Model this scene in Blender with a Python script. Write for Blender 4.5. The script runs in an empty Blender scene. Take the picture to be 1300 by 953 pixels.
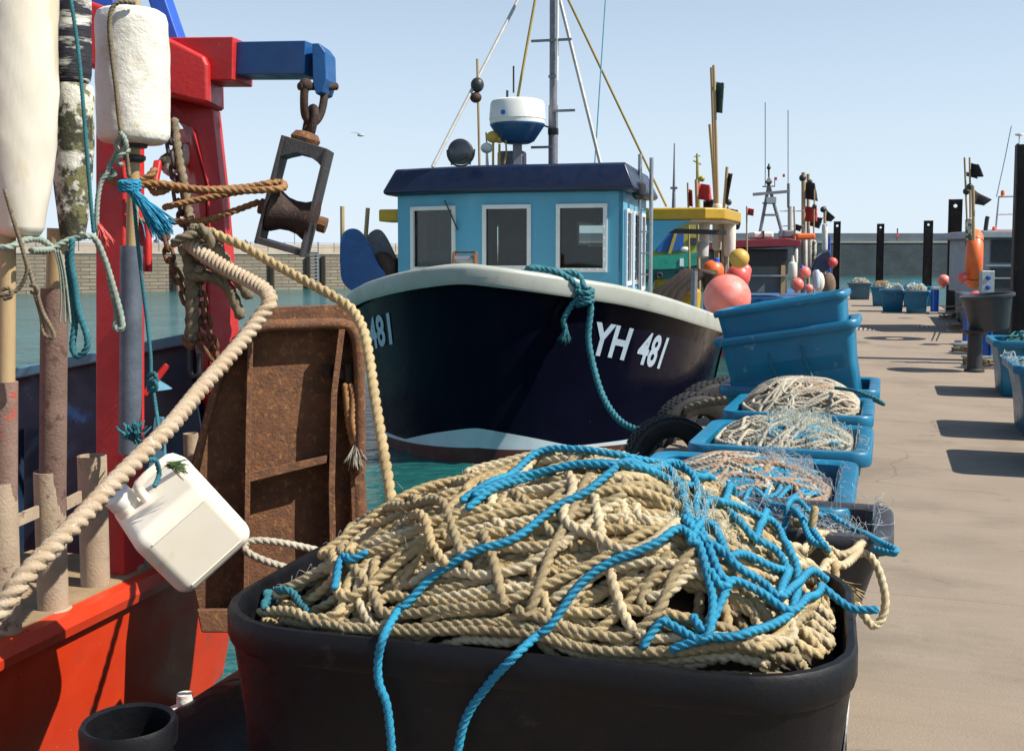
import bpy, bmesh, math, random
import numpy as np
from mathutils import Matrix, Vector

random.seed(7)
RNG = np.random.default_rng(11)
scene = bpy.context.scene
COL = scene.collection
R = math.radians

# ------------------------------------------------------------------ camera numbers (photo is 1300 x 953)
F, CX, CY, HZ = 1394.0, 650.0, 431.5, 330.0
PIT = math.atan((CY - HZ) / F)
EYE = 1.6
WATER = -0.5


def ray(px, py):
    r = (px - CX) / F
    u = -(py - CY) / F
    return (r, math.cos(PIT) + u * math.sin(PIT), -math.sin(PIT) + u * math.cos(PIT))


def P(px, py, d):
    r = ray(px, py)
    k = d / r[1]
    return Vector((r[0] * k, d, EYE + r[2] * k))


def PZ(px, py, z):
    r = ray(px, py)
    k = (z - EYE) / r[2]
    return Vector((r[0] * k, r[1] * k, z))


def PP(lst):
    return [P(*q) for q in lst]


# ------------------------------------------------------------------ materials
MATS = {}


def mk(name, c1, c2=None, scale=6.0, rough=0.5, metal=0.0, bump=0.0, bscale=60.0, spot=None, sscale=9.0,
       sthr=0.6, spot2=None, s2scale=30.0, s2thr=0.66, stretch=None, spec=0.5, soft=0.06):
    m = bpy.data.materials.new(name)
    m.use_nodes = True
    nt = m.node_tree
    bs = nt.nodes['Principled BSDF']
    bs.inputs['Roughness'].default_value = rough
    bs.inputs['Metallic'].default_value = metal
    bs.inputs['Specular IOR Level'].default_value = spec
    tc = nt.nodes.new('ShaderNodeTexCoord')
    oi = nt.nodes.new('ShaderNodeObjectInfo')
    mul = nt.nodes.new('ShaderNodeMath'); mul.operation = 'MULTIPLY'; mul.inputs[1].default_value = 23.7
    nt.links.new(oi.outputs['Random'], mul.inputs[0])
    add = nt.nodes.new('ShaderNodeVectorMath'); add.operation = 'ADD'
    nt.links.new(tc.outputs['Object'], add.inputs[0]); nt.links.new(mul.outputs[0], add.inputs[1])
    vec = add.outputs[0]
    if stretch:
        mp = nt.nodes.new('ShaderNodeVectorMath'); mp.operation = 'MULTIPLY'
        mp.inputs[1].default_value = stretch
        nt.links.new(vec, mp.inputs[0]); vec = mp.outputs[0]

    def noise(s, det=6.0, ro=0.6):
        n = nt.nodes.new('ShaderNodeTexNoise')
        n.inputs['Scale'].default_value = s; n.inputs['Detail'].default_value = det
        n.inputs['Roughness'].default_value = ro
        nt.links.new(vec, n.inputs['Vector'])
        return n.outputs['Fac']

    def rng(fac, a, b):
        r_ = nt.nodes.new('ShaderNodeMapRange'); r_.inputs[1].default_value = a; r_.inputs[2].default_value = b
        nt.links.new(fac, r_.inputs[0])
        return r_.outputs[0]

    def mix(fac, a, b):
        x = nt.nodes.new('ShaderNodeMix'); x.data_type = 'RGBA'
        nt.links.new(fac, x.inputs[0])
        for sock, val in ((x.inputs[6], a), (x.inputs[7], b)):
            if isinstance(val, tuple):
                sock.default_value = val
            else:
                nt.links.new(val, sock)
        return x.outputs[2]
    c1 = tuple(c1) + (1.0,)
    c2 = tuple(c2) + (1.0,) if c2 else tuple(min(1, v * 0.8) for v in c1[:3]) + (1.0,)
    col = mix(rng(noise(scale), 0.34, 0.66), c1, c2)
    if spot:
        col = mix(rng(noise(sscale, 8, 0.65), sthr, sthr + soft), col, tuple(spot) + (1.0,))
    if spot2:
        col = mix(rng(noise(s2scale, 5, 0.6), s2thr, s2thr + soft), col, tuple(spot2) + (1.0,))
    nt.links.new(col, bs.inputs['Base Color'])
    rr = nt.nodes.new('ShaderNodeMapRange')
    rr.inputs[1].default_value = 0.3; rr.inputs[2].default_value = 0.7
    rr.inputs[3].default_value = max(0.02, rough - 0.12); rr.inputs[4].default_value = min(1, rough + 0.14)
    nt.links.new(noise(scale * 2.7, 4), rr.inputs[0]); nt.links.new(rr.outputs[0], bs.inputs['Roughness'])
    if bump:
        b = nt.nodes.new('ShaderNodeBump'); b.inputs['Strength'].default_value = min(1.0, bump)
        b.inputs['Distance'].default_value = 0.01 * max(1, bump)
        nt.links.new(noise(bscale, 6, 0.7), b.inputs['Height']); nt.links.new(b.outputs[0], bs.inputs['Normal'])
    MATS[name] = m
    m['bsdf'] = bs.name
    return m


RUST = mk('rust', (.20, .085, .036), (.115, .052, .026), 16, .85, 0, .9, 70, (.36, .17, .055), 38, .55, (.06, .03, .019), 80, .58, soft=.16)
RUSTD = mk('rust_dark', (.075, .04, .028), (.04, .025, .02), 9, .7, .3, .7, 90, (.17, .075, .035), 20, .62)
STEELD = mk('dark_steel', (.11, .10, .10), (.07, .065, .065), 8, .5, .6, .4, 90, (.13, .07, .04), 10, .6)
GALV = mk('galvanised_steel', (.42, .44, .45), (.33, .35, .36), 20, .42, .7, .15, 80)
PIPEG = mk('grey_pipe', (.13, .16, .20), (.09, .11, .14), 10, .5, .2, .3, 60, (.22, .2, .18), 12, .64)
PIPET = mk('dirty_socket', (.42, .32, .22), (.33, .245, .165), 8, .8, 0, .5, 90, (.16, .09, .06), 11, .6, (.42, .36, .3), 40, .66)
PIPER = mk('rusty_pole', (.21, .13, .095), (.15, .09, .07), 9, .8, 0, .6, 90, (.10, .05, .035), 13, .58, (.3, .2, .15), 50, .66)
PIPERED = mk('rusty_red_pole', (.27, .17, .13), (.20, .12, .09), 9, .8, 0, .6, 90, (.5, .05, .03), 7, .58)
BAMBOO = mk('bamboo', (.46, .33, .17), (.34, .23, .11), 5, .5, 0, .2, 60, (.2, .13, .07), 9, .66, stretch=(1, 1, .2))
RED = mk('red_paint', (.54, .022, .020), (.45, .018, .018), 4, .46, 0, .25, 45, (.34, .03, .03), 7, .60, (.60, .40, .32), 30, .70, soft=.1)
REDHULL = mk('red_hull_paint', (.60, .045, .010), (.53, .036, .009), 3, .38, 0, .12, 25, (.42, .045, .02), 5, .60, (.70, .36, .25), 40, .69, soft=.12)
BLUE = mk('blue_paint', (.006, .085, .26), (.005, .06, .20), 5, .4, 0, .2, 50, (.35, .38, .4), 16, .68, (.2, .11, .06), 24, .7)
BLUEBRIGHT = mk('bright_blue_paint', (.02, .10, .50), (.015, .08, .42), 5, .4, 0, .15, 50)
BULW = mk('bulwark_blue', (.007, .024, .055), (.006, .018, .04), 3, .5, 0, .2, 40, (.03, .15, .35), 3.2, .6, (.45, .44, .4), 5, .69)
BULWTOP = mk('bulwark_cap', (.11, .28, .38), (.08, .22, .31), 6, .55, 0, .2, 40, (.4, .4, .38), 18, .68)
CAPDECK = mk('dirty_deck', (.36, .25, .14), (.26, .17, .09), 6, .85, 0, .5, 60, (.45, .10, .05), 8, .64, (.5, .42, .3), 30, .68)
FLOATW = mk('white_float', (.74, .70, .62), (.66, .62, .53), 6, .6, 0, 1.0, 14, (.60, .48, .32), 6, .60, (.10, .09, .05), 16, .72)
FLOATSM = mk('smooth_white_float', (.74, .68, .57), (.66, .59, .46), 3, .38, 0, .25, 12, (.50, .27, .12), 7, .66, (.62, .52, .36), 4, .56, stretch=(1, 1, .35))
FLOATM = mk('mottled_float', (.70, .67, .58), (.56, .53, .42), 8, .75, 0, 1.0, 30, (.045, .045, .022), 7, .50, (.16, .15, .06), 20, .53)
FLOATBK = mk('painted_black_float', (.72, .70, .62), (.6, .58, .5), 8, .7, 0, .7, 26, (.012, .012, .02), 5, .42, stretch=(.5, .5, 2.4))
PLASTW = mk('white_jerrycan_plastic', (.86, .81, .70), (.82, .75, .60), 4, .42, 0, .05, 10, (.66, .50, .30), 5, .62, (.14, .09, .07), 60, .78, soft=.14)
ROPETAN = mk('tan_rope', (.62, .475, .25), (.41, .295, .14), 5, .85, 0, .7, 260, (.60, .54, .38), 30, .60, (.22, .17, .09), 16, .64, soft=.1)
ROPEPALE = mk('sun_bleached_rope', (.72, .60, .38), (.54, .43, .26), 5, .85, 0, .7, 260, (.70, .66, .52), 30, .60, (.34, .27, .16), 16, .66, soft=.1)
ROPEDIRT = mk('dirty_tan_rope', (.46, .36, .20), (.30, .225, .12), 6, .85, 0, .7, 260, (.28, .30, .18), 30, .60, (.16, .125, .07), 16, .62, soft=.1)
ROPETAN2 = mk('pale_rope', (.55, .50, .40), (.42, .37, .28), 9, .85, 0, .6, 260, (.62, .45, .34), 12, .6, soft=.1)
ROPEPINK = mk('brown_rope', (.45, .31, .21), (.34, .23, .15), 9, .85, 0, .6, 260, soft=.1)
ROPEOR = mk('orange_brown_rope', (.42, .22, .085), (.30, .15, .06), 12, .8, 0, .7, 240, (.52, .32, .16), 40, .62, soft=.1)
ROPEDK = mk('weathered_rope', (.30, .25, .16), (.19, .15, .09), 14, .9, 0, .8, 240, (.4, .36, .28), 40, .62, (.10, .09, .06), 25, .62, soft=.1)
ROPEBL = mk('blue_rope', (.012, .30, .48), (.009, .22, .38), 12, .55, 0, .6, 260, (.10, .45, .60), 30, .64, soft=.1)
ROPETEAL = mk('teal_rope', (.03, .20, .24), (.02, .13, .16), 14, .75, 0, .7, 240, (.08, .32, .34), 40, .6, soft=.1)
ROPEGRN = mk('pale_green_rope', (.36, .42, .34), (.25, .32, .27), 14, .8, 0, .7, 240, (.48, .48, .38), 40, .6, soft=.1)
ROPESERVE = mk('crusted_rope', (.62, .50, .36), (.52, .38, .24), 12, .9, 0, .9, 160, (.45, .24, .10), 9, .6, (.70, .62, .5), 40, .6, soft=.1)
NETW = mk('pale_net', (.60, .62, .54), (.48, .52, .44), 14, .8, 0, .6, 160)
NETG = mk('green_net', (.04, .16, .13), (.02, .09, .08), 14, .8, 0, .6, 160)
NETBR = mk('brown_net', (.26, .17, .11), (.15, .10, .07), 14, .9, 0, 1, 120)
NETGREY = mk('grey_monofilament', (.42, .45, .47), (.30, .32, .34), 14, .35, 0, 0)
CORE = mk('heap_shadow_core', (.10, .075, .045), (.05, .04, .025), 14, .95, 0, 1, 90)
TUBBK = mk('black_tub_plastic', (.005, .005, .007), (.004, .004, .005), 5, .5, 0, .2, 60, (.05, .05, .05), 40, .72, (.022, .02, .018), 6, .66, spec=.28)
TUBGREY = mk('grey_tub_plastic', (.05, .05, .055), (.035, .035, .04), 5, .45, 0, .2, 60, (.14, .14, .14), 30, .68)
BUCKET = mk('dark_bucket_plastic', (.045, .05, .06), (.035, .04, .05), 5, .42, 0, .1, 50)
BINBL = mk('blue_bin_plastic', (.005, .165, .295), (.004, .13, .24), 4, .40, 0, .12, 50, (.20, .34, .42), 9, .62, (.35, .42, .45), 45, .70, soft=.12)
BINTEAL = mk('grey_teal_bin', (.05, .13, .18), (.04, .10, .14), 4, .5, 0, .1, 50)
NAVY = mk('navy_hull', (.0045, .0048, .014), (.0035, .004, .011), 2, .2, 0, .05, 8, (.05, .055, .07), 6, .70, (.10, .11, .13), 22, .74, spec=.07)
NAVYROOF = mk('navy_roof', (.010, .019, .055), (.008, .015, .045), 3, .35, 0, .05, 20, (.3, .32, .35), 26, .76)
CABIN = mk('cabin_blue', (.10, .37, .52), (.088, .335, .475), 2.5, .38, 0, .06, 14, (.26, .40, .45), 7, .62, (.34, .33, .28), 22, .69, stretch=(1, 1, .22), soft=.14)
CREAM = mk('cream_gunwale', (.40, .415, .36), (.34, .35, .30), 3, .45, 0, .1, 30, (.28, .275, .24), 6, .60, (.13, .12, .11), 34, .71, soft=.12)
BOOT = mk('boot_stripe', (.58, .67, .72), (.48, .58, .63), 4, .45, 0, .05, 30, (.25, .3, .3), 9, .66)
ANTIF = mk('antifouling_red', (.10, .028, .022), (.06, .02, .016), 4, .6, 0, .2, 50, (.05, .06, .04), 7, .6)
WHITE = mk('white_paint', (.78, .77, .73), (.7, .69, .65), 5, .45, 0, .05, 40, (.45, .36, .28), 16, .70)
LETTER = mk('letter_paint', (.46, .56, .65), (.38, .48, .57), 9, .5)
YELLOW = mk('yellow_paint', (.50, .30, .012), (.42, .25, .010), 4, .45, 0, .05, 30, (.4, .33, .2), 12, .68)
YELSTAY = mk('yellow_wire', (.42, .30, .06), (.34, .24, .05), 10, .5)
WIRE = mk('pale_wire', (.46, .45, .42), (.36, .35, .33), 10, .5)
BLUEWIRE = mk('light_blue_whip', (.15, .42, .52), None, 10, .5)
MASTG = mk('mast_grey', (.22, .22, .25), (.16, .16, .18), 8, .5, .2, .1, 40, (.3, .22, .2), 9, .62)
DKPLAST = mk('dark_plastic', (.02, .022, .025), (.03, .03, .033), 8, .5)
RADBLUE = mk('radar_blue', (.012, .09, .22), None, 8, .4)
GLASSDK = mk('lamp_glass', (.03, .04, .05), (.05, .06, .07), 12, .08, 0, 0)
CONSOLE = mk('console_dark', (.045, .04, .038), (.03, .028, .026), 6, .6)
INTER = mk('cabin_lining', (.60, .53, .45), (.50, .44, .37), 3, .7)
PANELB = mk('brown_panelling', (.34, .25, .17), (.26, .19, .13), 3, .6)
WOODDK = mk('dark_timber', (.06, .04, .028), (.035, .026, .02), 6, .8, 0, .6, 40, stretch=(1, 1, .2))
TYRE = mk('tyre_rubber', (.020, .020, .021), (.032, .031, .03), 9, .75, 0, .4, 50, (.09, .085, .075), 14, .66)
PINKB = mk('pink_buoy', (.78, .15, .12), (.80, .25, .19), 3.2, .42, 0, .12, 40, (.80, .46, .38), 2.2, .56, soft=.2)
REDB = mk('red_buoy', (.75, .09, .075), (.72, .13, .11), 4, .4, 0, .1, 40)
ORANGEB = mk('orange_buoy', (.80, .16, .03), (.70, .13, .03), 4, .45, 0, .1, 40)
YELLOWB = mk('yellow_buoy', (.62, .40, .07), (.55, .34, .06), 4, .5, 0, .1, 40, (.4, .26, .08), 10, .66)
FLAGBK = mk('black_flag', (.018, .018, .022), (.028, .028, .032), 6, .8)
FLAGRED = mk('red_flag', (.48, .045, .05), (.38, .035, .04), 6, .8)
FLAGGRN = mk('green_flag', (.035, .085, .075), (.025, .06, .055), 6, .8)
PILE = mk('steel_pile', (.055, .036, .028), (.034, .025, .022), 3, .75, .2, .5, 40, (.12, .05, .03), 4, .60, (.055, .04, .045), 20, .6, stretch=(1, 1, .3))
MAROON = mk('maroon_paint', (.20, .016, .028), (.16, .012, .022), 4, .4, 0, .05, 30)
GREYBOAT = mk('grey_boat_paint', (.28, .32, .35), (.23, .27, .30), 4, .45)
DKBOAT = mk('dark_hull_paint', (.03, .035, .04), (.02, .024, .028), 3, .4)
GREENB = mk('green_boat_paint', (.015, .27, .19), (.012, .22, .155), 2, .45, 0, .05, 10, (.01, .12, .11), 2, .6)
YELB = mk('ochre_boat_paint', (.42, .34, .05), (.35, .28, .045), 2, .5)
PEDBLUE = mk('pedestal_blue', (.012, .09, .38), (.01, .07, .32), 6, .4)
CLOTH = mk('dark_clothes', (.05, .06, .09), None, 9, .9)
SKIN = mk('skin', (.45, .27, .2), None, 9, .6)
TAR = mk('blue_tarp', (.015, .10, .36), (.012, .08, .28), 3, .5)
WEED = mk('green_weed', (.05, .10, .02), (.03, .07, .015), 20, .7)
GULLW = mk('gull_feather', (.55, .55, .56), (.4, .4, .42), 20, .8)


PLASTW.node_tree.nodes['Principled BSDF'].inputs['Subsurface Weight'].default_value = .25
PLASTW.node_tree.nodes['Principled BSDF'].inputs['Subsurface Radius'].default_value = (.05, .035, .02)


def glass_mat():
    m = bpy.data.materials.new('window_glass'); m.use_nodes = True
    nt = m.node_tree
    nt.nodes.clear()
    out = nt.nodes.new('ShaderNodeOutputMaterial')
    tr = nt.nodes.new('ShaderNodeBsdfTransparent'); tr.inputs[0].default_value = (.80, .84, .83, 1)
    gl = nt.nodes.new('ShaderNodeBsdfGlossy'); gl.inputs['Roughness'].default_value = .02
    fr = nt.nodes.new('ShaderNodeFresnel'); fr.inputs[0].default_value = 1.45
    mx = nt.nodes.new('ShaderNodeMixShader')
    nt.links.new(fr.outputs[0], mx.inputs[0]); nt.links.new(tr.outputs[0], mx.inputs[1]); nt.links.new(gl.outputs[0], mx.inputs[2])
    nt.links.new(mx.outputs[0], out.inputs[0])
    return m


GLASS = glass_mat()


# ------------------------------------------------------------------ mesh builder
WM = {}


def rotz(a):
    return Matrix.Rotation(a, 3, 'Z')


def wmat(o):
    return WM.get(o.name, Matrix.Identity(4)) if o else Matrix.Identity(4)


class MB:
    def __init__(s):
        s.v = []; s.f = []

    def add(s, vs, fs):
        n = len(s.v)
        s.v.extend([tuple(q) for q in vs])
        s.f.extend([tuple(i + n for i in q) for q in fs])
        return s

    def box(s, c, size, rot=None):
        c = Vector(c); hx, hy, hz = size[0] / 2, size[1] / 2, size[2] / 2
        vs = []
        for x, y, z in ((-1, -1, -1), (1, -1, -1), (1, 1, -1), (-1, 1, -1), (-1, -1, 1), (1, -1, 1), (1, 1, 1), (-1, 1, 1)):
            p = Vector((x * hx, y * hy, z * hz))
            if rot is not None:
                p = rot @ p
            vs.append(c + p)
        return s.add(vs, [(0, 3, 2, 1), (4, 5, 6, 7), (0, 1, 5, 4), (1, 2, 6, 5), (2, 3, 7, 6), (3, 0, 4, 7)])

    def bar(s, a, b, w, h, up=(0, 0, 1)):
        a, b = Vector(a), Vector(b)
        z = (b - a).normalized(); up = Vector(up)
        x = up.cross(z)
        if x.length < 1e-4:
            x = Vector((1, 0, 0)).cross(z)
        x.normalize(); y = z.cross(x)
        rot = Matrix((x, y, z)).transposed()
        return s.box((a + b) / 2, (w, h, (b - a).length), rot)

    def tube(s, pts, r, n=8, closed=False):
        pts = [Vector(p) for p in pts]
        m = len(pts)
        rr = r if isinstance(r, (list, tuple)) else [r] * m
        N = None; rings = []
        for i, p in enumerate(pts):
            a = pts[i - 1] if (i > 0 or closed) else p
            b = pts[(i + 1) % m] if (i < m - 1 or closed) else p
            t = (b - a).normalized()
            if N is None:
                N = t.orthogonal().normalized()
            N = N - t * N.dot(t)
            N = N.normalized() if N.length > 1e-6 else t.orthogonal().normalized()
            B = t.cross(N)
            rings.append([p + (N * math.cos(2 * math.pi * k / n) + B * math.sin(2 * math.pi * k / n)) * rr[i] for k in range(n)])
        return s.loft(rings, closed=closed)

    def loft(s, rings, closed=False, caps=True, ringclosed=True):
        n = len(rings[0]); base = len(s.v); m = len(rings)
        for r_ in rings:
            s.v.extend([tuple(q) for q in r_])
        for i in range(m if closed else m - 1):
            j = (i + 1) % m
            for k in range(n if ringclosed else n - 1):
                l = (k + 1) % n
                s.f.append((base + i * n + k, base + i * n + l, base + j * n + l, base + j * n + k))
        if caps and not closed:
            s.f.append(tuple(base + k for k in reversed(range(n))))
            s.f.append(tuple(base + (m - 1) * n + k for k in range(n)))
        return s

    def lathe(s, prof, o, axis=(0, 0, 1), n=28, caps=True):
        o = Vector(o); z = Vector(axis).normalized(); x = z.orthogonal().normalized(); y = z.cross(x)
        rings = []
        for r_, h in prof:
            rings.append([o + z * h + (x * math.cos(2 * math.pi * k / n) + y * math.sin(2 * math.pi * k / n)) * r_ for k in range(n)])
        return s.loft(rings, caps=caps)

    def ball(s, c, r, n=24, m=14, sc=(1, 1, 1), rot=None):
        c = Vector(c); rings = []
        for i in range(m + 1):
            th = math.pi * i / m
            rad = max(.002, math.sin(th)); z = -math.cos(th)
            ring = []
            for k in range(n):
                p = Vector((math.cos(2 * math.pi * k / n) * rad * r * sc[0], math.sin(2 * math.pi * k / n) * rad * r * sc[1], z * r * sc[2]))
                if rot is not None:
                    p = rot @ p
                ring.append(c + p)
            rings.append(ring)
        return s.loft(rings)

    def prism(s, poly, ext):
        """poly: list of 3D points, extruded by vector ext."""
        n = len(poly); poly = [Vector(p) for p in poly]; e = Vector(ext)
        vs = poly + [p + e for p in poly]
        fs = [tuple(reversed(range(n))), tuple(range(n, 2 * n))]
        for k in range(n):
            l = (k + 1) % n
            fs.append((k, l, n + l, n + k))
        return s.add(vs, fs)

    def torus(s, c, Rm, r, axis=(0, 0, 1), n=32, m=12, ell=1.0):
        c = Vector(c); z = Vector(axis).normalized(); x = z.orthogonal().normalized(); y = z.cross(x)
        pts = [c + x * math.cos(2 * math.pi * k / n) * Rm + y * math.sin(2 * math.pi * k / n) * Rm * ell for k in range(n)]
        return s.tube(pts, r, m, closed=True)

    def panel(s, O, U, V, N, th, lu, lv, holes):
        """wall lu x lv from corner O, with rectangular holes (u0,u1,v0,v1), thickness th along -N."""
        O, U, V, N = Vector(O), Vector(U).normalized(), Vector(V).normalized(), Vector(N).normalized()
        us = sorted({0, lu} | {h[0] for h in holes} | {h[1] for h in holes})
        vs = sorted({0, lv} | {h[2] for h in holes} | {h[3] for h in holes})
        solid = lambda a, b: not any(h[0] - 1e-6 < a and b[0] < h[1] + 1e-6 and h[2] - 1e-6 < b[1] and b[2] < h[3] + 1e-6 for h in holes)
        nu, nv = len(us) - 1, len(vs) - 1
        g = [[not any(h[0] - 1e-6 <= us[i] and us[i + 1] <= h[1] + 1e-6 and h[2] - 1e-6 <= vs[j] and vs[j + 1] <= h[3] + 1e-6 for h in holes) for j in range(nv)] for i in range(nu)]
        pt = lambda i, j, k: O + U * us[i] + V * vs[j] - N * (th * k)
        q = lambda *p: s.add(p, [(0, 1, 2, 3)])
        for i in range(nu):
            for j in range(nv):
                if not g[i][j]:
                    continue
                q(pt(i, j, 0), pt(i + 1, j, 0), pt(i + 1, j + 1, 0), pt(i, j + 1, 0))
                q(pt(i, j + 1, 1), pt(i + 1, j + 1, 1), pt(i + 1, j, 1), pt(i, j, 1))
                if i == 0 or not g[i - 1][j]:
                    q(pt(i, j, 1), pt(i, j, 0), pt(i, j + 1, 0), pt(i, j + 1, 1))
                if i == nu - 1 or not g[i + 1][j]:
                    q(pt(i + 1, j, 0), pt(i + 1, j, 1), pt(i + 1, j + 1, 1), pt(i + 1, j + 1, 0))
                if j == 0 or not g[i][j - 1]:
                    q(pt(i, j, 0), pt(i, j, 1), pt(i + 1, j, 1), pt(i + 1, j, 0))
                if j == nv - 1 or not g[i][j + 1]:
                    q(pt(i, j + 1, 1), pt(i, j + 1, 0), pt(i + 1, j + 1, 0), pt(i + 1, j + 1, 1))
        return s

    def build(s, name, mat, parent=None, smooth=True, bevel=0, angle=38, segs=2, sub=0):
        me = bpy.data.meshes.new(name)
        vs = np.array(s.v, dtype=float)
        o = bpy.data.objects.new(name, me)
        if parent is None:
            lo, hi = vs.min(0), vs.max(0)
            loc = Vector(((lo[0] + hi[0]) / 2, (lo[1] + hi[1]) / 2, lo[2]))
            o.location = loc
            vs = vs - np.array(loc)
        else:
            inv = np.array(wmat(parent).inverted())
            vs = vs @ inv[:3, :3].T + inv[:3, 3]
            o.parent = parent
        COL.objects.link(o)
        WM[o.name] = wmat(parent) if parent else Matrix.Translation(o.location)
        me.from_pydata(vs.tolist(), [], s.f)
        bm = bmesh.new(); bm.from_mesh(me)
        bmesh.ops.remove_doubles(bm, verts=bm.verts, dist=1e-5)
        bmesh.ops.recalc_face_normals(bm, faces=bm.faces)
        bm.to_mesh(me); bm.free()
        me.materials.append(mat)
        if smooth:
            me.polygons.foreach_set('use_smooth', [True] * len(me.polygons))
            me.set_sharp_from_angle(angle=R(angle))
        if bevel:
            b = o.modifiers.new('Bevel', 'BEVEL'); b.width = bevel; b.segments = segs; b.limit_method = 'ANGLE'
            b.angle_limit = R(40); b.harden_normals = True
        if sub:
            q = o.modifiers.new('Sub', 'SUBSURF'); q.levels = sub; q.render_levels = sub
        return o


def tag(o, label, cat, group=None, kind=None):
    o['label'] = label; o['category'] = cat
    if group:
        o['group'] = group
    if kind:
        o['kind'] = kind
    return o


def thing(name, label, cat, loc, rz=0.0, group=None):
    o = bpy.data.objects.new(name, None)
    o.empty_display_size = .1
    COL.objects.link(o)
    o.location = loc; o.rotation_euler = (0, 0, rz)
    WM[o.name] = Matrix.LocRotScale(Vector(loc), o.rotation_euler, None)
    return tag(o, label, cat, group)


def struct(o):
    o['kind'] = 'structure'
    return o


def copy_tree(o, parent=None):
    c = o.copy()
    COL.objects.link(c)
    if parent is not None:
        c.parent = parent
    for ch in list(o.children):
        copy_tree(ch, c)
    return c


# ------------------------------------------------------------------ ropes (numpy)
def spline(ctrl, step, dim=3):
    c = np.array([list(p) for p in ctrl], dtype=float)
    if len(c) < 2:
        return c
    c = np.vstack([2 * c[0] - c[1], c, 2 * c[-1] - c[-2]])
    out = []
    t = np.linspace(0, 1, 14, endpoint=False)[:, None]
    for i in range(1, len(c) - 2):
        p0, p1, p2, p3 = c[i - 1], c[i], c[i + 1], c[i + 2]
        out.append(.5 * ((2 * p1) + (p2 - p0) * t + (2 * p0 - 5 * p1 + 4 * p2 - p3) * t ** 2 + (3 * p1 - p0 - 3 * p2 + p3) * t ** 3))
    out.append(c[-2][None])
    q = np.vstack(out)
    return resample(q, step)


def resample(q, step):
    L = np.concatenate([[0], np.cumsum(np.linalg.norm(np.diff(q, axis=0), axis=1))])
    n = max(3, int(round(L[-1] / step)) + 1)
    s = np.linspace(0, L[-1], n)
    return np.stack([np.interp(s, L, q[:, k]) for k in range(q.shape[1])], axis=1)


def rope_arrays(pts, Rr, n=12, strands=3, pitch=5.2, per=10, straight=False):
    pts = np.array([list(p) for p in pts], dtype=float)
    step = pitch * Rr / per
    pts = resample(pts, step) if straight else spline(pts, step)
    m = len(pts)
    T = np.gradient(pts, axis=0)
    T /= np.maximum(1e-9, np.linalg.norm(T, axis=1))[:, None]
    Nn = np.zeros_like(pts)
    t0 = T[0]
    v = np.cross(t0, [0, 0, 1.0])
    if np.linalg.norm(v) < 1e-3:
        v = np.array([1.0, 0, 0])
    v /= np.linalg.norm(v)
    for i in range(m):
        t = T[i]
        v = v - t * (v @ t)
        v /= max(1e-9, math.sqrt(v @ v))
        Nn[i] = v
    B = np.cross(T, Nn)
    s = np.arange(m) * step
    k = np.arange(n)
    if strands:
        per_s = n // strands
        al = ((k % per_s) / per_s - .5) * (2 * math.pi / strands)
        rk = .41 * np.cos(al) + np.sqrt(.59 ** 2 - (.41 * np.sin(al)) ** 2)
        ph = 2 * math.pi * s / (pitch * Rr)
    else:
        rk = np.ones(n); ph = np.zeros(m)
    ang = 2 * math.pi * k[None] / n + ph[:, None]
    sc = np.ones(m); sc[0] = .55; sc[-1] = .55
    V = pts[:, None] + Rr * (rk[None] * sc[:, None])[..., None] * (np.cos(ang)[..., None] * Nn[:, None] + np.sin(ang)[..., None] * B[:, None])
    V = V.reshape(-1, 3)
    i = np.arange(m - 1)[:, None] * n; kk = k[None]; k2 = (k[None] + 1) % n
    Q = np.stack([i + kk, i + k2, i + n + k2, i + n + kk], axis=-1).reshape(-1, 4)
    V = np.vstack([V, pts[:1], pts[-1:]])
    e0, e1 = m * n, m * n + 1
    c0 = np.stack([np.full(n, e0), (k + 1) % n, k, k], axis=1)
    c1 = np.stack([np.full(n, e1), (m - 1) * n + k, (m - 1) * n + (k + 1) % n, (m - 1) * n + (k + 1) % n], axis=1)
    T3 = np.vstack([c0[:, :3], c1[:, :3]])
    return V, Q, T3


def np_object(name, arrs, mat, parent=None):
    Vs, Qs, Ts = [], [], []
    off = 0
    for V, Q, T3 in arrs:
        Vs.append(V); Qs.append(Q + off); Ts.append(T3 + off); off += len(V)
    V = np.vstack(Vs); Q = np.vstack(Qs); T3 = np.vstack(Ts)
    me = bpy.data.meshes.new(name)
    o = bpy.data.objects.new(name, me)
    if parent is None:
        lo, hi = V.min(0), V.max(0)
        loc = np.array([(lo[0] + hi[0]) / 2, (lo[1] + hi[1]) / 2, lo[2]])
        o.location = loc; V = V - loc
    else:
        inv = np.array(wmat(parent).inverted())
        V = V @ inv[:3, :3].T + inv[:3, 3]
        o.parent = parent
    COL.objects.link(o)
    WM[o.name] = wmat(parent) if parent else Matrix.Translation(o.location)
    me.vertices.add(len(V)); me.vertices.foreach_set('co', V.astype(np.float32).ravel())
    nl = Q.size + T3.size
    me.loops.add(nl)
    me.loops.foreach_set('vertex_index', np.concatenate([Q.ravel(), T3.ravel()]).astype(np.int32))
    npoly = len(Q) + len(T3)
    me.polygons.add(npoly)
    st = np.concatenate([np.arange(len(Q)) * 4, Q.size + np.arange(len(T3)) * 3]).astype(np.int32)
    me.polygons.foreach_set('loop_start', st)
    me.polygons.foreach_set('use_smooth', np.ones(npoly, dtype=bool))
    me.update(calc_edges=True); me.validate()
    me.materials.append(mat)
    return o


def rope(name, pts, Rr, mat, parent=None, n=12, per=10, strands=3, pitch=5.2, straight=False):
    return np_object(name, [rope_arrays(pts, Rr, n, strands, pitch, per, straight)], mat, parent)


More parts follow.
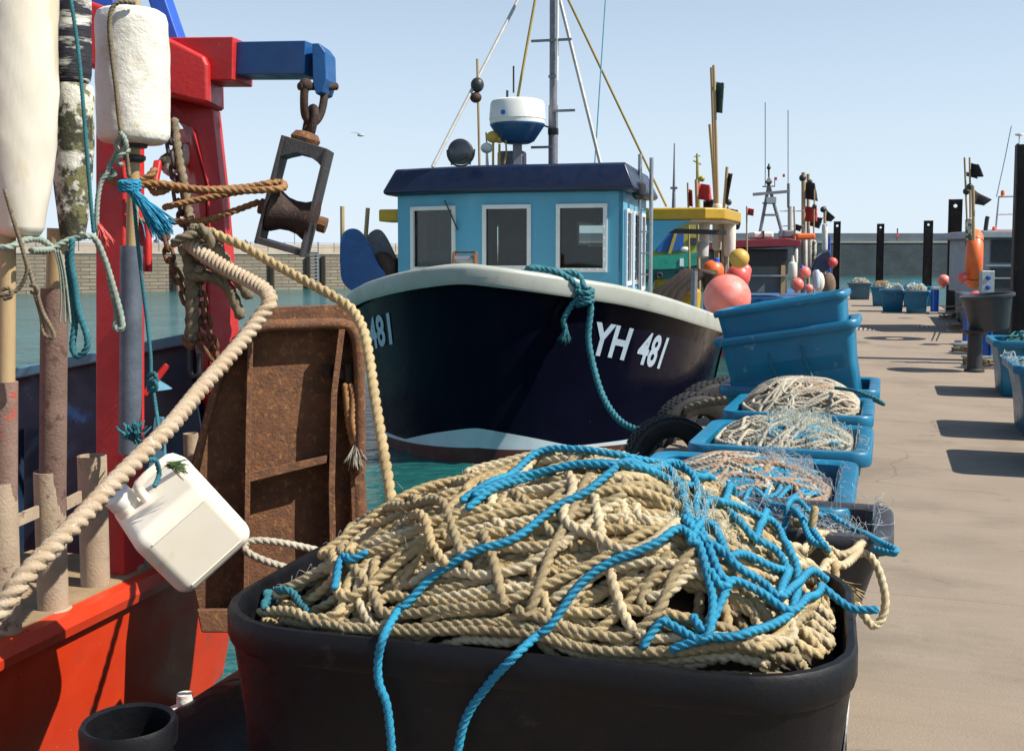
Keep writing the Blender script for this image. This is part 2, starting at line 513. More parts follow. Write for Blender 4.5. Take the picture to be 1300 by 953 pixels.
def tassel(origin, direction, length, spread, n, r, seed=1, droop=.0, curl=.02):
    """loose fibres fanning out of a rope end"""
    g = np.random.default_rng(seed)
    d = np.array(list(direction), dtype=float); d /= np.linalg.norm(d)
    out = []
    for _ in range(n):
        dd = d + g.normal(0, spread, 3); dd /= np.linalg.norm(dd)
        L = length * g.uniform(.65, 1.05)
        pts = [np.array(list(origin)) + d * 0 + g.normal(0, r * 2, 3)]
        for k in range(1, 5):
            f = k / 4
            pts.append(pts[0] + dd * L * f + np.array([0, 0, -droop * f * f]) + g.normal(0, curl * L * f, 3))
        out.append(rope_arrays(pts, r, 4, 0, 14, 2))
    return out


class Heap:
    def __init__(s, c, yaw, hw, hd, ext, base, rim=None, rimw=.06, cell=.009, top=None):
        s.top = top
        s.c = np.array(c[:2]); s.hw, s.hd = hw, hd
        s.e1 = np.array([math.cos(yaw), -math.sin(yaw)]); s.e2 = np.array([math.sin(yaw), math.cos(yaw)])
        s.cell = cell; s.ex, s.ey = hw + ext, hd + ext
        nu, nv = int(2 * s.ex / cell), int(2 * s.ey / cell)
        u = (np.arange(nu) + .5) * cell - s.ex; v = (np.arange(nv) + .5) * cell - s.ey
        U, V = np.meshgrid(u, v, indexing='ij')
        inside = (abs(U) < hw) & (abs(V) < hd)
        s.h = np.where(inside, base(U / hw, V / hd), -2.0)
        if rim is not None:
            band = (~inside) & (abs(U) < hw + rimw) & (abs(V) < hd + rimw)
            s.h[~inside] = rim
        s.base = base; s.nu, s.nv = nu, nv

    def uv(s, xy):
        q = np.asarray(xy) - s.c
        return np.stack([q @ s.e1, q @ s.e2], axis=-1)

    def xy(s, uv):
        uv = np.asarray(uv)
        return s.c + uv[..., :1] * s.e1 + uv[..., 1:2] * s.e2

    def idx(s, uv):
        i = np.clip(((uv[..., 0] + s.ex) / s.cell).astype(int), 0, s.nu - 1)
        j = np.clip(((uv[..., 1] + s.ey) / s.cell).astype(int), 0, s.nv - 1)
        return i, j

    def at(s, uv):
        return s.h[s.idx(np.asarray(uv))]

    def hit(s, px, py):
        r_ = np.array(ray(px, py)); o = np.array([0, 0, EYE])
        for k in np.arange(1.5, 16, .006):
            p = o + r_ * k
            if p[2] < s.at(s.uv(p[:2])[None])[0]:
                return p
        return None

    def lay(s, uv, Rr, dive=True, sig=2.6, zmax=None, press=.5, over=0.0):
        uv = resample(np.asarray(uv, dtype=float), .012)
        z0 = np.full(len(uv), -9.0)
        for du in (-.7, 0, .7):
            for dv in (-.7, 0, .7):
                z0 = np.maximum(z0, s.at(uv + np.array([du * Rr, dv * Rr])))
        z0 = z0 + Rr * .9
        w = max(1, int(1.2 * Rr / .012))
        zp = np.pad(z0, w, mode='edge')
        zm = np.max(np.stack([zp[k:k + len(z0)] for k in range(2 * w + 1)]), axis=0)
        sg = max(1.0, sig * Rr / .012); half = int(3 * sg)
        ker = np.exp(-.5 * (np.arange(-half, half + 1) / sg) ** 2); ker /= ker.sum()
        zc = np.convolve(np.pad(zm, half, mode='edge'), ker, mode='valid')
        z = np.maximum(zc, z0 - press * Rr)
        if dive and len(z) > 20:
            m = min(10, len(z) // 4)
            ramp = np.linspace(1, 0, m) ** 2 * 3.2 * Rr
            z[:m] -= ramp; z[-m:] -= ramp[::-1]
        if s.top is not None:
            a_, b_ = np.clip(uv[:, 0] / s.hw, -1, 1), np.clip(uv[:, 1] / s.hd, -1, 1)
            lim = s.top(a_, b_) + over
            z = np.where(z > lim, lim + (z - lim) * .30, z)
        q = int(math.ceil(Rr / s.cell))
        i, j = s.idx(uv)
        for di in range(-q, q + 1):
            for dj in range(-q, q + 1):
                rr = math.hypot(di, dj) * s.cell
                if rr < Rr:
                    a = np.clip(i + di, 0, s.nu - 1); b = np.clip(j + dj, 0, s.nv - 1)
                    np.maximum.at(s.h, (a, b), z + math.sqrt(Rr * Rr - rr * rr) * .9)
        return np.hstack([s.xy(uv), z[:, None]])

    def lay_px(s, pxs, Rr, **kw):
        pts = [s.hit(a, b) for a, b in pxs]
        pts = [p for p in pts if p is not None]
        uv = s.uv(np.array(pts)[:, :2])
        return s.lay(spline(uv, .012), Rr, **kw)

    def loop(s, g, cu, cv, a, b, ang, turns, wob, m=.03):
        th0 = g.uniform(0, 6.28)
        th = np.linspace(th0, th0 + 6.283 * turns, int(26 * turns) + 6)
        k1, k2 = g.uniform(0, 6.28, 2)
        sc = 1 + wob * np.sin(2.3 * th + k1) + wob * .6 * np.sin(5.1 * th + k2)
        drift = np.linspace(-1, 1, len(th)) * g.uniform(-.06, .06)
        x = a * np.cos(th) * sc; y = b * np.sin(th) * sc + drift
        ca, sa = math.cos(ang), math.sin(ang)
        U = cu + x * ca - y * sa; V = cv + x * sa + y * ca
        q = ((np.abs(U) / (s.hw - m)) ** 4 + (np.abs(V) / (s.hd - m)) ** 4) ** .25; q = np.maximum(q, 1); U = U / q; V = V / q
        return spline(np.stack([U, V], 1), .012)

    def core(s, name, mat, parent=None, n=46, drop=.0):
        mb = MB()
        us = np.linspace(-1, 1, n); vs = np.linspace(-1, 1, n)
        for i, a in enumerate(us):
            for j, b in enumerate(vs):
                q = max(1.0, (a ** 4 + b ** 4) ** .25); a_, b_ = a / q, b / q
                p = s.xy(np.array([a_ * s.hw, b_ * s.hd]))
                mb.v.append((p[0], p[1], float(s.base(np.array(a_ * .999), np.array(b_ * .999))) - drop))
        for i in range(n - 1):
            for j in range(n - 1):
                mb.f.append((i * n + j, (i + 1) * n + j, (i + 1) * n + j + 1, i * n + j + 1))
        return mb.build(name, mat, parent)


def fuzz(heap, g, cnt, r, lift=.05, length=.5, area=((-1, 1), (-1, 1)), n=4, curl=.9):
    out = []
    for _ in range(cnt):
        u = g.uniform(*area[0]) * heap.hw; v = g.uniform(*area[1]) * heap.hd
        th = g.uniform(0, 6.28); w = g.normal(0, curl)
        pts = []
        L = length * g.uniform(.5, 1.2); m = 14
        hh = g.uniform(.1, 1) * lift
        for k in range(m):
            uv = np.array([[np.clip(u, -heap.ex + .05, heap.ex - .05), np.clip(v, -heap.ey + .05, heap.ey - .05)]])
            z = max(float(heap.at(uv)[0]), float(heap.base(np.clip(uv[0, 0] / heap.hw, -1, 1), np.clip(uv[0, 1] / heap.hd, -1, 1))))
            p = heap.xy(uv)[0]
            pts.append((p[0], p[1], z + .004 + hh * math.sin(math.pi * k / (m - 1)) + g.normal(0, .006)))
            w += g.normal(0, .35)
            th += w * .35
            u += math.cos(th) * L / m; v += math.sin(th) * L / m
        out.append(rope_arrays(pts, r, n, 0, 10, 2))
    return out
# ================================================================== camera, light, sky
cam = bpy.data.cameras.new('camera'); camo = bpy.data.objects.new('camera', cam); COL.objects.link(camo)
camo.location = (0, 0, EYE); camo.rotation_euler = (R(90) - PIT, 0, 0)
cam.sensor_width = 36; cam.lens = 36 * F / 1300; cam.shift_y = -(476.5 - CY) / 1300
cam.clip_start = .05; cam.clip_end = 6000
scene.camera = camo
SUN_AZ, SUN_EL = R(74), R(48)
SD = Vector((math.sin(SUN_AZ) * math.cos(SUN_EL), -math.cos(SUN_AZ) * math.cos(SUN_EL), math.sin(SUN_EL)))
sun = bpy.data.lights.new('sun', 'SUN'); sun.energy = 5.0; sun.angle = R(.5); sun.color = (1, .95, .87)
suno = bpy.data.objects.new('sun', sun); COL.objects.link(suno)
suno.rotation_euler = SD.to_track_quat('Z', 'Y').to_euler(); suno.location = (20, -8, 30)
w = bpy.data.worlds.new('World'); scene.world = w; w.use_nodes = True
sky = w.node_tree.nodes.new('ShaderNodeTexSky'); sky.sky_type = 'NISHITA'; sky.sun_disc = False
sky.sun_elevation = SUN_EL; sky.sun_rotation = math.atan2(SD.x, SD.y)
sky.air_density = 1.0; sky.dust_density = 0.4; sky.ozone_density = 1.4
bg = w.node_tree.nodes['Background']; bg.inputs[1].default_value = .086
# summer haze: the sky pales with the elevation above the horizon
wn = w.node_tree
wtc = wn.nodes.new('ShaderNodeTexCoord'); wsp = wn.nodes.new('ShaderNodeSeparateXYZ'); wn.links.new(wtc.outputs['Generated'], wsp.inputs[0])
wmr = wn.nodes.new('ShaderNodeMapRange'); wmr.inputs[1].default_value = 0; wmr.inputs[2].default_value = .46; wmr.inputs[3].default_value = .88; wmr.inputs[4].default_value = .05
wn.links.new(wsp.outputs[2], wmr.inputs[0])
wmx = wn.nodes.new('ShaderNodeMix'); wmx.data_type = 'RGBA'; wmx.inputs[7].default_value = (6.3, 7.45, 8.7, 1)
wn.links.new(wmr.outputs[0], wmx.inputs[0]); wn.links.new(sky.outputs[0], wmx.inputs[6]); wn.links.new(wmx.outputs[2], bg.inputs[0])
scene.view_settings.view_transform = 'Standard'; scene.view_settings.look = 'None'
scene.view_settings.exposure = 0.50; scene.view_settings.gamma = 1
scene.render.engine = 'CYCLES'
scene.cycles.max_bounces = 8; scene.cycles.transparent_max_bounces = 12
scene.cycles.caustics_reflective = False; scene.cycles.caustics_refractive = False

# ================================================================== water
def water_mat():
    m = bpy.data.materials.new('harbour_water'); m.use_nodes = True
    nt = m.node_tree; bs = nt.nodes['Principled BSDF']
    geo = nt.nodes.new('ShaderNodeNewGeometry')
    mp = nt.nodes.new('ShaderNodeMapping'); mp.inputs['Scale'].default_value = (.8, 1.35, 1); mp.inputs['Rotation'].default_value = (0, 0, R(20))
    nt.links.new(geo.outputs['Position'], mp.inputs[0])
    def nz(s, d, r=.55):
        n = nt.nodes.new('ShaderNodeTexNoise'); n.inputs['Scale'].default_value = s; n.inputs['Detail'].default_value = d
        n.inputs['Roughness'].default_value = r; n.inputs['Distortion'].default_value = .5
        nt.links.new(mp.outputs[0], n.inputs['Vector']); return n.outputs['Fac']
    mx = nt.nodes.new('ShaderNodeMix'); mx.data_type = 'RGBA'
    mx.inputs[6].default_value = (.014, .128, .122, 1); mx.inputs[7].default_value = (.007, .066, .060, 1)
    rg = nt.nodes.new('ShaderNodeMapRange'); rg.inputs[1].default_value = .35; rg.inputs[2].default_value = .65
    nt.links.new(nz(.35, 4), rg.inputs[0]); nt.links.new(rg.outputs[0], mx.inputs[0]); nt.links.new(mx.outputs[2], bs.inputs['Base Color'])
    bs.inputs['Roughness'].default_value = .10; bs.inputs['IOR'].default_value = 1.33
    b1 = nt.nodes.new('ShaderNodeBump'); b1.inputs['Strength'].default_value = 1; b1.inputs['Distance'].default_value = .16
    nt.links.new(nz(1.1, 3), b1.inputs['Height'])
    b2 = nt.nodes.new('ShaderNodeBump'); b2.inputs['Strength'].default_value = 1; b2.inputs['Distance'].default_value = .06
    nt.links.new(nz(3.6, 5, .6), b2.inputs['Height']); nt.links.new(b1.outputs[0], b2.inputs['Normal'])
    nt.links.new(b2.outputs[0], bs.inputs['Normal'])
    return m


wmb = MB(); wmb.add([(-2500, -400, WATER), (2500, -400, WATER), (2500, 3000, WATER), (-2500, 3000, WATER)], [(0, 1, 2, 3)])
struct(wmb.build('water', water_mat(), smooth=False))

# ================================================================== pontoon
PD = Vector((475 / F, 1, 0)).normalized(); PRX = Vector((PD.y, -PD.x, 0)); PYAW = math.atan2(PD.x, PD.y)
PO = Vector((1.13, 8.75, 0)); PW = 3.55


def pon(x, y, z=0.0):
    """x right of the left pontoon edge, y along it, measured from the point 8.75 m away"""
    return PO + PRX * x + PD * y + Vector((0, 0, z))


def deck_mat():
    m = mk('pontoon_concrete', (.300, .236, .170), (.258, .201, .145), 1.6, .85, 0, .5, 120, (.20, .155, .112), .8, .54, (.46, .40, .34), 16, .72, stretch=(.8, 1.2, 1), soft=.16)
    nt = m.node_tree; bs = nt.nodes['Principled BSDF']
    src = bs.inputs['Base Color'].links[0].from_socket
    tc = nt.nodes.new('ShaderNodeTexCoord'); sp = nt.nodes.new('ShaderNodeSeparateXYZ'); nt.links.new(tc.outputs['Object'], sp.inputs[0])
    def math_(op, a, b=None):
        n = nt.nodes.new('ShaderNodeMath'); n.operation = op
        for k, v_ in enumerate((a, b)):
            if v_ is None: continue
            if isinstance(v_, (int, float)): n.inputs[k].default_value = v_
            else: nt.links.new(v_, n.inputs[k])
        return n.outputs[0]
    ny = nt.nodes.new('ShaderNodeTexNoise'); ny.inputs['Scale'].default_value = 1.2; nt.links.new(tc.outputs['Object'], ny.inputs['Vector'])
    yy = math_('ADD', sp.outputs[1], math_('MULTIPLY', ny.outputs['Fac'], .02))
    joint = math_('LESS_THAN', math_('FRACT', math_('DIVIDE', math_('ADD', yy, .15), 2.0)), .0045)
    # fine broomed lines across the deck
    nb = nt.nodes.new('ShaderNodeTexNoise'); nb.inputs['Scale'].default_value = 1; nb.inputs['Detail'].default_value = 4
    mp = nt.nodes.new('ShaderNodeMapping'); mp.inputs['Scale'].default_value = (.9, 26, 1); nt.links.new(tc.outputs['Object'], mp.inputs[0]); nt.links.new(mp.outputs[0], nb.inputs['Vector'])
    r1 = nt.nodes.new('ShaderNodeMapRange'); r1.inputs[1].default_value = .4; r1.inputs[2].default_value = .7; r1.inputs[4].default_value = .16
    nt.links.new(nb.outputs['Fac'], r1.inputs[0])
    mx = nt.nodes.new('ShaderNodeMix'); mx.data_type = 'RGBA'; nt.links.new(r1.outputs[0], mx.inputs[0]); nt.links.new(src, mx.inputs[6]); mx.inputs[7].default_value = (.20, .145, .11, 1)
    m2 = nt.nodes.new('ShaderNodeMix'); m2.data_type = 'RGBA'; nt.links.new(math_('MULTIPLY', joint, .5), m2.inputs[0]); nt.links.new(mx.outputs[2], m2.inputs[6]); m2.inputs[7].default_value = (.10, .08, .065, 1)
    # hairline cracks and small dark stains with shapes of their own
    vo = nt.nodes.new('ShaderNodeTexVoronoi'); vo.feature = 'DISTANCE_TO_EDGE'; vo.inputs['Scale'].default_value = .42
    nd = nt.nodes.new('ShaderNodeTexNoise'); nd.inputs['Scale'].default_value = 2.2; nd.inputs['Detail'].default_value = 6; nt.links.new(tc.outputs['Object'], nd.inputs['Vector'])
    va = nt.nodes.new('ShaderNodeMix'); va.data_type = 'RGBA'; va.inputs[0].default_value = .22; nt.links.new(tc.outputs['Object'], va.inputs[6]); nt.links.new(nd.outputs['Color'], va.inputs[7]); nt.links.new(va.outputs[2], vo.inputs['Vector'])
    gate = math_('GREATER_THAN', ny.outputs['Fac'], .52)
    crack = math_('MULTIPLY', math_('MULTIPLY', math_('LESS_THAN', vo.outputs['Distance'], .0022), gate), .3)
    m3 = nt.nodes.new('ShaderNodeMix'); m3.data_type = 'RGBA'; nt.links.new(crack, m3.inputs[0]); nt.links.new(m2.outputs[2], m3.inputs[6]); m3.inputs[7].default_value = (.07, .055, .045, 1)
    ns = nt.nodes.new('ShaderNodeTexNoise'); ns.inputs['Scale'].default_value = 3.1; ns.inputs['Detail'].default_value = 7; ns.inputs['Roughness'].default_value = .62; nt.links.new(tc.outputs['Object'], ns.inputs['Vector'])
    r3 = nt.nodes.new('ShaderNodeMapRange'); r3.inputs[1].default_value = .63; r3.inputs[2].default_value = .70; r3.inputs[4].default_value = .55; nt.links.new(ns.outputs['Fac'], r3.inputs[0])
    m4 = nt.nodes.new('ShaderNodeMix'); m4.data_type = 'RGBA'; nt.links.new(r3.outputs[0], m4.inputs[0]); nt.links.new(m3.outputs[2], m4.inputs[6]); m4.inputs[7].default_value = (.12, .095, .075, 1)
    nt.links.new(m4.outputs[2], bs.inputs['Base Color'])
    return m


dk = bpy.data.meshes.new('pontoon_deck'); mb = MB()
mb.box((PW / 2, 20, -.20), (PW, 62, .40))
y0, y1 = -14.5, 48.5
mb = MB(); mb.box((PW / 2, (y0 + y1) / 2, -.20), (PW, y1 - y0, .40))
droot = bpy.data.objects.new('tmp', None)
deck = mb.build('pontoon_deck', deck_mat(), smooth=False)
_off = deck.location.copy()
deck.rotation_euler = (0, 0, -PYAW)
deck.location = PO + Matrix.Rotation(-PYAW, 3, 'Z') @ Vector((_off.x, _off.y, 0)) + Vector((0, 0, -.40))
struct(deck)
for sx in (-.045, PW + .045):
    e = MB(); e.bar(pon(sx, y0, -.16), pon(sx, y1, -.16), .085, .26); struct(e.build('pontoon_edge_board', WOODDK, smooth=False))

# ================================================================== harbour walls
def stone_mat(name, a, b, mortar, weed, wz):
    m = bpy.data.materials.new(name); m.use_nodes = True
    nt = m.node_tree; bs = nt.nodes['Principled BSDF']; bs.inputs['Roughness'].default_value = .9
    tc = nt.nodes.new('ShaderNodeTexCoord'); sp = nt.nodes.new('ShaderNodeSeparateXYZ'); cb = nt.nodes.new('ShaderNodeCombineXYZ')
    nt.links.new(tc.outputs['Object'], sp.inputs[0]); nt.links.new(sp.outputs[0], cb.inputs[0]); nt.links.new(sp.outputs[2], cb.inputs[1])
    br = nt.nodes.new('ShaderNodeTexBrick'); br.inputs['Color1'].default_value = a + (1,); br.inputs['Color2'].default_value = b + (1,); br.inputs['Mortar'].default_value = mortar + (1,)
    br.inputs['Scale'].default_value = 1; br.inputs['Brick Width'].default_value = 1.1; br.inputs['Row Height'].default_value = .24; br.inputs['Mortar Size'].default_value = .028
    br.inputs['Bias'].default_value = -.1
    nt.links.new(cb.outputs[0], br.inputs['Vector'])
    n1 = nt.nodes.new('ShaderNodeTexNoise'); n1.inputs['Scale'].default_value = .45; n1.inputs['Detail'].default_value = 8; nt.links.new(cb.outputs[0], n1.inputs['Vector'])
    r1 = nt.nodes.new('ShaderNodeMapRange'); r1.inputs[1].default_value = .42; r1.inputs[2].default_value = .68; r1.inputs[4].default_value = .75; nt.links.new(n1.outputs['Fac'], r1.inputs[0])
    mx = nt.nodes.new('ShaderNodeMix'); mx.data_type = 'RGBA'; nt.links.new(r1.outputs[0], mx.inputs[0]); nt.links.new(br.outputs['Color'], mx.inputs[6]); mx.inputs[7].default_value = tuple(v * .55 for v in a) + (1,)
    n2 = nt.nodes.new('ShaderNodeTexNoise'); n2.inputs['Scale'].default_value = 1.4; n2.inputs['Detail'].default_value = 6; nt.links.new(cb.outputs[0], n2.inputs['Vector'])
    md = nt.nodes.new('ShaderNodeMath'); md.operation = 'MULTIPLY_ADD'; md.inputs[1].default_value = -.9; nt.links.new(n2.outputs['Fac'], md.inputs[0]); nt.links.new(sp.outputs[2], md.inputs[2])
    r2 = nt.nodes.new('ShaderNodeMapRange'); r2.inputs[1].default_value = wz; r2.inputs[2].default_value = wz - .35; nt.links.new(md.outputs[0], r2.inputs[0])
    m2 = nt.nodes.new('ShaderNodeMix'); m2.data_type = 'RGBA'; nt.links.new(r2.outputs[0], m2.inputs[0]); nt.links.new(mx.outputs[2], m2.inputs[6]); m2.inputs[7].default_value = weed + (1,)
    nt.links.new(m2.outputs[2], bs.inputs['Base Color'])
    bp = nt.nodes.new('ShaderNodeBump'); bp.inputs['Strength'].default_value = .8; bp.inputs['Distance'].default_value = .05
    nt.links.new(br.outputs['Fac'], bp.inputs['Height']); bp.invert = True; nt.links.new(bp.outputs[0], bs.inputs['Normal'])
    return m


STONE_L = stone_mat('quay_stone', (.30, .245, .175), (.21, .175, .13), (.09, .08, .065), (.085, .085, .03), .05)
STONE_R = stone_mat('far_wet_stone', (.085, .105, .115), (.06, .075, .085), (.10, .115, .12), (.05, .065, .045), .3)  # dark blue-grey stone courses, weed colour towards the foot
COPE = mk('pale_coping', (.46, .41, .34), (.38, .34, .28), 1.5, .85)
PARAP = mk('parapet_stone', (.40, .345, .27), (.32, .275, .215), .8, .9)
PARAPD = mk('far_parapet', (.16, .19, .21), (.13, .155, .175), .5, .9)


def wall_thing(name, label, a, b, z0, z1, th, mat, cope=None, parapet=None, pmat=None, pback=0.0):
    """straight quay wall between plan points a, b; local x runs along it so the courses follow it"""
    a, b = Vector((a[0], a[1], 0)), Vector((b[0], b[1], 0)); d = b - a; L = d.length
    t = thing(name, label, 'wall', (a.x, a.y, z0), math.atan2(d.y, d.x))
    W = wmat(t)
    def bx(x0, x1, ya, yb, za, zb):
        m = MB(); m.box(((x0 + x1) / 2, (ya + yb) / 2, (za + zb) / 2), (x1 - x0, yb - ya, zb - za)); m.v = [tuple(W @ Vector(q)) for q in m.v]; return m
    bx(0, L, 0, th, 0, z1 - z0).build('wall_face', mat, t, smooth=False)
    if cope:
        bx(0, L, -.06, th, z1 - z0 + .003, z1 - z0 + cope).build('coping', COPE, t, smooth=False)
    if parapet:
        bx(0, L, pback, pback + .5, z1 - z0 + (cope or 0) + .003, parapet - z0).build('parapet', pmat, t, smooth=False)
    return t, W, L


LA, LB = (-31.7 - 18.9 * 1.2, 68.1 - 13.2 * 1.2), (-31.7 + 18.9 * 1.95, 68.1 + 13.2 * 1.95)
wl, WLm, LL = wall_thing('quay_wall', 'sunlit stone quay wall with weed at its foot, across the harbour on the left', LA, LB, -2.5, 2.0, 5.0, STONE_L, .16, 2.78, PARAP, 3.2)
wr, WRm, LR_ = wall_thing('quay_wall', 'dark far stone wall with a pale ledge under its parapet, behind the pontoon end', (8, 146), (95, 147), -2.5, 3.85, 5.0, STONE_R, .22, 5.15, PARAPD, .6)
wc, _, _ = wall_thing('quay_wall', 'short return of the quay wall hidden between the two harbour walls', (LB[0], LB[1]), (8, 146), -2.5, 2.0, 4.0, STONE_R, .16)


def wl_pt(px, z, out=0.0):
    """point on the left wall's front face under photo column px"""
    r_ = (px - CX) / F
    ax, ay = -31.7, 68.1
    t = (ax - r_ * ay) / (r_ * 13.2 - 18.9)
    n = Vector((13.2, -18.9, 0)).normalized()
    return Vector((ax + 18.9 * t, ay + 13.2 * t, z)) + n * out


rl = thing('quay_railing', 'thin grey post and rail fence along the top of the sunlit quay wall', 'railing', wl_pt(0, 2.16, -.3))
m1, m2 = MB(), MB()
a0, a1 = wl_pt(-160, 0, -.3), wl_pt(560, 0, -.3)
for h in (2.5, 2.82):
    m1.bar(a0 + Vector((0, 0, h)), a1 + Vector((0, 0, h)), .03, .03)
nP = int((a1 - a0).length / 1.25)
for k in range(nP + 1):
    q = a0.lerp(a1, k / nP)
    m2 = MB(); m2.bar(q + Vector((0, 0, 2.163)), q + Vector((0, 0, 2.86)), .05, .05); m2.build('post', MASTG, rl, smooth=False)
m1.build('rails', MASTG, rl, smooth=False)
# ladder and timber fenders
ld = thing('quay_ladder', 'grey metal ladder up the sunlit quay wall, between two dark timbers', 'ladder', wl_pt(398, WATER, .2))
m = MB(); q = wl_pt(398, 0, .16); tdir = Vector((18.9, 13.2, 0)).normalized()
for sgn in (-1, 1):
    m.bar(q + tdir * .35 * sgn + Vector((0, 0, -.7)), q + tdir * .35 * sgn + Vector((0, 0, 2.9)), .09, .09)
m.build('rails', GALV, ld, smooth=False)
m = MB()
for k in range(12):
    m.bar(q + tdir * -.35 + Vector((0, 0, -.4 + k * .24)), q + tdir * .35 + Vector((0, 0, -.4 + k * .24)), .06, .06)
m.build('rungs', GALV, ld, smooth=False)
for px, zt, lab in ((345, 1.75, 'dark timber fender on the quay wall, left of the ladder'), (391, 1.9, 'dark timber fender on the quay wall touching the ladder on its left'),
                    (410, 1.9, 'dark timber fender on the quay wall touching the ladder on its right'), (222, 1.5, 'dark timber fender on the quay wall seen beyond the hanging chains')):
    m = MB(); q = wl_pt(px, 0, .15); m.bar(q + Vector((0, 0, -1)), q + Vector((0, 0, zt)), .34, .28)
    tag(m.build('timber_fender', WOODDK, smooth=False, bevel=.03), lab, 'fender', 'timber fenders on the quay wall')
# lamp post and people on the quay
q = wl_pt(405, 2.16, -4.2); lp = thing('street_lamp', 'thin double headed lamp post on the sunlit quay', 'lamp', q)
m = MB(); m.tube([q, q + Vector((0, 0, 1.72))], .035, 8); m.build('pole', GALV, lp)
for sgn in (-1, 1):
    m = MB(); m.box(q + Vector((sgn * .16, 0, 1.74)), (.26, .1, .06)); m.build('lamp_head', GALV, lp, smooth=False)


def person(name, label, foot, h, face, cl=CLOTH):
    f = Vector(foot); k = h / 1.75
    bm = bmesh.new(); vs = {}
    J = dict(pel=(0, 0, .95, .13), chest=(0, 0, 1.32, .16), neck=(0, 0, 1.5, .06), head=(0, 0, 1.64, .105), lk=(.1, .0, .5, .07), lf=(.11, 0, .06, .05), rk=(-.1, .02, .5, .07), rf=(-.11, .02, .06, .05),
             ls=(.2, 0, 1.4, .06), le=(.26, .02, 1.12, .045), lh=(.24, -.06, .88, .04), rs=(-.2, 0, 1.4, .06), re=(-.26, .02, 1.12, .045), rh=(-.24, -.06, .88, .04))
    me = bpy.data.meshes.new(name); names = list(J)
    rot = rotz(face)
    pts = [tuple(rot @ Vector(J[n][:3]) * k) for n in names]
    E = [('pel', 'chest'), ('chest', 'neck'), ('neck', 'head'), ('pel', 'lk'), ('lk', 'lf'), ('pel', 'rk'), ('rk', 'rf'), ('chest', 'ls'), ('ls', 'le'), ('le', 'lh'), ('chest', 'rs'), ('rs', 're'), ('re', 'rh')]
    me.from_pydata(pts, [(names.index(a), names.index(b)) for a, b in E], [])
    o = bpy.data.objects.new(name, me); COL.objects.link(o); o.location = f
    sk = o.modifiers.new('Skin', 'SKIN'); ss = o.modifiers.new('Sub', 'SUBSURF'); ss.levels = ss.render_levels = 1
    for i, n in enumerate(names):
        r_ = J[n][3] * k; me.skin_vertices[0].data[i].radius = (r_, r_)
    me.skin_vertices[0].data[0].use_root = True
    me.materials.append(cl)
    return tag(o, label, 'person')


bk = Vector((-13.2, 18.9, 0)).normalized()
g0, g1 = wl_pt(-220, 2.13) + bk * 4.9, wl_pt(600, 2.13) + bk * 4.9
mq = MB(); mq.add([g0, g1, g1 + bk * 70, g0 + bk * 70], [(0, 1, 2, 3)])
struct(mq.build('quay_ground', COPE, smooth=False))
for px, d_, hh, lab, mat in ((312, 118, 1.76, 'person in dark clothes standing behind the quay railing, nearer the red gantry', CLOTH), (327, 112, 1.55, 'person in blue standing behind the quay railing, nearer the hanging block', BLUE), (199, 105, 1.66, 'person in dark blue on the quay seen past the red gantry legs', BULW)):
    q = P(px, 330, d_); q.z = 2.13
    person('person', lab, q, hh, .4, mat)
# ================================================================== the navy fishing boat
W0 = Vector((-.36, 11.26, 0)); BH = R(14)
BA = Vector((math.sin(BH), math.cos(BH), 0)); BR = Vector((math.cos(BH), -math.sin(BH), 0))


def BF(w, s, z):
    return W0 + BA * s + BR * w + Vector((0, 0, z))


boat = thing('fishing_boat', 'navy hulled fishing boat with pale blue wheelhouse and cream gunwale, moored beside the tyres', 'boat', (W0.x, W0.y, WATER), -BH)
GS = [(-.50, 0, 1.535), (-.44, .36, 1.50), (-.22, .74, 1.44), (.10, 1.08, 1.375), (.5, 1.42, 1.30), (1.0, 1.78, 1.18), (2.0, 2.12, 1.0), (3.2, 2.26, .86), (5, 2.28, .72), (7.2, 2.2, .60)]
WS = [(0, 0), (.03, .24), (.15, .55), (.36, .86), (.68, 1.18), (1.1, 1.48), (2, 1.82), (3.2, 1.97), (5, 2.02), (7.2, 1.95)]
GSp = np.array(GS); WSp = np.array(WS)
NT = 70
_t = np.linspace(0, 9, NT)


def cr(arr, t):
    i = min(int(t), len(arr) - 2); f = t - i
    p1, p2 = arr[i], arr[i + 1]
    p0 = arr[i - 1] if i > 0 else np.array([arr[1][0] if True else 0, -arr[1][1], *arr[1][2:]])
    p3 = arr[i + 2] if i + 2 < len(arr) else 2 * p2 - p1
    return .5 * ((2 * p1) + (p2 - p0) * f + (2 * p0 - 5 * p1 + 4 * p2 - p3) * f * f + (3 * p1 - p0 - 3 * p2 + p3) * f ** 3)


def gun(t):
    return cr(GSp, t)


def wlp(t):
    return cr(WSp, t)


def hullp(t, z, side=1, off=0.0):
    g = gun(t); w_ = wlp(t)
    k = (g[2] - z) / (g[2] - WATER)
    if k <= 1:
        m = (1 - max(0, k)) ** 1.55
        s = w_[0] + (g[0] - w_[0]) * m; ww = w_[1] + (g[1] - w_[1]) * m
    else:
        q = (k - 1)
        s = w_[0] + .25 * q * (1 if t < 3 else 0); ww = w_[1] * (1 - .35 * q)
    p = BF(side * max(0.0, ww), s, z)
    if off:
        e = .02
        a = hullp(min(9, t + e), z, side); b = hullp(max(0.0, t - e), z, side); c = hullp(t, z + .02, side); d = hullp(t, z - .02, side)
        n = (a - b).cross(c - d).normalized()
        if n.dot(BR * side - BA * .4) < 0:
            n = -n
        p = p + n * off
    return p


def ztop(t):
    return -.13 - .22 * min(1, t / 3.2) ** 1.6


def zbot(t):
    return -.335 - .065 * min(1, t / 5.0)


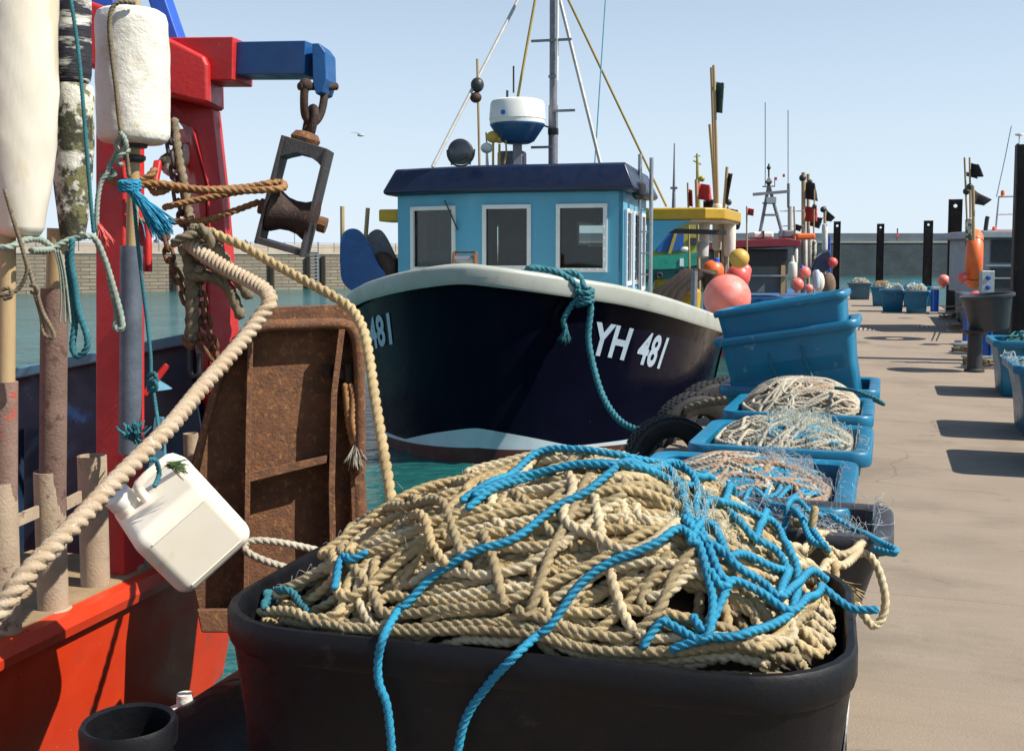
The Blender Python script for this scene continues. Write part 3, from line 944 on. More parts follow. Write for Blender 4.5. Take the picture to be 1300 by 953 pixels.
def hull_part(name, za, zb, rows, mat):
    mb = MB(); rings = []
    ts = [(-1, t) for t in _t[::-1]] + [(1, t) for t in _t[1:]]
    for side, t in ts:
        a, b = za(t), zb(t)
        rings.append([hullp(t, a + (b - a) * k / rows, side) for k in range(rows + 1)])
    mb.loft(rings, caps=False, ringclosed=False)
    return mb.build(name, mat, boat, angle=60)


hull_part('hull', lambda t: gun(t)[2] - .02, ztop, 16, NAVY)
hull_part('boot_stripe', ztop, zbot, 3, BOOT)
hull_part('antifouling', zbot, lambda t: -1.1, 4, ANTIF)
mb = MB(); rings = []
for side, t in [(-1, t) for t in _t[::-1]] + [(1, t) for t in _t[1:]]:
    g = gun(t); a = gun(min(9, t + .05)); b = gun(max(0, t - .05))
    tx, ty = (a[0] - b[0]), (a[1] - b[1])
    if t == 0:
        tx, ty = 0, 1
    l = math.hypot(tx, ty); no = (-ty / l, tx / l)     # outward normal in (s, w)
    ring = []
    for o_, z_ in ((.01, -.165), (.045, -.172), (.062, -.14), (.055, -.09), (.075, -.02), (.06, .015), (.03, .03), (-.10, .03), (-.135, .01), (-.14, -.05), (-.12, -.08), (0.0, -.10)):
        ring.append(BF(side * max(0, g[1] + no[1] * o_) if t > 0 else 0, g[0] + no[0] * o_, g[2] + z_))
    rings.append(ring)
mb.loft(rings)
mb.build('gunwale', CREAM, boat, angle=50)
# inner bulwark, deck and transom
def inner(t, side, dz):
    z = gun(t)[2] - dz
    if t < .06:
        t = .06
    p = hullp(t, z, side); c = BF(0, gun(t)[0] + .9, z)
    return p + (c - p).normalized() * .09


mb = MB(); rings = []
for side, t in [(-1, t) for t in _t[::-1]] + [(1, t) for t in _t[1:]]:
    rings.append([inner(t, side, .05), inner(t, side, .16), inner(t, side, .30)])
mb.loft(rings, caps=False, ringclosed=False); mb.build('bulwark', CREAM, boat)
mb = MB()
for i in range(NT - 1):
    mb.add([inner(_t[i], -1, .28), inner(_t[i + 1], -1, .28), inner(_t[i + 1], 1, .28), inner(_t[i], 1, .28)], [(0, 1, 2, 3)])
mb.build('deck', CREAM, boat)
mb = MB(); g9 = gun(9)
mb.prism([BF(-2.18, 7.19, g9[2]), BF(2.18, 7.19, g9[2]), hullp(9, -.5, 1), hullp(9, -1.1, 1), hullp(9, -1.1, -1), hullp(9, -.5, -1)], BA * .05)
mb.build('transom', NAVY, boat, smooth=False)


# registration letters wrapped on the hull
def text_mesh(txt, size=1.0, bold=.02, shear=.2):
    cu = bpy.data.curves.new('txt', 'FONT'); cu.body = txt; cu.size = size; cu.offset = bold; cu.shear = shear
    cu.resolution_u = 6; cu.space_character = 1.06; cu.space_word = 1.25
    o = bpy.data.objects.new('txt', cu); COL.objects.link(o)
    dg = bpy.context.evaluated_depsgraph_get()
    me = bpy.data.meshes.new_from_object(o.evaluated_get(dg))
    bpy.data.objects.remove(o); bpy.data.curves.remove(cu)
    bm = bmesh.new(); bm.from_mesh(me)
    bmesh.ops.triangulate(bm, faces=bm.faces)
    bmesh.ops.subdivide_edges(bm, edges=bm.edges, cuts=2, use_grid_fill=True)
    vs = [tuple(v.co) for v in bm.verts]; fs = [tuple(v.index for v in f.verts) for f in bm.faces]
    bm.free(); bpy.data.meshes.remove(me)
    return np.array(vs), fs


# arc length table along the gunwale-ish line
_tt = np.linspace(0, 9, 400)
_pts = np.array([list(hullp(t, gun(t)[2] - .5)) for t in _tt])
_al = np.concatenate([[0], np.cumsum(np.linalg.norm(np.diff(_pts, axis=0), axis=1))])
proj_px = lambda p: CX + F * (p.x * 1.0) / ((p.y) * math.cos(PIT) - (p.z - EYE) * math.sin(PIT))


def letters(side, ta, tb, drop, hgt, txt='YH 481'):
    tv, tf = text_mesh(txt, 1.0, .030, .22)
    x0, x1 = tv[:, 0].min(), tv[:, 0].max(); yb, yt = tv[:, 1].min(), tv[:, 1].max()
    if side > 0:
        best = lambda px: min(_tt, key=lambda t: abs(proj_px(hullp(t, gun(t)[2] - .55, side)) - px) + (50 if t > 5.4 else 0))
        ta, tb = best(ta), best(tb)
    la, lb = np.interp(ta, _tt, _al), np.interp(tb, _tt, _al)
    mb = MB()
    for x, y, _ in tv:
        L = la + (lb - la) * (x - x0) / (x1 - x0)
        t = float(np.interp(L, _al, _tt))
        z = gun(t)[2] - drop - hgt * (yt - y) / (yt - yb)
        mb.v.append(tuple(hullp(t, z, side, .009)))
    mb.f = tf
    return mb.build('registration_number', LETTER, boat, smooth=False)


letters(1, 754, 871, .37, .36)
letters(-1, 5.5, 2.95, .33, .34)


# ---- wheelhouse
CF = [(-1.92, 2.95), (-.75, 2.6), (1.12, 2.6), (1.12, 4.9), (-1.92, 4.9)]
ZB, ZT = .55, 2.44
hp = []


def wall_panel(a, b, holes, name='wheelhouse_wall'):
    A, B = BF(a[0], a[1], ZB), BF(b[0], b[1], ZB)
    U = (B - A); L = U.length; U.normalize(); N = U.cross(Vector((0, 0, 1)))
    m = MB(); m.panel(A, U, (0, 0, 1), N, .05, L, ZT - ZB, holes)
    wo = m.build(name, CABIN, boat, smooth=False)
    m = MB(); m.panel(A - N * .056 + U * .06, U, (0, 0, 1), N, .012, L - .12, ZT - ZB - .03, [(h[0] - .06, h[1] - .06, h[2], h[3]) for h in holes]); m.build('lining', PANELB, wo, smooth=False)
    for h in holes:
        f = MB(); e = .03
        O = A + N * .012
        def q(u0, u1, v0, v1):
            c = O + U * (u0 + u1) / 2 + Vector((0, 0, (v0 + v1) / 2)); f.box(c, (u1 - u0, .035, v1 - v0), Matrix((U, -N, Vector((0, 0, 1)))).transposed())
        q(h[0] - .02, h[0] + e, h[2] - .02, h[3] + .02); q(h[1] - e, h[1] + .02, h[2] - .02, h[3] + .02)
        q(h[0] + e, h[1] - e, h[3] - e, h[3] + .02); q(h[0] + e, h[1] - e, h[2] - .02, h[2] + e)
        # bolt heads round the frame
        for k in range(7):
            for uu in (h[0] + .015, h[1] - .015):
                f.ball(O + U * uu + Vector((0, 0, h[2] + (h[3] - h[2]) * k / 6)) + N * .018, .009, 6, 4)
            for vv in (h[2] + .015, h[3] - .015):
                f.ball(O + U * (h[0] + (h[1] - h[0]) * k / 6) + Vector((0, 0, vv)) + N * .018, .009, 6, 4)
        wf = f.build('window_frame', WHITE, wo, smooth=False)
        g = MB(); c = A - N * .02 + U * (h[0] + h[1]) / 2 + Vector((0, 0, (h[2] + h[3]) / 2))
        g.box(c, (h[1] - h[0], .008, h[3] - h[2]), Matrix((U, -N, Vector((0, 0, 1)))).transposed())
        g.build('window_pane', GLASS, wo, smooth=False)
    return wo


wz0, wz1 = 1.50 - ZB, 2.27 - ZB
La = math.hypot(1.17, .35)
wall_panel(CF[0], CF[1], [(.24, .90, wz0 - .02, wz1)])
wall_panel(CF[1], CF[2], [(.11, .70, wz0, wz1), (1.06, 1.66, wz0 - .03, wz1)])
wall_panel(CF[2], CF[3], [(.22, .62, wz0 - .2, wz1 - .05), (.92, 1.38, wz0 - .2, wz1 - .05), (1.65, 2.0, wz0 - .3, wz1 - .05)])
wall_panel(CF[3], CF[4], [(.30, 1.0, wz0 + .12, wz1 - .12), (1.30, 1.72, wz0 - .1, wz1 - .25), (2.15, 2.65, wz0 + .05, wz1 - .15)])
wall_panel(CF[4], CF[0], [(.3, .95, wz0 - .1, wz1), (1.15, 1.75, wz0 - .1, wz1)])
# pale door strip on the side
m = MB()
for a, b in ((.10, .18), (.68, .86), (1.44, 1.60)):
    A = BF(1.12, 2.6 + (a + b) / 2, 1.65); m.box(A + BR * .022, (.04, b - a, 1.15), rotz(-BH))
m.build('door_frame', LETTER, boat, smooth=False, bevel=.008)
# roof
def ring_off(o, z, cx=-.4, cy=3.7):
    out = []
    for a, b in CF:
        out.append(BF(a + math.copysign(o, a - cx), b + (-o if b < 3.5 else o), z))
    return out


mb = MB(); mb.loft([ring_off(.11, 2.445), ring_off(.15, 2.47), ring_off(.15, 2.50), ring_off(.03, 2.765), ring_off(-.03, 2.79)])
mb.build('roof', NAVYROOF, boat, bevel=.018, angle=30)
# inside: lining, console, wheel seat
m = MB(); m.box(BF(-.4, 3.75, ZB + .02), (2.9, 1.9, .04), rotz(-BH)); m.build('cabin_floor', INTER, boat, smooth=False)
m = MB()
m.box(BF(-.35, 2.98, 1.2), (2.5, .5, .55), rotz(-BH)); m.box(BF(.75, 3.1, 1.62), (.5, .3, .3), rotz(-BH)); m.box(BF(-.3, 3.1, 1.58), (.3, .25, .24), rotz(-BH))
m.build('console', CONSOLE, boat, smooth=False, bevel=.02)
m = MB(); m.box(BF(.2, 3.9, 1.35), (.5, .12, .9), rotz(-BH)); m.box(BF(.2, 3.7, .95), (.5, .5, .12), rotz(-BH)); m.build('helm_seat', CONSOLE, boat, smooth=False, bevel=.04)
m = MB(); m.box(BF(-1.05, 4.45, 1.5), (.06, .5, 1.8), rotz(-BH)); m.build('bulkhead', PANELB, boat, smooth=False, bevel=.01)
m = MB(); m.box(BF(-.35, 3.85, ZT - .035), (2.5, 1.7, .03), rotz(-BH)); m.build('deckhead', INTER, boat, smooth=False)
m = MB(); m.torus(BF(.05, 3.34, 1.52), .20, .016, BA + Vector((0, 0, .4)), 30, 8)
for k in range(3):
    a = 2.09 * k + .5; m.bar(BF(.05, 3.34, 1.52), BF(.05 + .19 * math.cos(a), 3.34, 1.52 + .19 * math.sin(a)), .014, .014)
m.build('steering_wheel', DKPLAST, boat)
m = MB(); m.box(BF(.45, 3.0, 1.66), (.34, .08, .26), rotz(-BH)); m.box(BF(-1.45, 3.3, 1.62), (.3, .1, .22), rotz(-BH)); m.build('screen', DKPLAST, boat, smooth=False, bevel=.015)
m = MB(); m.tube([BF(.7, 3.2, 2.38), BF(.7, 3.2, 2.16)], .008, 6); m.box(BF(.7, 3.2, 2.12), (.06, .05, .14), rotz(-BH)); m.build('handset', DKPLAST, boat, smooth=False)
m = MB(); m.ball(BF(.85, 3.15, 1.58), .14, 16, 10, (1.3, 1, .5)); m.build('red_cap', REDB, boat)
m = MB(); m.bar(BF(-1.18, 2.66, 2.36), BF(-1.0, 2.64, 1.98), .018, .012); m.build('wiper', DKPLAST, boat, smooth=False)
# ---- gear on the roof
RZ = 2.785
m = MB(); mt = BF(.1, 3.3, 0)
m.tube([BF(.1, 3.3, RZ - .02), BF(.1, 3.3, 3.6)], .062, 14); m.tube([BF(.1, 3.3, 3.6), BF(.1, 3.3, 5.6)], .05, 14)
mast = m.build('mast', MASTG, boat)
for z, a, b in ((4.42, -.28, .25), (3.96, -.05, .05), (3.52, .0, .30), (3.06, -.28, 0)):
    m = MB(); m.bar(BF(.1 + a, 3.24, z), BF(.1 + b, 3.24, z), .03, .03); m.build('crossbar', MASTG, mast, smooth=False)
m = MB(); m.tube([BF(.16, 3.24, 3.9), BF(.17, 3.24, 5.5)], .018, 8); m.build('cable_run', WHITE, mast)
m = MB(); m.lathe([(.05, 0), (.07, .03), (.07, .10), (.05, .12)], BF(.1, 3.3, 3.2), n=14); m.build('mast_band', DKPLAST, mast)
nl = MB(); nl.lathe([(.03, 0), (.06, .02), (.06, .09)], BF(-.08, 3.24, 3.36), n=14); nl.bar(BF(-.08, 3.24, 3.36), BF(.1, 3.3, 3.30), .02, .02)
nlo = nl.build('mast_lamp', DKPLAST, mast)
nl = MB(); nl.lathe([(.06, 0), (.062, .05), (.05, .085), (.01, .095)], BF(-.08, 3.24, 3.452), n=14); nl.build('lens', WHITE, nlo)
# stays (poles and wires) to the mast
for name, px0, py0, d0, px1, py1, d1, r_, mat in (
        ('stay', 549, 212, 13.6, 668, -20, 14.8, .022, WIRE), ('stay', 657, 125, 14.6, 683, -20, 14.7, .018, YELSTAY), ('stay', 763, 210, 14.2, 706, -20, 14.9, .026, WIRE),
        ('stay', 846, 262, 16.3, 712, -20, 14.9, .016, YELSTAY), ('whip_antenna', 755, 210, 14.9, 770, -20, 14.95, .009, BLUEWIRE)):
    m = MB(); m.tube([P(px0, py0, d0), P(px1, py1, d1)], r_, 8); m.build(name, mat, boat)
# radar
rc = BF(-.33, 3.1, 0)
m = MB(); m.bar(rc + Vector((0, 0, RZ - .01)), rc + Vector((0, 0, 3.12)), .12, .12); m.build('radar_post', MASTG, boat, smooth=False, bevel=.01)
m = MB(); m.lathe([(.16, 3.10), (.22, 3.13), (.355, 3.33), (.355, 3.345)], rc, n=40); rd = m.build('radar_base', RADBLUE, boat, angle=30)
m = MB(); m.lathe([(.355, 3.347), (.36, 3.40), (.365, 3.402), (.35, 3.60), (.335, 3.635), (.28, 3.655)], rc, n=40); m.build('radar_dome', WHITE, rd, angle=30)
m = MB(); m.lathe([(.03, 0), (.03, .006)], rc + (-BA * .357 + -BR * .1 + Vector((0, 0, 3.46))), axis=-BA, n=12); m.build('dome_mark', BLUEBRIGHT, rd)
# searchlight
sc_ = P(585, 193, 13.75)
m = MB(); m.lathe([(.05, .16), (.12, .12), (.155, .03), (.16, -.04), (.15, -.05)], sc_, axis=BA, n=28); sl = m.build('searchlight', DKPLAST, boat, angle=50)
m = MB(); m.lathe([(.148, -.045), (.12, -.06), (.02, -.065)], sc_, axis=BA, n=28); m.build('lens', GLASSDK, sl)
m = MB(); arc = [sc_ + BR * .175 * math.cos(a) + Vector((0, 0, .175 * math.sin(a))) for a in np.linspace(math.pi, 2 * math.pi, 13)]
m.tube([arc[0] + Vector((0, 0, .03))] + arc + [arc[-1] + Vector((0, 0, .03))], .012, 6)
for sgn in (-.12, .12):
    m.tube([sc_ + BR * sgn + Vector((0, 0, -.13)), BF(0, 0, 0) * 0 + Vector(((sc_ + BR * sgn).x, (sc_ + BR * sgn).y, RZ - .01))], .012, 6)
m.build('bracket', DKPLAST, sl)
# flag poles with painted floats, small lamps and horns behind the searchlight
for px, pyb, pyt, d, r_ in ((609, 209, 75, 14.1, .016), (620, 209, 168, 14.3, .010)):
    m = MB(); m.tube([Vector((P(px, 300, d).x, d, RZ - .01)), P(px - 3, pyt, d)], r_, 8); m.build('whip_pole', BAMBOO, boat)
m = MB(); m.ball(P(606, 108, 14.1), .085, 16, 10, (1, 1, 1.1)); m.build('pole_float', DKPLAST, boat)
m = MB(); m.ball(P(604, 124, 14.1), .075, 16, 10, (1, 1, .9)); m.build('pole_float', RUSTD, boat)
for px, py, r_, mat in ((626, 174, .09, YELLOWB), (618, 188, .08, WHITE), (634, 177, .06, YELLOWB)):
    m = MB(); m.ball(P(px, py, 14.3), r_, 18, 12, (1, .8, .85)); m.tube([P(px, py + 6, 14.3), P(px, 211, 14.3)], .016, 6); m.build('deck_lamp', mat, boat)
m = MB(); c = P(650, 200, 14.6); c.z = RZ + .12; m.box(c, (.36, .2, .24), rotz(-BH)); m.build('roof_box', MASTG, boat, smooth=False, bevel=.03)
m = MB(); m.tube(PP([(640, 208, 14.2), (643, 195, 14.2), (642, 178, 14.2)]), .012, 6); m.build('hose', YELSTAY, boat)
m = MB(); m.tube([P(652, 118, 14.3), P(652, 84, 14.3)], .012, 6); m.tube([P(644, 126, 14.3), P(644, 115, 14.3)], .016, 6); m.build('dome_aerial', DKPLAST, boat)
# exhaust pipes and ladder at the starboard corner of the house
m = MB()
lx0, lx1 = 1.19, 1.34
for w_, zt in ((lx0, 2.98), (lx1, 2.93)):
    m.tube([BF(w_, 3.65, .6), BF(w_, 3.65, zt)], .028, 10)
for k in range(6):
    m.bar(BF(lx0, 3.65, .85 + k * .28), BF(lx1, 3.65, .85 + k * .28), .02, .02)
m.build('ladder', GALV, boat)
m = MB(); m.lathe([(.085, 0), (.09, .03), (.09, .13), (.05, .16)], BF(1.25, 3.1, 2.42), n=18); m.lathe([(.05, -.06), (.085, -.01)], BF(1.25, 3.1, 2.42), n=18); m.build('side_lamp', DKPLAST, boat)
m = MB(); m.tube([BF(1.5, 5.0, 2.3), BF(1.5, 5.0, 2.85), BF(1.5, 5.0, 3.25)], [.03, .014, .008], 8); m.box(BF(1.5, 5.0, 2.62), (.10, .04, .03), rotz(-BH)); m.build('aerial_post', MASTG, boat)
# yellow shelter roof aft
m = MB()
pl = [(-2.0, 4.95), (1.95, 4.95), (2.22, 5.15), (2.38, 6.7), (-2.0, 6.7)]
m.loft([[BF(a, b, 2.17) for a, b in pl], [BF(a, b, 2.34) for a, b in pl]])
m.build('shelter_roof', YELLOW, boat, smooth=False, bevel=.03)
m = MB(); m.loft([[BF(a * .985, 4.98 + (b - 4.95) * .97, 2.15) for a, b in pl], [BF(a * .985, 4.98 + (b - 4.95) * .97, 2.166) for a, b in pl]]); m.build('shelter_lining', INTER, boat, smooth=False)
m = MB(); m.prism([BF(1.125, 4.96, 2.16), BF(1.125, 4.96, 1.65), BF(1.25, 4.96, 1.75), BF(1.45, 4.96, 2.0), BF(1.75, 4.96, 2.16)], BA * .05); m.build('shelter_bracket', CABIN, boat, smooth=False)
m = MB(); m.box(BF(-2.02, 3.25, 2.19), (.38, .5, .16), rotz(-BH)); m.build('side_board', YELLOW, boat, smooth=False, bevel=.02)
m = MB(); m.bar(BF(1.15, 5.2, 2.03), BF(2.2, 5.6, 2.0), .07, .07); m.build('shelter_rail', DKPLAST, boat, smooth=False)
m = MB(); m.tube([BF(2.15, 6.5, .4), BF(2.15, 6.5, 2.2)], .04, 8); m.build('post', MASTG, boat)
m = MB(); m.tube([BF(1.85, 4.4, .4), BF(1.85, 4.4, 1.45)], .045, 8); m.build('post', MASTG, boat)
# net hauler and dark hoses on the aft deck
m = MB()
for k in range(4):
    m.tube([BF(1.15 + .1 * k, 4.6, .75), BF(1.35 + .1 * k, 4.7, 1.15), BF(1.7 + .07 * k, 4.8, 1.42), BF(1.95 + .04 * k, 4.9, 1.42), BF(2.05, 5.0, 1.0)], .07, 10)
m.build('net_hauler_hose', WOODDK, boat)
m = MB(); m.box(BF(1.5, 5.5, .9), (.7, .5, .55), rotz(-BH)); m.tube([BF(1.2, 5.3, 1.2), BF(1.8, 5.3, 1.2)], .12, 12); m.build('engine_box', YELLOW, boat, smooth=False, bevel=.05)
# port net drum: two blue cheeks with the drum between
def cheek(pxs, d, nm, mat):
    m = MB(); pts = spline([(a, b) for a, b in pxs] + [pxs[0]], 3, 2)[:-1]
    m.prism([P(a, b, d) for a, b in pts], BA * .05); return m.build(nm, mat, boat, bevel=.008, angle=30)


cheek([(431, 330), (433, 300), (447, 290), (462, 300), (480, 335), (490, 352), (462, 366), (447, 369), (434, 356)], 14.6, 'drum_cheek', BLUE)
cheek([(466, 318), (466, 300), (478, 291), (489, 300), (505, 333), (513, 352), (490, 356), (474, 345)], 15.3, 'drum_cheek', MASTG)
m = MB(); m.lathe([(.17, 0), (.2, .05), (.2, .1), (.12, .13), (.11, .6)], P(481, 338, 14.66), axis=(BA + BR * .35), n=22); m.build('net_drum', RUSTD, boat, angle=40)
for a_, b_, c_, d_, e_ in ((435, 345, 14.75, 434.5, 262), (463, 318, 15.2, 467, 264)):
    m = MB(); m.tube([P(a_, b_, c_), P(d_, e_, c_)], .03, 8); m.build('drum_post', BAMBOO, boat)
# bow roller
m = MB(); rp = P(590, 330, 11.6)
m.lathe([(.045, -.1), (.045, .1)], rp, axis=BR, n=14)
m.build('bow_roller', GALV, boat)
m = MB()
for sgn in (-.12, .11):
    q = rp + BR * sgn; m.prism([q + BA * .1 + Vector((0, 0, -.15)), q - BA * .1 + Vector((0, 0, -.15)), q - BA * .05 + Vector((0, 0, .08)), q + BA * .05 + Vector((0, 0, .08))], BR * .02)
m.bar(rp + BR * -.12 + Vector((0, 0, .08)), rp + BR * .12 + Vector((0, 0, .08)), .03, .02)
m.build('roller_bracket', RUST, boat, smooth=False)
m = MB(); a, b = P(893, 402, 14.9), P(918, 410, 14.2); m.tube([a, b], .035, 8); m.build('gunwale_pin', MASTG, boat)

# ---- mooring rope over the bow
e = .05
gw = lambda t, o=.02, z=.06: BF((gun(t)[1] + o), gun(t)[0], gun(t)[2] + z)
tq = min(_tt, key=lambda t: abs(proj_px(gw(t)) - 738))
tk = float(tq)
knot = hullp(tk, gun(tk)[2] - .12, 1) + (BR - BA).normalized() * .13
pts1 = [BF(.5, .6, 1.2), gw(tk - 1.0, -.12, .05), gw(tk - .85, -.02, .075), gw(tk - .6, .06, .04), gw(tk - .3, .10, -.06), knot + Vector((-.05, 0, .02)), knot]
yo = knot.y
pts2 = [knot, knot + Vector((.06, -.02, -.12)), P(747, 430, yo - .05), P(756, 475, yo - .15), P(768, 508, yo - .3), P(786, 533, yo - .55), P(808, 545, yo - .8), P(828, 545, yo - 1.0), P(850, 532, yo - 1.3), P(880, 517, yo - 1.5), P(915, 509, 9.3), P(945, 512, 9.0), P(958, 530, 8.9)]
arr = [rope_arrays(pts1, .036, 12, 3), rope_arrays(pts2[:9], .036, 12, 3), rope_arrays([knot + Vector((0, 0, .05)), gw(tk - .1, .02, .07), gw(tk - .25, -.12, .06), gw(tk + .05, -.2, .0)], .036, 12, 3)]
for k in range(3):
    ck = knot + Vector((0, -.02, .03 - .06 * k))
    arr.append(rope_arrays([ck + Vector((.075 * math.cos(a), .075 * math.sin(a), .02 * math.sin(a + k))) for a in np.linspace(0, 6.1, 12)], .034, 12, 3))
arr.append(rope_arrays([knot, knot + Vector((-.12, -.04, -.1)), P(716, 405, yo - .05), P(718, 418, yo - .06)], .034, 12, 3))
mr = np_object('mooring_rope', arr, ROPETEAL)
tag(mr, 'thick teal mooring rope knotted over the cream gunwale and hanging down the navy bow', 'rope')
np_object('frayed_end', tassel(P(718, 416, yo - .06), (0, -.1, -1), .16, .22, 50, .004, 3), ROPETEAL, mr)
np_object('weedy_length', [rope_arrays(pts2[8:], .042, 12, 3)], ROPEDK, mr)
# ================================================================== tubs, bins and their heaps of rope
def rrect(hx, hy, r, n=6):
    out = []
    for cx, cy, a0 in ((hx - r, hy - r, 0), (-hx + r, hy - r, 90), (-hx + r, -hy + r, 180), (hx - r, -hy + r, 270)):
        for k in range(n + 1):
            a = R(a0 + 90 * k / n)
            out.append((cx + r * math.cos(a), cy + r * math.sin(a)))
    return out


def bin_parts(root, W, L, H, mat, rad=.12, taper=.09, flange=.05, lip=.075, wall=.03, grips=True):
    """open topped moulded bin: body, flanged rim and inside, centred on the root"""
    W_ = wmat(root)
    def rings(lst, hx, hy):
        return [[W_ @ Vector((x, y, z)) for x, y in rrect(hx - i, hy - i, max(.02, rad - i * .6))] for i, z in lst]
    hx, hy = W / 2, L / 2
    m = MB()
    m.loft(rings([(flange + taper, .0), (flange + taper - .015, .015), (flange + taper * .55, H * .5), (flange, H - lip)], hx, hy), caps=False)
    m.add(rings([(flange + taper, .0)], hx, hy)[0], [tuple(range(28))])
    m.loft(rings([(flange, H - lip), (flange + wall, H - lip), (flange + taper + wall, .05)], hx, hy), caps=False)
    m.add(rings([(flange + taper + wall, .05)], hx, hy)[0], [tuple(range(28))])
    body = m.build('bin_body', mat, root, angle=50)
    m = MB()
    m.loft(rings([(flange + .002, H - lip - .002), (.006, H - lip), (0, H - lip + .012), (0, H - .012), (.008, H), (flange + .012, H), (flange + wall - .002, H - .012), (flange + wall - .002, H - lip)], hx, hy), caps=False)
    m.build('bin_rim', mat, root, angle=40)
    # hand holds moulded on the two ends
    for sgn in (-1, 1) if grips else ():
        m = MB(); c = Vector((0, sgn * (hy - .03), H - lip - .035)); m.box(W_ @ c, (W * .34, .05, .06), rotz(root.rotation_euler.z)); m.build('handle', mat, root, smooth=False, bevel=.012)
    return body


def bin_(name, label, c, yaw, W, L, H, mat, cat='bin', group=None, **kw):
    t = thing(name, label, cat, c, -yaw, group); kw.setdefault('rad', .10)
    bin_parts(t, W, L, H, mat, **kw)
    return t


# ---- the big black tub in the foreground
TY = R(16)
TC = Vector((.10, 3.10, 0)); TW, TL, TH = 1.70, 1.06, .655
tub = bin_('rope_tub', 'big black plastic tub in the foreground, heaped with tan and blue rope', TC, TY, TW, TL, TH, TUBBK, 'tub', rad=.30, lip=.09, taper=.05, flange=.012, wall=.018, grips=False)
# round white emblem on the lit side
tyr = Matrix.Rotation(-TY, 3, 'Z')
ec = TC + tyr @ Vector((TW / 2 - .028, -.12, .40)); en = (tyr @ Vector((1, 0, -.09))).normalized()
m = MB(); m.lathe([(.10, 0), (.10, .004)], ec, axis=en, n=32); em = m.build('round_emblem', WHITE, tub, smooth=False)
m = MB(); m.prism([ec + en * .0045 + (tyr @ Vector((0, a, b))) for a, b in ((-.05, -.06), (-.025, -.06), (0, .02), (.025, -.06), (.05, -.06), (.015, .06), (-.015, .06))], en * .003); m.build('emblem_mark', TUBBK, em, smooth=False)

g1 = np.random.default_rng(5)


def dome(u, v):
    uu = np.clip(u, -1, 1); vv = np.clip(v, -1, 1)
    xx = np.abs(np.where(uu < .16, (uu - .16) / 1.16, (uu - .16) / .84))
    pr = np.clip(1 - xx ** 1.75, 0, 1) ** .85 * np.clip(1 - np.abs(vv - .12) ** 2.8 / 1.35, 0, 1) ** .8
    return .585 + .40 * pr + .012 * np.sin(9 * uu + 5 * vv) + .012 * np.sin(13 * vv - 6 * uu)


core1 = lambda u, v: dome(u, v) - .085
hp1 = Heap(TC, TY, TW / 2 - .036, TL / 2 - .036, .45, core1, rim=TH - .02, rimw=.06, top=dome)
RT = .0150
arr = []
for k in range(36):        # long lengths lying across the tub
    cu, cv = g1.uniform(-.22, .30), g1.uniform(-.34, .34)
    arr.append(hp1.lay(hp1.loop(g1, cu, cv, g1.uniform(.30, .60), g1.uniform(.05, .20), g1.normal(.12, .25), g1.uniform(.8, 1.6), .10), RT, over=g1.uniform(-.055, .008)))
for k in range(22):
    cu, cv = g1.uniform(-.3, .35), g1.uniform(-.2, .3)
    arr.append(hp1.lay(hp1.loop(g1, cu, cv, g1.uniform(.22, .45), g1.uniform(.10, .26), g1.normal(.4, .6), g1.uniform(.7, 1.3), .12), RT, over=g1.uniform(-.04, .022)))
for k in range(20):         # lengths crossing the others
    cu, cv = g1.uniform(-.4, .5), g1.uniform(-.3, .2)
    arr.append(hp1.lay(hp1.loop(g1, cu, cv, g1.uniform(.12, .3), g1.uniform(.05, .14), g1.uniform(0.9, 2.2), g1.uniform(.5, 1.0), .12), RT, over=g1.uniform(-.03, .026)))
for k in range(20):
    cu, cv = g1.uniform(-.3, .4), g1.uniform(-.46, -.12)
    arr.append(hp1.lay(hp1.loop(g1, cu, cv, g1.uniform(.4, .68), g1.uniform(.03, .10), g1.normal(.10, .10), g1.uniform(.5, 1.2), .06), RT, over=g1.uniform(-.03, .026)))
for k in range(30):        # looser bights arching over the rest, with gaps under them
    cu, cv = g1.uniform(-.4, .5), g1.uniform(-.36, .3)
    arr.append(hp1.lay(hp1.loop(g1, cu, cv, g1.uniform(.16, .5), g1.uniform(.06, .2), g1.normal(.2, .75), g1.uniform(.45, 1.05), .14), RT, sig=5, press=1.4, over=g1.uniform(.0, .055)))
# lengths one can follow in the photograph
TANS = [
    [(700, 640), (610, 655), (540, 668), (498, 680), (470, 700), (455, 730), (458, 762), (480, 775), (520, 770), (600, 750), (690, 720)],
    [(640, 672), (560, 680), (505, 695), (478, 722), (476, 750), (500, 765), (560, 762), (640, 745)],
    [(330, 797), (338, 788), (358, 781), (378, 788), (398, 796), (430, 780), (445, 745), (470, 705)],
    [(392, 806), (460, 811), (540, 818), (620, 827), (720, 839), (810, 849), (880, 853), (930, 845), (980, 822), (1030, 795)],
    [(430, 792), (520, 795), (640, 800), (760, 812), (860, 826), (920, 818)],
    [(470, 690), (560, 650), (640, 620), (720, 604), (800, 602), (880, 622), (960, 660), (1040, 690)],
    [(500, 672), (600, 632), (690, 612), (770, 612), (840, 625), (900, 650), (960, 690), (1000, 730), (1040, 752)],
    [(820, 770), (850, 740), (875, 720), (905, 735), (915, 775), (900, 800)],
    [(840, 800), (815, 770), (822, 735), (850, 715)],
    [(700, 770), (760, 740), (820, 715), (880, 702), (940, 712), (1000, 740), (1050, 745)],
    [(560, 735), (620, 720), (700, 690), (770, 650), (790, 625)],
    [(930, 690), (990, 715), (1045, 735), (1075, 715), (1090, 692), (1050, 684), (1005, 690)],
    [(1000, 655), (1040, 690), (1075, 705), (1098, 690)],
    [(960, 830), (1000, 790), (1040, 765), (1060, 740), (1040, 700), (1010, 670)],
    [(600, 790), (700, 765), (790, 760), (850, 775), (890, 800)],
    [(520, 740), (600, 705), (660, 690), (720, 690)],
]
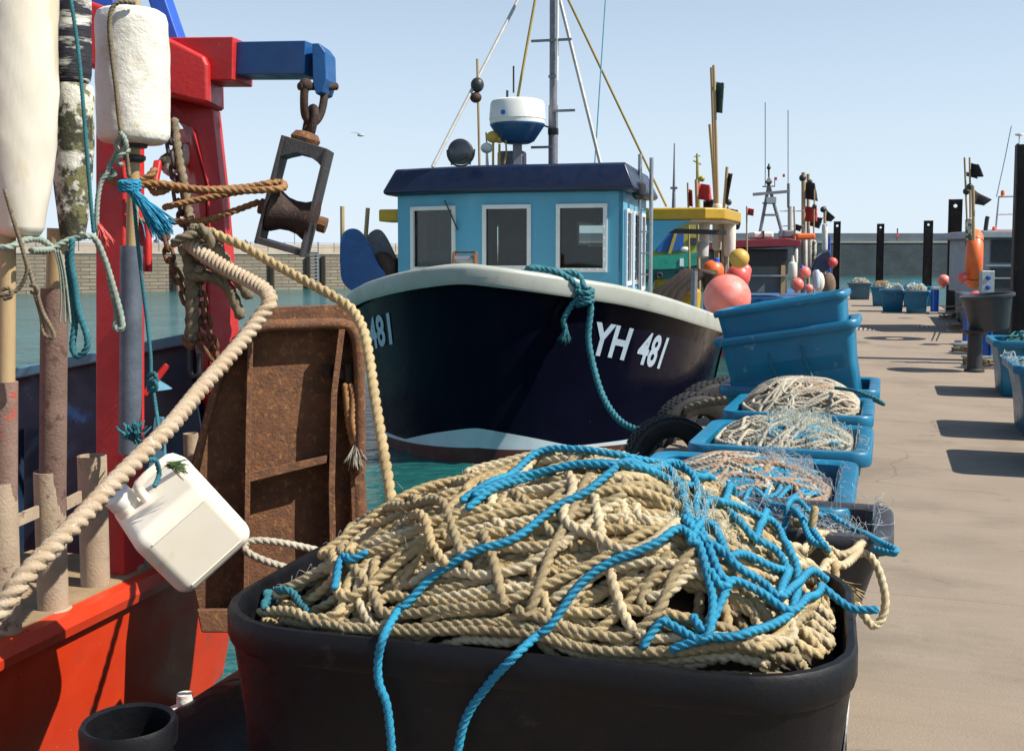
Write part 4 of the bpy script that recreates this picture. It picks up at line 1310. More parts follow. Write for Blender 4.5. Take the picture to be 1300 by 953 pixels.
for q in TANS:
    arr.append(hp1.lay_px(q, RT, dive=False, over=g1.uniform(.012, .028)))
# hanging outside on the right
zq = hp1.hit(1098, 695); dq = zq[1]
arr.append(np.array([list(v) for v in PP([(1075, 708, dq - .02), (1098, 702, dq), (1112, 716, dq - .03), (1121, 742, dq - .05), (1124, 765, dq - .06), (1119, 786, dq - .07), (1108, 794, dq - .08), (1096, 780, dq - .08), (1085, 764, dq - .06)])]))
q0 = hp1.hit(529, 690)
arr.append(np.array([list(v) for v in PP([(520, 672, q0[1] + .12), (524, 656, q0[1] + .08), (532, 652, q0[1] + .04), (541, 662, q0[1]), (548, 690, q0[1] - .05), (566, 716, q0[1] - .12)])]))
q0 = hp1.hit(1033, 676)
arr.append(np.array([list(v) for v in PP([(1029, 690, q0[1]), (1031, 668, q0[1]), (1035, 642, q0[1] + .02)])]))
pick = g1.integers(0, 10, len(arr))
tan_heap = np_object('rope_heap', [rope_arrays(a, RT, 12, 3) for a, k in zip(arr, pick) if k < 5], ROPETAN)
tag(tan_heap, 'great heap of thick tan twisted rope piled in the black foreground tub', 'rope')
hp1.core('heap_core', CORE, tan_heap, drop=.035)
np_object('bleached_lengths', [rope_arrays(a, RT, 12, 3) for a, k in zip(arr, pick) if k > 6], ROPEPALE, tan_heap)
np_object('dirty_lengths', [rope_arrays(a, RT, 12, 3) for a, k in zip(arr, pick) if 5 <= k <= 6], ROPEDIRT, tan_heap)
fib = []
gf = np.random.default_rng(77)
for a in arr:
    for _ in range(max(2, len(a) // 26)):
        i = int(gf.integers(1, len(a) - 1)); d_ = gf.normal(0, 1, 3); d_ /= np.linalg.norm(d_); d_[2] = abs(d_[2])
        p0 = a[i] + d_ * RT * .8; L_ = gf.uniform(.012, .035)
        fib.append(rope_arrays([p0, p0 + d_ * L_ * .5 + gf.normal(0, .004, 3), p0 + d_ * L_ + gf.normal(0, .008, 3)], .0006, 3, 0, 20, 1))
np_object('loose_fibres', fib, ROPEPALE, tan_heap)['kind'] = 'stuff'
c0 = P(1073, 760, dq - .1)
np_object('frayed_end', tassel(c0 + Vector((-.02, 0, .06)), (.25, -.2, -.9), .10, .35, 70, .0022, 8), ROPETAN, tan_heap)

RB = .0120


def fromhit(pxs, R_, lead=0.0):
    """a blue rope over the heap: px points on the heap, then points given with their own depth hang free"""
    on = [q for q in pxs if len(q) == 2]; fr = [q for q in pxs if len(q) == 3]
    a = hp1.lay_px(on, R_, dive=False, sig=3.2, over=.066)
    if fr:
        last = a[-1]
        e2t = (math.sin(TY), math.cos(TY)); front = TC.x * e2t[0] + TC.y * e2t[1] - TL / 2 - R_ - .012
        hang = lambda x: front / ((x - CX) / F * e2t[0] + e2t[1])
        a = np.vstack([a[:-1], np.array([list(P(x, y, hang(x) if dd < -.9 else last[1] + dd)) for x, y, dd in fr])])
    return a


BL = [
    [(585, 644), (625, 616), (680, 594), (738, 582), (800, 584), (850, 596), (900, 610), (945, 626), (985, 652), (1022, 684), (1052, 706)],
    [(592, 650), (640, 622), (700, 602), (770, 597), (830, 606), (880, 622), (924, 632), (950, 628), (975, 640), (1005, 672), (1030, 690), (1050, 702)],
    [(600, 634), (660, 606), (720, 591), (790, 592), (850, 600), (872, 608), (886, 630), (884, 655), (898, 697), (914, 738), (924, 771), (914, 800), (896, 812), (878, 800)],
    [(790, 600), (845, 600), (862, 612), (866, 640), (880, 684), (895, 724), (905, 768), (900, 806), (886, 818), (866, 806), (842, 800), (823, 812), (815, 836)],
    [(876, 700), (890, 662), (900, 645), (916, 642), (935, 650), (963, 663), (988, 681), (1003, 705), (1012, 739), (1010, 768), (1000, 792), (963, 806), (938, 822), (900, 842), (850, 840)],
    [(866, 655), (885, 676), (912, 706), (940, 744), (966, 756), (996, 763), (1028, 757), (1050, 748)],
    [(900, 722), (918, 750), (934, 768), (966, 776), (1012, 769), (1045, 768), (1080, 771, -.04), (1116, 774, -.06)],
    [(960, 700), (1000, 676), (1048, 665), (1066, 668), (1097, 681), (1122, 690, -.22), (1137, 697, -.30), (1133, 702, -.31), (1108, 696, -.22)],
    [(898, 660), (908, 680), (924, 700), (947, 716), (975, 728), (1005, 735)],
    [(925, 655), (940, 680), (962, 700), (985, 712), (1000, 735), (990, 760)],
]
arrb = [fromhit(q, RB) for q in BL]
# two long lengths hanging over the front of the tub
arrb.append(fromhit([(784, 603), (745, 627), (700, 662), (650, 696), (600, 718), (550, 744), (515, 772), (500, 790), (487, 808, -1), (480, 836, -1), (481, 866, -1), (492, 900, -1), (500, 985, -1)], RB))
arrb.append(fromhit([(884, 703), (865, 695), (838, 693), (808, 697), (776, 715), (738, 748), (700, 786), (676, 810), (652, 834, -1), (620, 868, -1), (590, 915, -1), (575, 990, -1)], RB))
arrb.append(fromhit([(424, 770), (426, 745), (434, 724), (446, 713), (467, 707)], RB))
bl = np_object('blue_rope', [rope_arrays(a, RB, 12, 3) for a in arrb], ROPEBL)
tag(bl, 'bright blue rope in loops over the tan heap, two ends hanging over the black tub', 'rope')
a_ = hp1.lay_px([(336, 782), (340, 766), (356, 760), (376, 766), (400, 782)], .012, dive=False)
t_ = rope('teal_rope', a_, .012, ROPETEAL); tag(t_, 'short teal rope loop at the left corner inside the black tub', 'rope')
nf = np_object('net_scrap', fuzz(hp1, g1, 34, .0006, .05, .2, ((-.92, -.74), (-.5, .6))), NETGREY)
tag(nf, 'thin tangle of pale monofilament net among the ropes of the black tub', 'net', kind=None)
nf2 = np_object('net_scrap', fuzz(hp1, g1, 50, .0008, .012, .12, ((.42, .66), (-.45, .0))), NETW)
tag(nf2, 'pale green net scrap under the blue loops on the right of the heap', 'net')

# ---- second, dark grey tub behind it
T2 = bin_('net_tub', 'dark grey tub full of silvery monofilament net, behind the black rope tub', pon(1.50, -5.0), PYAW, .86, .56, .66, TUBGREY, 'tub', rad=.09, lip=.065, taper=.15, flange=.04)
T2.location = (.97, 4.04, 0); WM[T2.name] = Matrix.LocRotScale(T2.location, T2.rotation_euler, None)
d2 = lambda u, v: .54 + .09 * np.clip(1 - np.abs(u) ** 2, 0, 1) * np.clip(1 - np.abs(v) ** 2, 0, 1) + 0 * u
hp2 = Heap(T2.location, PYAW, .36, .21, .12, d2, rim=.66, rimw=.04)
nh = hp2.core('net_heap', NETBR)
tag(nh, 'dark tangled net with silvery strands filling the grey tub behind the black one', 'net')
np_object('strands', fuzz(hp2, g1, 190, .0009, .09, .34), NETGREY, nh)


# ---- row of blue bins along the left edge of the pontoon
def rope_fill(hp, g, n, R_, arr, mat_, a=(.15, .36), b=(.04, .16), ang=(0, .5), nn=9, per=6):
    out = []
    for k in range(n):
        cu, cv = g.uniform(-.75, .75) * hp.hw, g.uniform(-.75, .75) * hp.hd
        out.append(hp.lay(hp.loop(g, cu, cv, g.uniform(*a), g.uniform(*b), g.normal(*ang), g.uniform(.7, 1.6), .14), R_, over=g.uniform(-.02, .02)))
    return out


def bin_at(pxr, pyn, w, L, H=.65):
    """centre of a bin whose near right rim corner is seen at (pxr, pyn)"""
    q = PZ(pxr, pyn, H)
    return Vector((q.x, q.y, 0)) - PRX * (w / 2) + PD * (L / 2)


cA = bin_at(1082, 650, .97, 1.12); bA = bin_('blue_bin', 'blue bin of blue and brown rope, nearest in the row behind the black tub', cA, PYAW, .97, 1.12, .65, BINBL, group='blue bins along the left pontoon edge')
cB = bin_at(1107, 574, .93, .98); bB = bin_('blue_bin', 'blue bin of pale rope and white net, second in the row behind the black tub', cB, PYAW, .93, .98, .64, BINBL, group='blue bins along the left pontoon edge')
cC = bin_at(1109, 528, .93, 1.0); bC = bin_('blue_bin', 'blue bin heaped with pale rope at the foot of the tilted blue bin stack', cC, PYAW, .93, 1.0, .64, BINBL, group='blue bins along the left pontoon edge')
gA = np.random.default_rng(21)
dA = lambda u, v: .01 + .56 + .14 * np.clip(1 - np.abs(u) ** 2.2, 0, 1) * np.clip(1 - np.abs(v - .1) ** 2.2, 0, 1) + 0 * u
floor_near = lambda u, v: dA(u, v) - .045
hA = Heap(cA, PYAW, .40, .47, .15, floor_near, rim=.65, rimw=.05, top=dA)
brA = rope_fill(hA, gA, 30, .0155, None, None, (.18, .36), (.05, .16), (.3, .8))
paA = rope_fill(hA, gA, 10, .013, None, None, (.14, .3), (.05, .12), (.2, .7))
blA = []
for k in range(30):
    blA.append(hA.lay(hA.loop(gA, gA.uniform(-.3, .16), gA.uniform(-.3, .34), gA.uniform(.12, .30), gA.uniform(.05, .15), gA.normal(.2, .5), gA.uniform(.8, 1.6), .14), .0125))
o = np_object('rope_heap', [rope_arrays(a, .0155, 9, 3, per=8) for a in brA], ROPEPINK); tag(o, 'coils of brown rope lying in the nearest blue bin', 'rope'); hA.core('heap_core', CORE, o, drop=.03)
np_object('pale_coils', [rope_arrays(a, .013, 9, 3, per=8) for a in paA], ROPETAN2, o)
o = np_object('blue_rope', [rope_arrays(a, .0125, 9, 3, per=8) for a in blA], ROPEBL); tag(o, 'tangled bright blue rope on the brown coils in the nearest blue bin', 'rope')
o = np_object('net_scrap', fuzz(hA, gA, 80, .0008, .06, .22, ((.3, .85), (-.3, .6))), NETGREY); tag(o, 'wisps of clear net at the right side of the nearest blue bin', 'net')
gB = np.random.default_rng(22)
dB = lambda u, v: .01 + .56 + .14 * np.clip(1 - np.abs(u) ** 3.2, 0, 1) * np.clip(1 - np.abs(v) ** 3, 0, 1) + 0 * u
floor_second = lambda u, v: dB(u, v) - .045
hB = Heap(cB, PYAW, .38, .40, .15, floor_second, rim=.64, rimw=.05, top=dB)
rB = rope_fill(hB, gB, 36, .0125, None, None, (.16, .34), (.05, .17), (.4, .8))
nB = hB.core('net_heap', NETW, drop=-.01); tag(nB, 'fluffy pale net lying among pale rope in the second blue bin', 'net')
np_object('strands', fuzz(hB, gB, 170, .0010, .06, .26, ((-.2, .85), (-.9, .6))), NETW, nB)
o = np_object('rope_heap', [rope_arrays(a, .0125, 9, 3, per=8) for a in rB], ROPETAN2); tag(o, 'coils of pale thin rope in the second blue bin of the row', 'rope')
o = np_object('blue_rope', [rope_arrays(hB.lay(hB.loop(gB, gB.uniform(.05, .2), gB.uniform(-.25, .05), gB.uniform(.1, .2), gB.uniform(.05, .12), gB.normal(.2, .5), 1.3, .16), .011), .011, 9, 3, per=8) for k in range(4)], ROPEBL); tag(o, 'few loops of blue cord on the white net in the second blue bin', 'rope')
gC = np.random.default_rng(23)
dC = lambda u, v: .01 + .57 + .21 * np.clip(1 - np.abs(u) ** 3.2, 0, 1) * np.clip(1 - np.abs(v - .1) ** 3, 0, 1) + 0 * u
floor_third = lambda u, v: dC(u, v) - .045
hC = Heap(cC, PYAW, .39, .42, .2, floor_third, rim=.64, rimw=.05, top=dC)
rC = rope_fill(hC, gC, 46, .0125, None, None, (.2, .42), (.05, .2), (.15, .5))
o = np_object('rope_heap', [rope_arrays(a, .0125, 9, 3, per=7) for a in rC], ROPETAN2); tag(o, 'high mound of pale rope coils in the blue bin before the tilted stack', 'rope'); hC.core('heap_core', NETW, o, drop=.02)
pk = [rope_arrays(hC.lay(hC.loop(gC, gC.uniform(.05, .28), gC.uniform(-.25, .1), gC.uniform(.08, .2), gC.uniform(.05, .12), gC.normal(.4, .6), 1.3, .14), .0115), .0115, 9, 3, per=7) for k in range(9)]
np_object('pink_coils', pk, ROPEPINK, o)
np_object('teal_coils', [rope_arrays(hC.lay(hC.loop(gC, gC.uniform(-.2, .2), gC.uniform(-.1, .2), gC.uniform(.08, .2), gC.uniform(.05, .12), gC.normal(.4, .6), .9, .14), .0115), .0115, 9, 3, per=7) for k in range(4)], ROPETEAL, o)
e_ = PP([(1060, 492, 7.0), (1085, 496, 6.8), (1110, 505, 6.75), (1122, 513, 6.75), (1108, 507, 6.8)])
np_object('loose_end', [rope_arrays(e_, .013, 9, 3)], ROPETEAL, o)


# ---- the stack: one bin standing, two nested in it at a tilt
def tilted_bin(name, label, c, W, L, H, roll, pitch=0.0, mat=BINBL, **kw):
    t = thing(name, label, 'bin', c, -PYAW, 'blue bins along the left pontoon edge')
    bin_parts(t, W, L, H, mat, **kw)
    t.rotation_euler = (pitch, roll, -PYAW)
    WM[t.name] = Matrix.LocRotScale(Vector(c), t.rotation_euler, None)
    return t


sc0 = PZ(1117, 500, .64); cS = Vector((sc0.x, sc0.y, 0)) - PRX * .58 + PD * .5
bin_('blue_bin', 'blue bin at the bottom of the tilted stack, only its rim showing', cS, PYAW, 1.16, 1.0, .66, BINBL, group='blue bins along the left pontoon edge')
cS2 = cS + Vector((-.02, -.06, .50))
b2 = tilted_bin('blue_bin', 'big tilted blue bin with two cord handles, in the middle of the stack', cS2, 1.06, .98, .60, R(-9.5), R(0), rad=.09, lip=.06, taper=.045, grips=False)
cS3 = cS2 + Vector((-.05, .0, .245))
b3 = tilted_bin('blue_bin', 'tilted blue bin nested on top of the stack, rising above the others', cS3, .98, .92, .56, R(-10), R(0), rad=.085, lip=.05, taper=.04, flange=.03, grips=False)
ml = wmat(b2)
for k, (x0, x1, dz) in enumerate(((-.14, -.02, 0), (.10, .22, .02))):
    pts = [ml @ Vector((x0, -.452 - .004, .44 + dz)), ml @ Vector((x0 + .02, -.475, .34)), ml @ Vector((x0 + .06, -.47, .2)), ml @ Vector((x1, -.46, .08))]
    rope('cord_handle', pts, .010, ROPETEAL, b2, 9, 8)
# bin with net further back
cN = P(1012, 392, 10.6); cN.z = .52
t = thing('blue_bin', 'blue bin holding green net, tilted behind the stack in front of the maroon boat', 'bin', cN, -PYAW, 'blue bins along the left pontoon edge')
bin_parts(t, .74, .6, .6, BINBL, lip=.05, taper=.07)
t.rotation_euler = (0, R(-9), -PYAW); WM[t.name] = Matrix.LocRotScale(cN, t.rotation_euler, None)
gN = np.random.default_rng(9)
hN = Heap((cN.x, cN.y), PYAW, .31, .24, .1, lambda u, v: cN.z + .56 + .10 * np.clip(1 - u * u, 0, 1) * np.clip(1 - v * v, 0, 1) + .09 * u, rim=None)
nN = hN.core('net_heap', NETW); tag(nN, 'pale green net in the tilted bin before the maroon boat', 'net')
np_object('strands', fuzz(hN, gN, 90, .002, .07, .3), NETW, nN)
cU = Vector((cN.x, cN.y, 0)) + PD * .05
bin_('blue_bin', 'upright blue bin under the tilted net bin behind the stack', cU, PYAW, .86, .8, .56, BINBL, group='blue bins along the left pontoon edge')

# ---- tyres hung along the pontoon edge
def tyre(label, c, axis, Rm=.33, wd=.21):
    t = thing('tyre', label, 'tyre', c, 0, 'tyres fending the pontoon edge')
    r0 = Rm * .58
    prof = [(r0, -wd * .36), (r0 + .01, -wd * .42), (Rm * .8, -wd * .54), (Rm * .93, -wd * .52), (Rm * .985, -wd * .40), (Rm, -wd * .2), (Rm, wd * .2), (Rm * .985, wd * .40), (Rm * .93, wd * .52), (Rm * .8, wd * .54), (r0 + .01, wd * .42), (r0, wd * .36), (r0 + .03, wd * .3), (Rm * .86, wd * .42), (Rm * .9, 0), (Rm * .86, -wd * .42), (r0 + .03, -wd * .3), (r0, -wd * .36)]
    m = MB(); m.lathe(prof, c, axis, 44, caps=False); m.build('carcass', TYRE, t, angle=35)
    m = MB(); z = Vector(axis).normalized(); x = z.orthogonal().normalized(); y = z.cross(x)
    for row, off in ((-.13, 0), (-.045, .5), (.045, 0), (.13, .5)):
        for k in range(40):
            a = 2 * math.pi * (k + off) / 40; rd = x * math.cos(a) + y * math.sin(a); tg = z.cross(rd)
            m.box(Vector(c) + rd * (Rm + .003) + z * row * wd * 2.2, (Rm * .12, wd * .17, .014), Matrix((tg, z, rd)).transposed())
    m.build('tread', TYRE, t, smooth=False)
    return t


TA = (PRX + PD * -.25).normalized()
for px, py, d, lab, ax, rr in ((850, 586, 8.9, 'black tyre at the pontoon edge, nearest of the row under the teal rope', (PRX * .6 + PD * -1).normalized(), .37),
                               (884, 559, 9.7, 'black tyre behind the nearest one, under the weedy rope', (PRX * .7 + PD * -.9).normalized(), .42),
                               (905, 541, 10.5, 'black tyre third along the pontoon edge, against the navy hull', (PRX * .7 + PD * -.8).normalized(), .43),
                               (922, 521, 11.4, 'black tyre farthest of the row, half hidden by the rope bin', (PRX * .6 + PD * -.7).normalized(), .34)):
    tyre(lab, P(px, py, d), ax, rr, .22)
# round black bin half out of frame at lower left, on the pontoon edge
qb = P(163, 902, 2.25)
t = thing('round_bin', 'round black bin at the bottom left by the red hull', 'bin', (qb.x, qb.y, 0))
m = MB(); hh = qb.z - .02
m.lathe([(.06, .0), (.072, .01), (.088, hh - .06), (.098, hh - .05), (.10, hh - .01), (.095, hh), (.085, hh - .005), (.07, .04), (.01, .03)], (qb.x, qb.y, 0), n=36)
m.build('bin_body', TUBBK, t)
# ================================================================== red trawler at the left with its gear
TU = Vector((.272, .962, 0)).normalized(); TRX = Vector((TU.y, -TU.x, 0))
S0 = Vector((-1.47, 4.9, 0))
trawler = thing('trawler', 'red hulled trawler with a red gantry and blue bulwark, cropped at the left edge', 'boat', S0 + TRX * -1.2 + Vector((0, 0, WATER)))


def TF(right, fwd, z):
    return S0 + TRX * right + TU * fwd + Vector((0, 0, z))


CAPZ = .27
m = MB()
prof = [(-.20, -.9), (-.08, -.35), (-.03, .0), (0, CAPZ - .09)]
rings = []
for fwd in np.linspace(-7, .35, 12):
    rings.append([TF(x, fwd, z) for x, z in prof] + [TF(-3.2 - x, fwd, z) for x, z in reversed(prof)])
rings.append([TF(x - .05, .55, z) for x, z in prof] + [TF(-3.1 - x, .55, z) for x, z in reversed(prof)])
m.loft(rings)
m.build('hull', REDHULL, trawler, angle=30)
m = MB(); rings = []
for fwd, i in ((-7, 0), (.35, 0), (.55, .05)):
    rings.append([TF(.035 - i, fwd, CAPZ - .088), TF(.045 - i, fwd, CAPZ - .05), TF(.03 - i, fwd, CAPZ - .005), TF(-.02 - i, fwd, CAPZ), TF(-.03, fwd, CAPZ - .088)])
m.loft(rings); m.build('rubbing_strake', REDHULL, trawler, angle=30)
m = MB(); m.prism([TF(-.022, -7, CAPZ - .004), TF(-.022, -.15, CAPZ - .004), TF(-.72, -.15, CAPZ - .004), TF(-.72, -7, CAPZ - .004)], (0, 0, .010)); m.build('deck_cap', CAPDECK, trawler, smooth=False)
m = MB(); m.prism([TF(-.74, -7, -.1), TF(-.74, -.2, -.1), TF(-2.4, -.2, -.1), TF(-2.4, -7, -.1)], (0, 0, .02)); m.build('deck', BULW, trawler, smooth=False)
# blue stern bulwark: raked right end, pale worn cap
bl_, br_ = P(-90, 503, 5.22), P(236, 436, 5.02)
m = MB(); poly = [br_, P(262, 585, 5.0), P(262, 720, 4.98), P(-90, 760, 5.15), bl_]; m.prism(poly, (.02, .06, 0)); m.build('bulwark', BULW, trawler, smooth=False)
m = MB(); m.bar(bl_ + Vector((0, .0, .025)), br_ + Vector((.03, .0, .025)), .13, .05); m.build('bulwark_cap', BULWTOP, trawler, smooth=False, bevel=.01)
m = MB(); m.bar(P(182, 502, 4.92), P(213, 462, 4.96), .035, .03); m.build('red_lever', RED, trawler, smooth=False, bevel=.008)
m = MB(); m.prism(PP([(196, 496, 4.9), (219, 493, 4.96), (203, 481, 4.98)]), (0, -.03, .0)); m.build('bulwark_bracket', BULWTOP, trawler, smooth=False)
m = MB(); m.bar(P(20, 800, 5.0), P(20, 545, 5.04), .05, .05); m.build('bulwark_rib', BULW, trawler, smooth=False)
m = MB(); m.prism(PP([(188, 600, 4.93), (210, 598, 4.93), (206, 530, 4.95), (196, 530, 4.95)]), (0, .03, 0)); m.build('worn_plate', BULWTOP, trawler, smooth=False)

# gantry legs, beam and arms
def pbar(name, a, b, wpx, depth, mat, bevel=.012, parent=None):
    """square bar between two photo points given with depth; wpx = its width in the photo at the first point"""
    A, B = P(*a), P(*b); w_ = wpx * a[2] / F
    m = MB(); m.bar(A, B, w_, depth, up=TU if name == 'gantry_leg' else (0, 1, 0)); return m.build(name, mat, parent or trawler, smooth=False, bevel=bevel)


pbar('gantry_leg', (153, 100, 4.75), (153, 760, 4.62), 42, .15, RED)
def corner_face(nm, pts, ref, slope, back):
    m = MB(); m.prism([P(x, y, 5.0 + slope * abs(x - ref(y))) for x, y in pts], (0, back, 0)); return m.build(nm, RED, trawler, smooth=False, bevel=.006)


inner = lambda y: float(np.interp(y, [120, 162, 236, 330, 560], [236, 243, 263, 262, 268]))
corner_face('gantry_leg', [(213, 121), (270, 137), (280, 234), (287, 310), (298, 480), (292, 560), (268, 560), (262, 330), (263, 236), (243, 162), (213, 150)], inner, .0035, .14)
corner_face('leg_knee', [(242, 164), (262, 238), (261, 330), (267, 560), (238, 560), (236, 420), (232, 250), (216, 163)], inner, .0075, .12)
m = MB()
m.prism(PP([(96, -6, 4.95), (140, 10, 4.95), (250, 66, 4.95), (259, 71, 4.95), (264, 82, 4.95), (265, 128, 4.95), (262, 133, 4.95), (213, 121, 4.95), (96, 78, 4.95)]), (0, .28, 0))
m.build('gantry_beam', RED, trawler, smooth=False, bevel=.022)
pbar('gantry_arm', (222, 80, 5.14), (309, 79.5, 5.06), 52, .20, RED, .008)
ba = pbar('arm_extension', (300, 78, 5.08), (398, 77, 4.95), 40, .15, BLUE, .006)
m = MB(); m.prism(PP([(396, 55, 4.86), (405, 55, 4.86), (413, 66, 4.86), (414, 100, 4.86), (409, 117, 4.86), (401, 120, 4.86), (397, 108, 4.86)]), (.02, .16, 0)); m.build('end_plate', BLUE, ba, smooth=False, bevel=.005)
m = MB(); m.prism(PP([(178, -30, 5.25), (200, -30, 5.25), (229, 54, 5.25), (205, 54, 5.25)]), (0, .16, 0)); m.build('gantry_brace', BLUEBRIGHT, trawler, smooth=False, bevel=.01)
m = MB(); m.prism(PP([(108, -30, 5.25), (138, -30, 5.25), (147, 14, 5.25), (112, 14, 5.25)]), (0, .16, 0)); m.build('gantry_brace', BLUEBRIGHT, trawler, smooth=False, bevel=.01)
m = MB(); m.tube(PP([(188, 345, 4.86), (187, 270, 4.86), (186, 262, 4.88)]), .018, 10); m.build('red_pin', RED, trawler)
m = MB(); m.bar(P(196, 232, 4.84), P(201, 205, 4.9), .035, .035); m.build('red_peg', RED, trawler, smooth=False, bevel=.01)
m = MB(); m.bar(P(205, 215, 5.05), P(245, 190, 5.1), .1, .1); m.build('pulley_block', FLOATM, trawler, smooth=False, bevel=.03)


def socket(px, yt, yb, d, wpx, mat, label=None):
    r_ = wpx / 2 * d / F; a, b = P(px, yb, d), P(px, yt, d); a.x = b.x = (a.x + b.x) / 2
    m = MB(); L = b.z - a.z
    m.lathe([(r_, 0), (r_, L), (r_ - .006, L), (r_ - .006, L - .12)], a, n=28, caps=False); m.lathe([(r_ + .012, -.004), (r_ + .012, .012), (r_ + .001, .016)], a, n=28, caps=False)
    return m.build('pole_socket', mat, trawler, angle=50)


socket(5, 612, 808, 3.86, 38, PIPET)
socket(65, 598, 776, 4.12, 38, PIPET)
socket(119, 578, 748, 4.42, 36, PIPET)
socket(165, 566, 720, 4.66, 24, PIPET)
socket(243, 550, 640, 4.9, 19, PIPET)
for a, b in (((20, 661, 3.9), (48, 649, 4.06)), ((83, 640, 4.16), (102, 630, 4.3)), ((-30, 676, 3.8), (-10, 668, 3.84))):
    m = MB(); m.bar(P(*a), P(*b), .012, .045); m.build('socket_strap', PIPET, trawler, smooth=False)

# ---- dan buoys: float threaded on a pole standing in its socket
def dan(label, px, d, segs, floats):
    base = P(px, segs[-1][2], d)
    t = thing('dan_buoy', label, 'buoy', base, 0, 'marker buoys in the red trawler\'s sockets')
    for y0, x0, y1, x1, wpx, mat in [(s[1], s[0], s[2], s[3], s[4], s[5]) for s in segs]:
        m = MB(); m.tube([P(x0, y0, d), P((x0 + x1) / 2 + .4, (y0 + y1) / 2, d), P(x1, y1, d)], wpx / 2 * d / F, 20); m.build('pole', mat, t, angle=50)
    for px_, y0, y1, wpx, kind, mat, tilt in floats:
        r_ = wpx / 2 * d / F; a, b = P(px_, y1, d), P(px_ + tilt, y0, d); ax = (b - a); L = ax.length
        if kind == 'bullet':
            pr = [(.25 * r_, 0), (.50 * r_, .012), (.60 * r_, .035), (.76 * r_, L * .16), (.92 * r_, L * .34), (r_, L * .52), (r_, L * .95), (.9 * r_, L)]
        elif kind == 'taper':
            pr = [(.30 * r_, 0), (.58 * r_, .01), (.72 * r_, L * .14), (.92 * r_, L * .38), (r_, L * .6), (.98 * r_, L * .92), (.88 * r_, L * .98), (.3 * r_, L)]
        else:
            pr = [(.2 * r_, -.004), (.80 * r_, 0), (.94 * r_, .012), (r_, .035), (1.015 * r_, L * .4), (.99 * r_, L - .04), (.93 * r_, L - .013), (.78 * r_, L), (.2 * r_, L + .004)]
        m = MB(); g = np.random.default_rng(int(px_) + 3)
        # more rings for dents
        hs = np.array([q[1] for q in pr]); rs = np.array([q[0] for q in pr]); H = np.unique(np.concatenate([hs, np.linspace(hs[0], hs[-1], 26)]))
        ph = g.uniform(0, 6.28, 8)
        z = ax.normalized(); x = z.orthogonal().normalized(); y = z.cross(x); rr = []
        for h in H:
            r0 = np.interp(h, hs, rs); ring = []
            for k in range(40):
                an = 2 * math.pi * k / 40
                dent = 1 + .016 * math.sin(3 * an + ph[0] + 9 * h) + .012 * math.sin(5 * an + ph[1] - 23 * h) + .009 * math.sin(9 * an + 41 * h + ph[2])
                ring.append(a + z * h + (x * math.cos(an) + y * math.sin(an)) * r0 * dent)
            rr.append(ring)
        m.loft(rr); m.build('float', mat, t, angle=60)
    return t


dan('big smooth white bullet float on a bamboo and rusty pole at the left edge', 8, 3.86, [(9, 270, 490, 8, 21, BAMBOO), (7, 484, 815, 5, 30, PIPERED)], [(26, -60, 302, 94, 'bullet', FLOATSM, -4)])
dan('green stained float under a black and white one, on a thick rusty pole', 66, 4.12, [(73, 290, 372, 71, 25, BAMBOO), (69, 366, 785, 65, 33, PIPER)], [(92, 104, 306, 50, 'taper', FLOATM, 2), (92, -40, 106, 45, 'drum', FLOATBK, 0)])
dan('short white drum float roped on a grey pole before the gantry', 165, 4.46, [(172, 2, 22, 172, 13, BAMBOO), (170, 178, 318, 167, 15, BAMBOO), (167, 312, 575, 165, 28, PIPEG)], [(169, 14, 182, 88, 'drum', FLOATW, -1)])
m = MB(); c = P(170, 184, 4.46); m.lathe([(.05, -.012), (.055, 0), (.05, .012)], c, n=18); m.lathe([(.03, -.07), (.045, -.06), (.045, -.045), (.03, -.04)], c, n=18)
tag(m.build('pole_collar', DKPLAST), 'black rubber collar under the white drum float', 'collar')

# ---- shackle, chain link and fairlead block hanging from the blue arm
def link_mesh(c, axis_long, normal, L, w_, r_):
    z = Vector(axis_long).normalized(); n = Vector(normal); n = (n - z * n.dot(z)).normalized(); x = z.cross(n)
    pts = []; hl = L / 2 - w_ / 2
    for k in range(9):
        a = math.pi * k / 8; pts.append(Vector(c) + x * (w_ / 2) * math.cos(a) + z * (hl + (w_ / 2) * math.sin(a)))
    for k in range(9):
        a = math.pi + math.pi * k / 8; pts.append(Vector(c) + x * (w_ / 2) * math.cos(a) + z * (-hl + (w_ / 2) * math.sin(a)))
    m = MB(); m.tube(pts, r_, 10, closed=True); return m


sh = thing('shackle', 'rusty bow shackle pinned through the end plate of the blue arm', 'shackle', P(399, 130, 4.9))
pts = PP([(387, 106, 4.84), (386, 130, 4.85), (388, 148, 4.87), (397, 156, 4.89), (406, 147, 4.91), (411, 128, 4.93), (412, 106, 4.95)])
m = MB(); m.tube([Vector(p) for p in spline(pts, .012)], .018, 12); m.build('bow', RUSTD, sh)
m = MB(); m.tube(PP([(380, 110, 4.83), (427, 110, 4.98)]), .017, 12); m.ball(P(388, 108, 4.85), .03, 14, 8); m.ball(P(411, 108, 4.94), .03, 14, 8); m.build('pin', RUSTD, sh)
blk = thing('fairlead_block', 'dark steel roller block hanging tilted from the shackle, orange rope round it', 'pulley block', P(368, 250, 4.85))
m = link_mesh(P(394, 156, 4.9), P(390, 172, 4.9) - P(397, 136, 4.9), (1, .6, .2), .135, .075, .017); m.build('swivel_eye', RUSTD, blk)
BD = 4.80
z = (P(361, 172, BD) - P(328, 307, BD)).normalized(); ax_ = (P(418, 190, BD) - P(359, 172, BD)).normalized()
m = MB(); c = P(388, 176, BD + .08); m.lathe([(.06, -.02), (.066, .0), (.05, .025), (.03, .03)], c, axis=z, n=20); m.build('swivel_base', RUST, blk, angle=40)
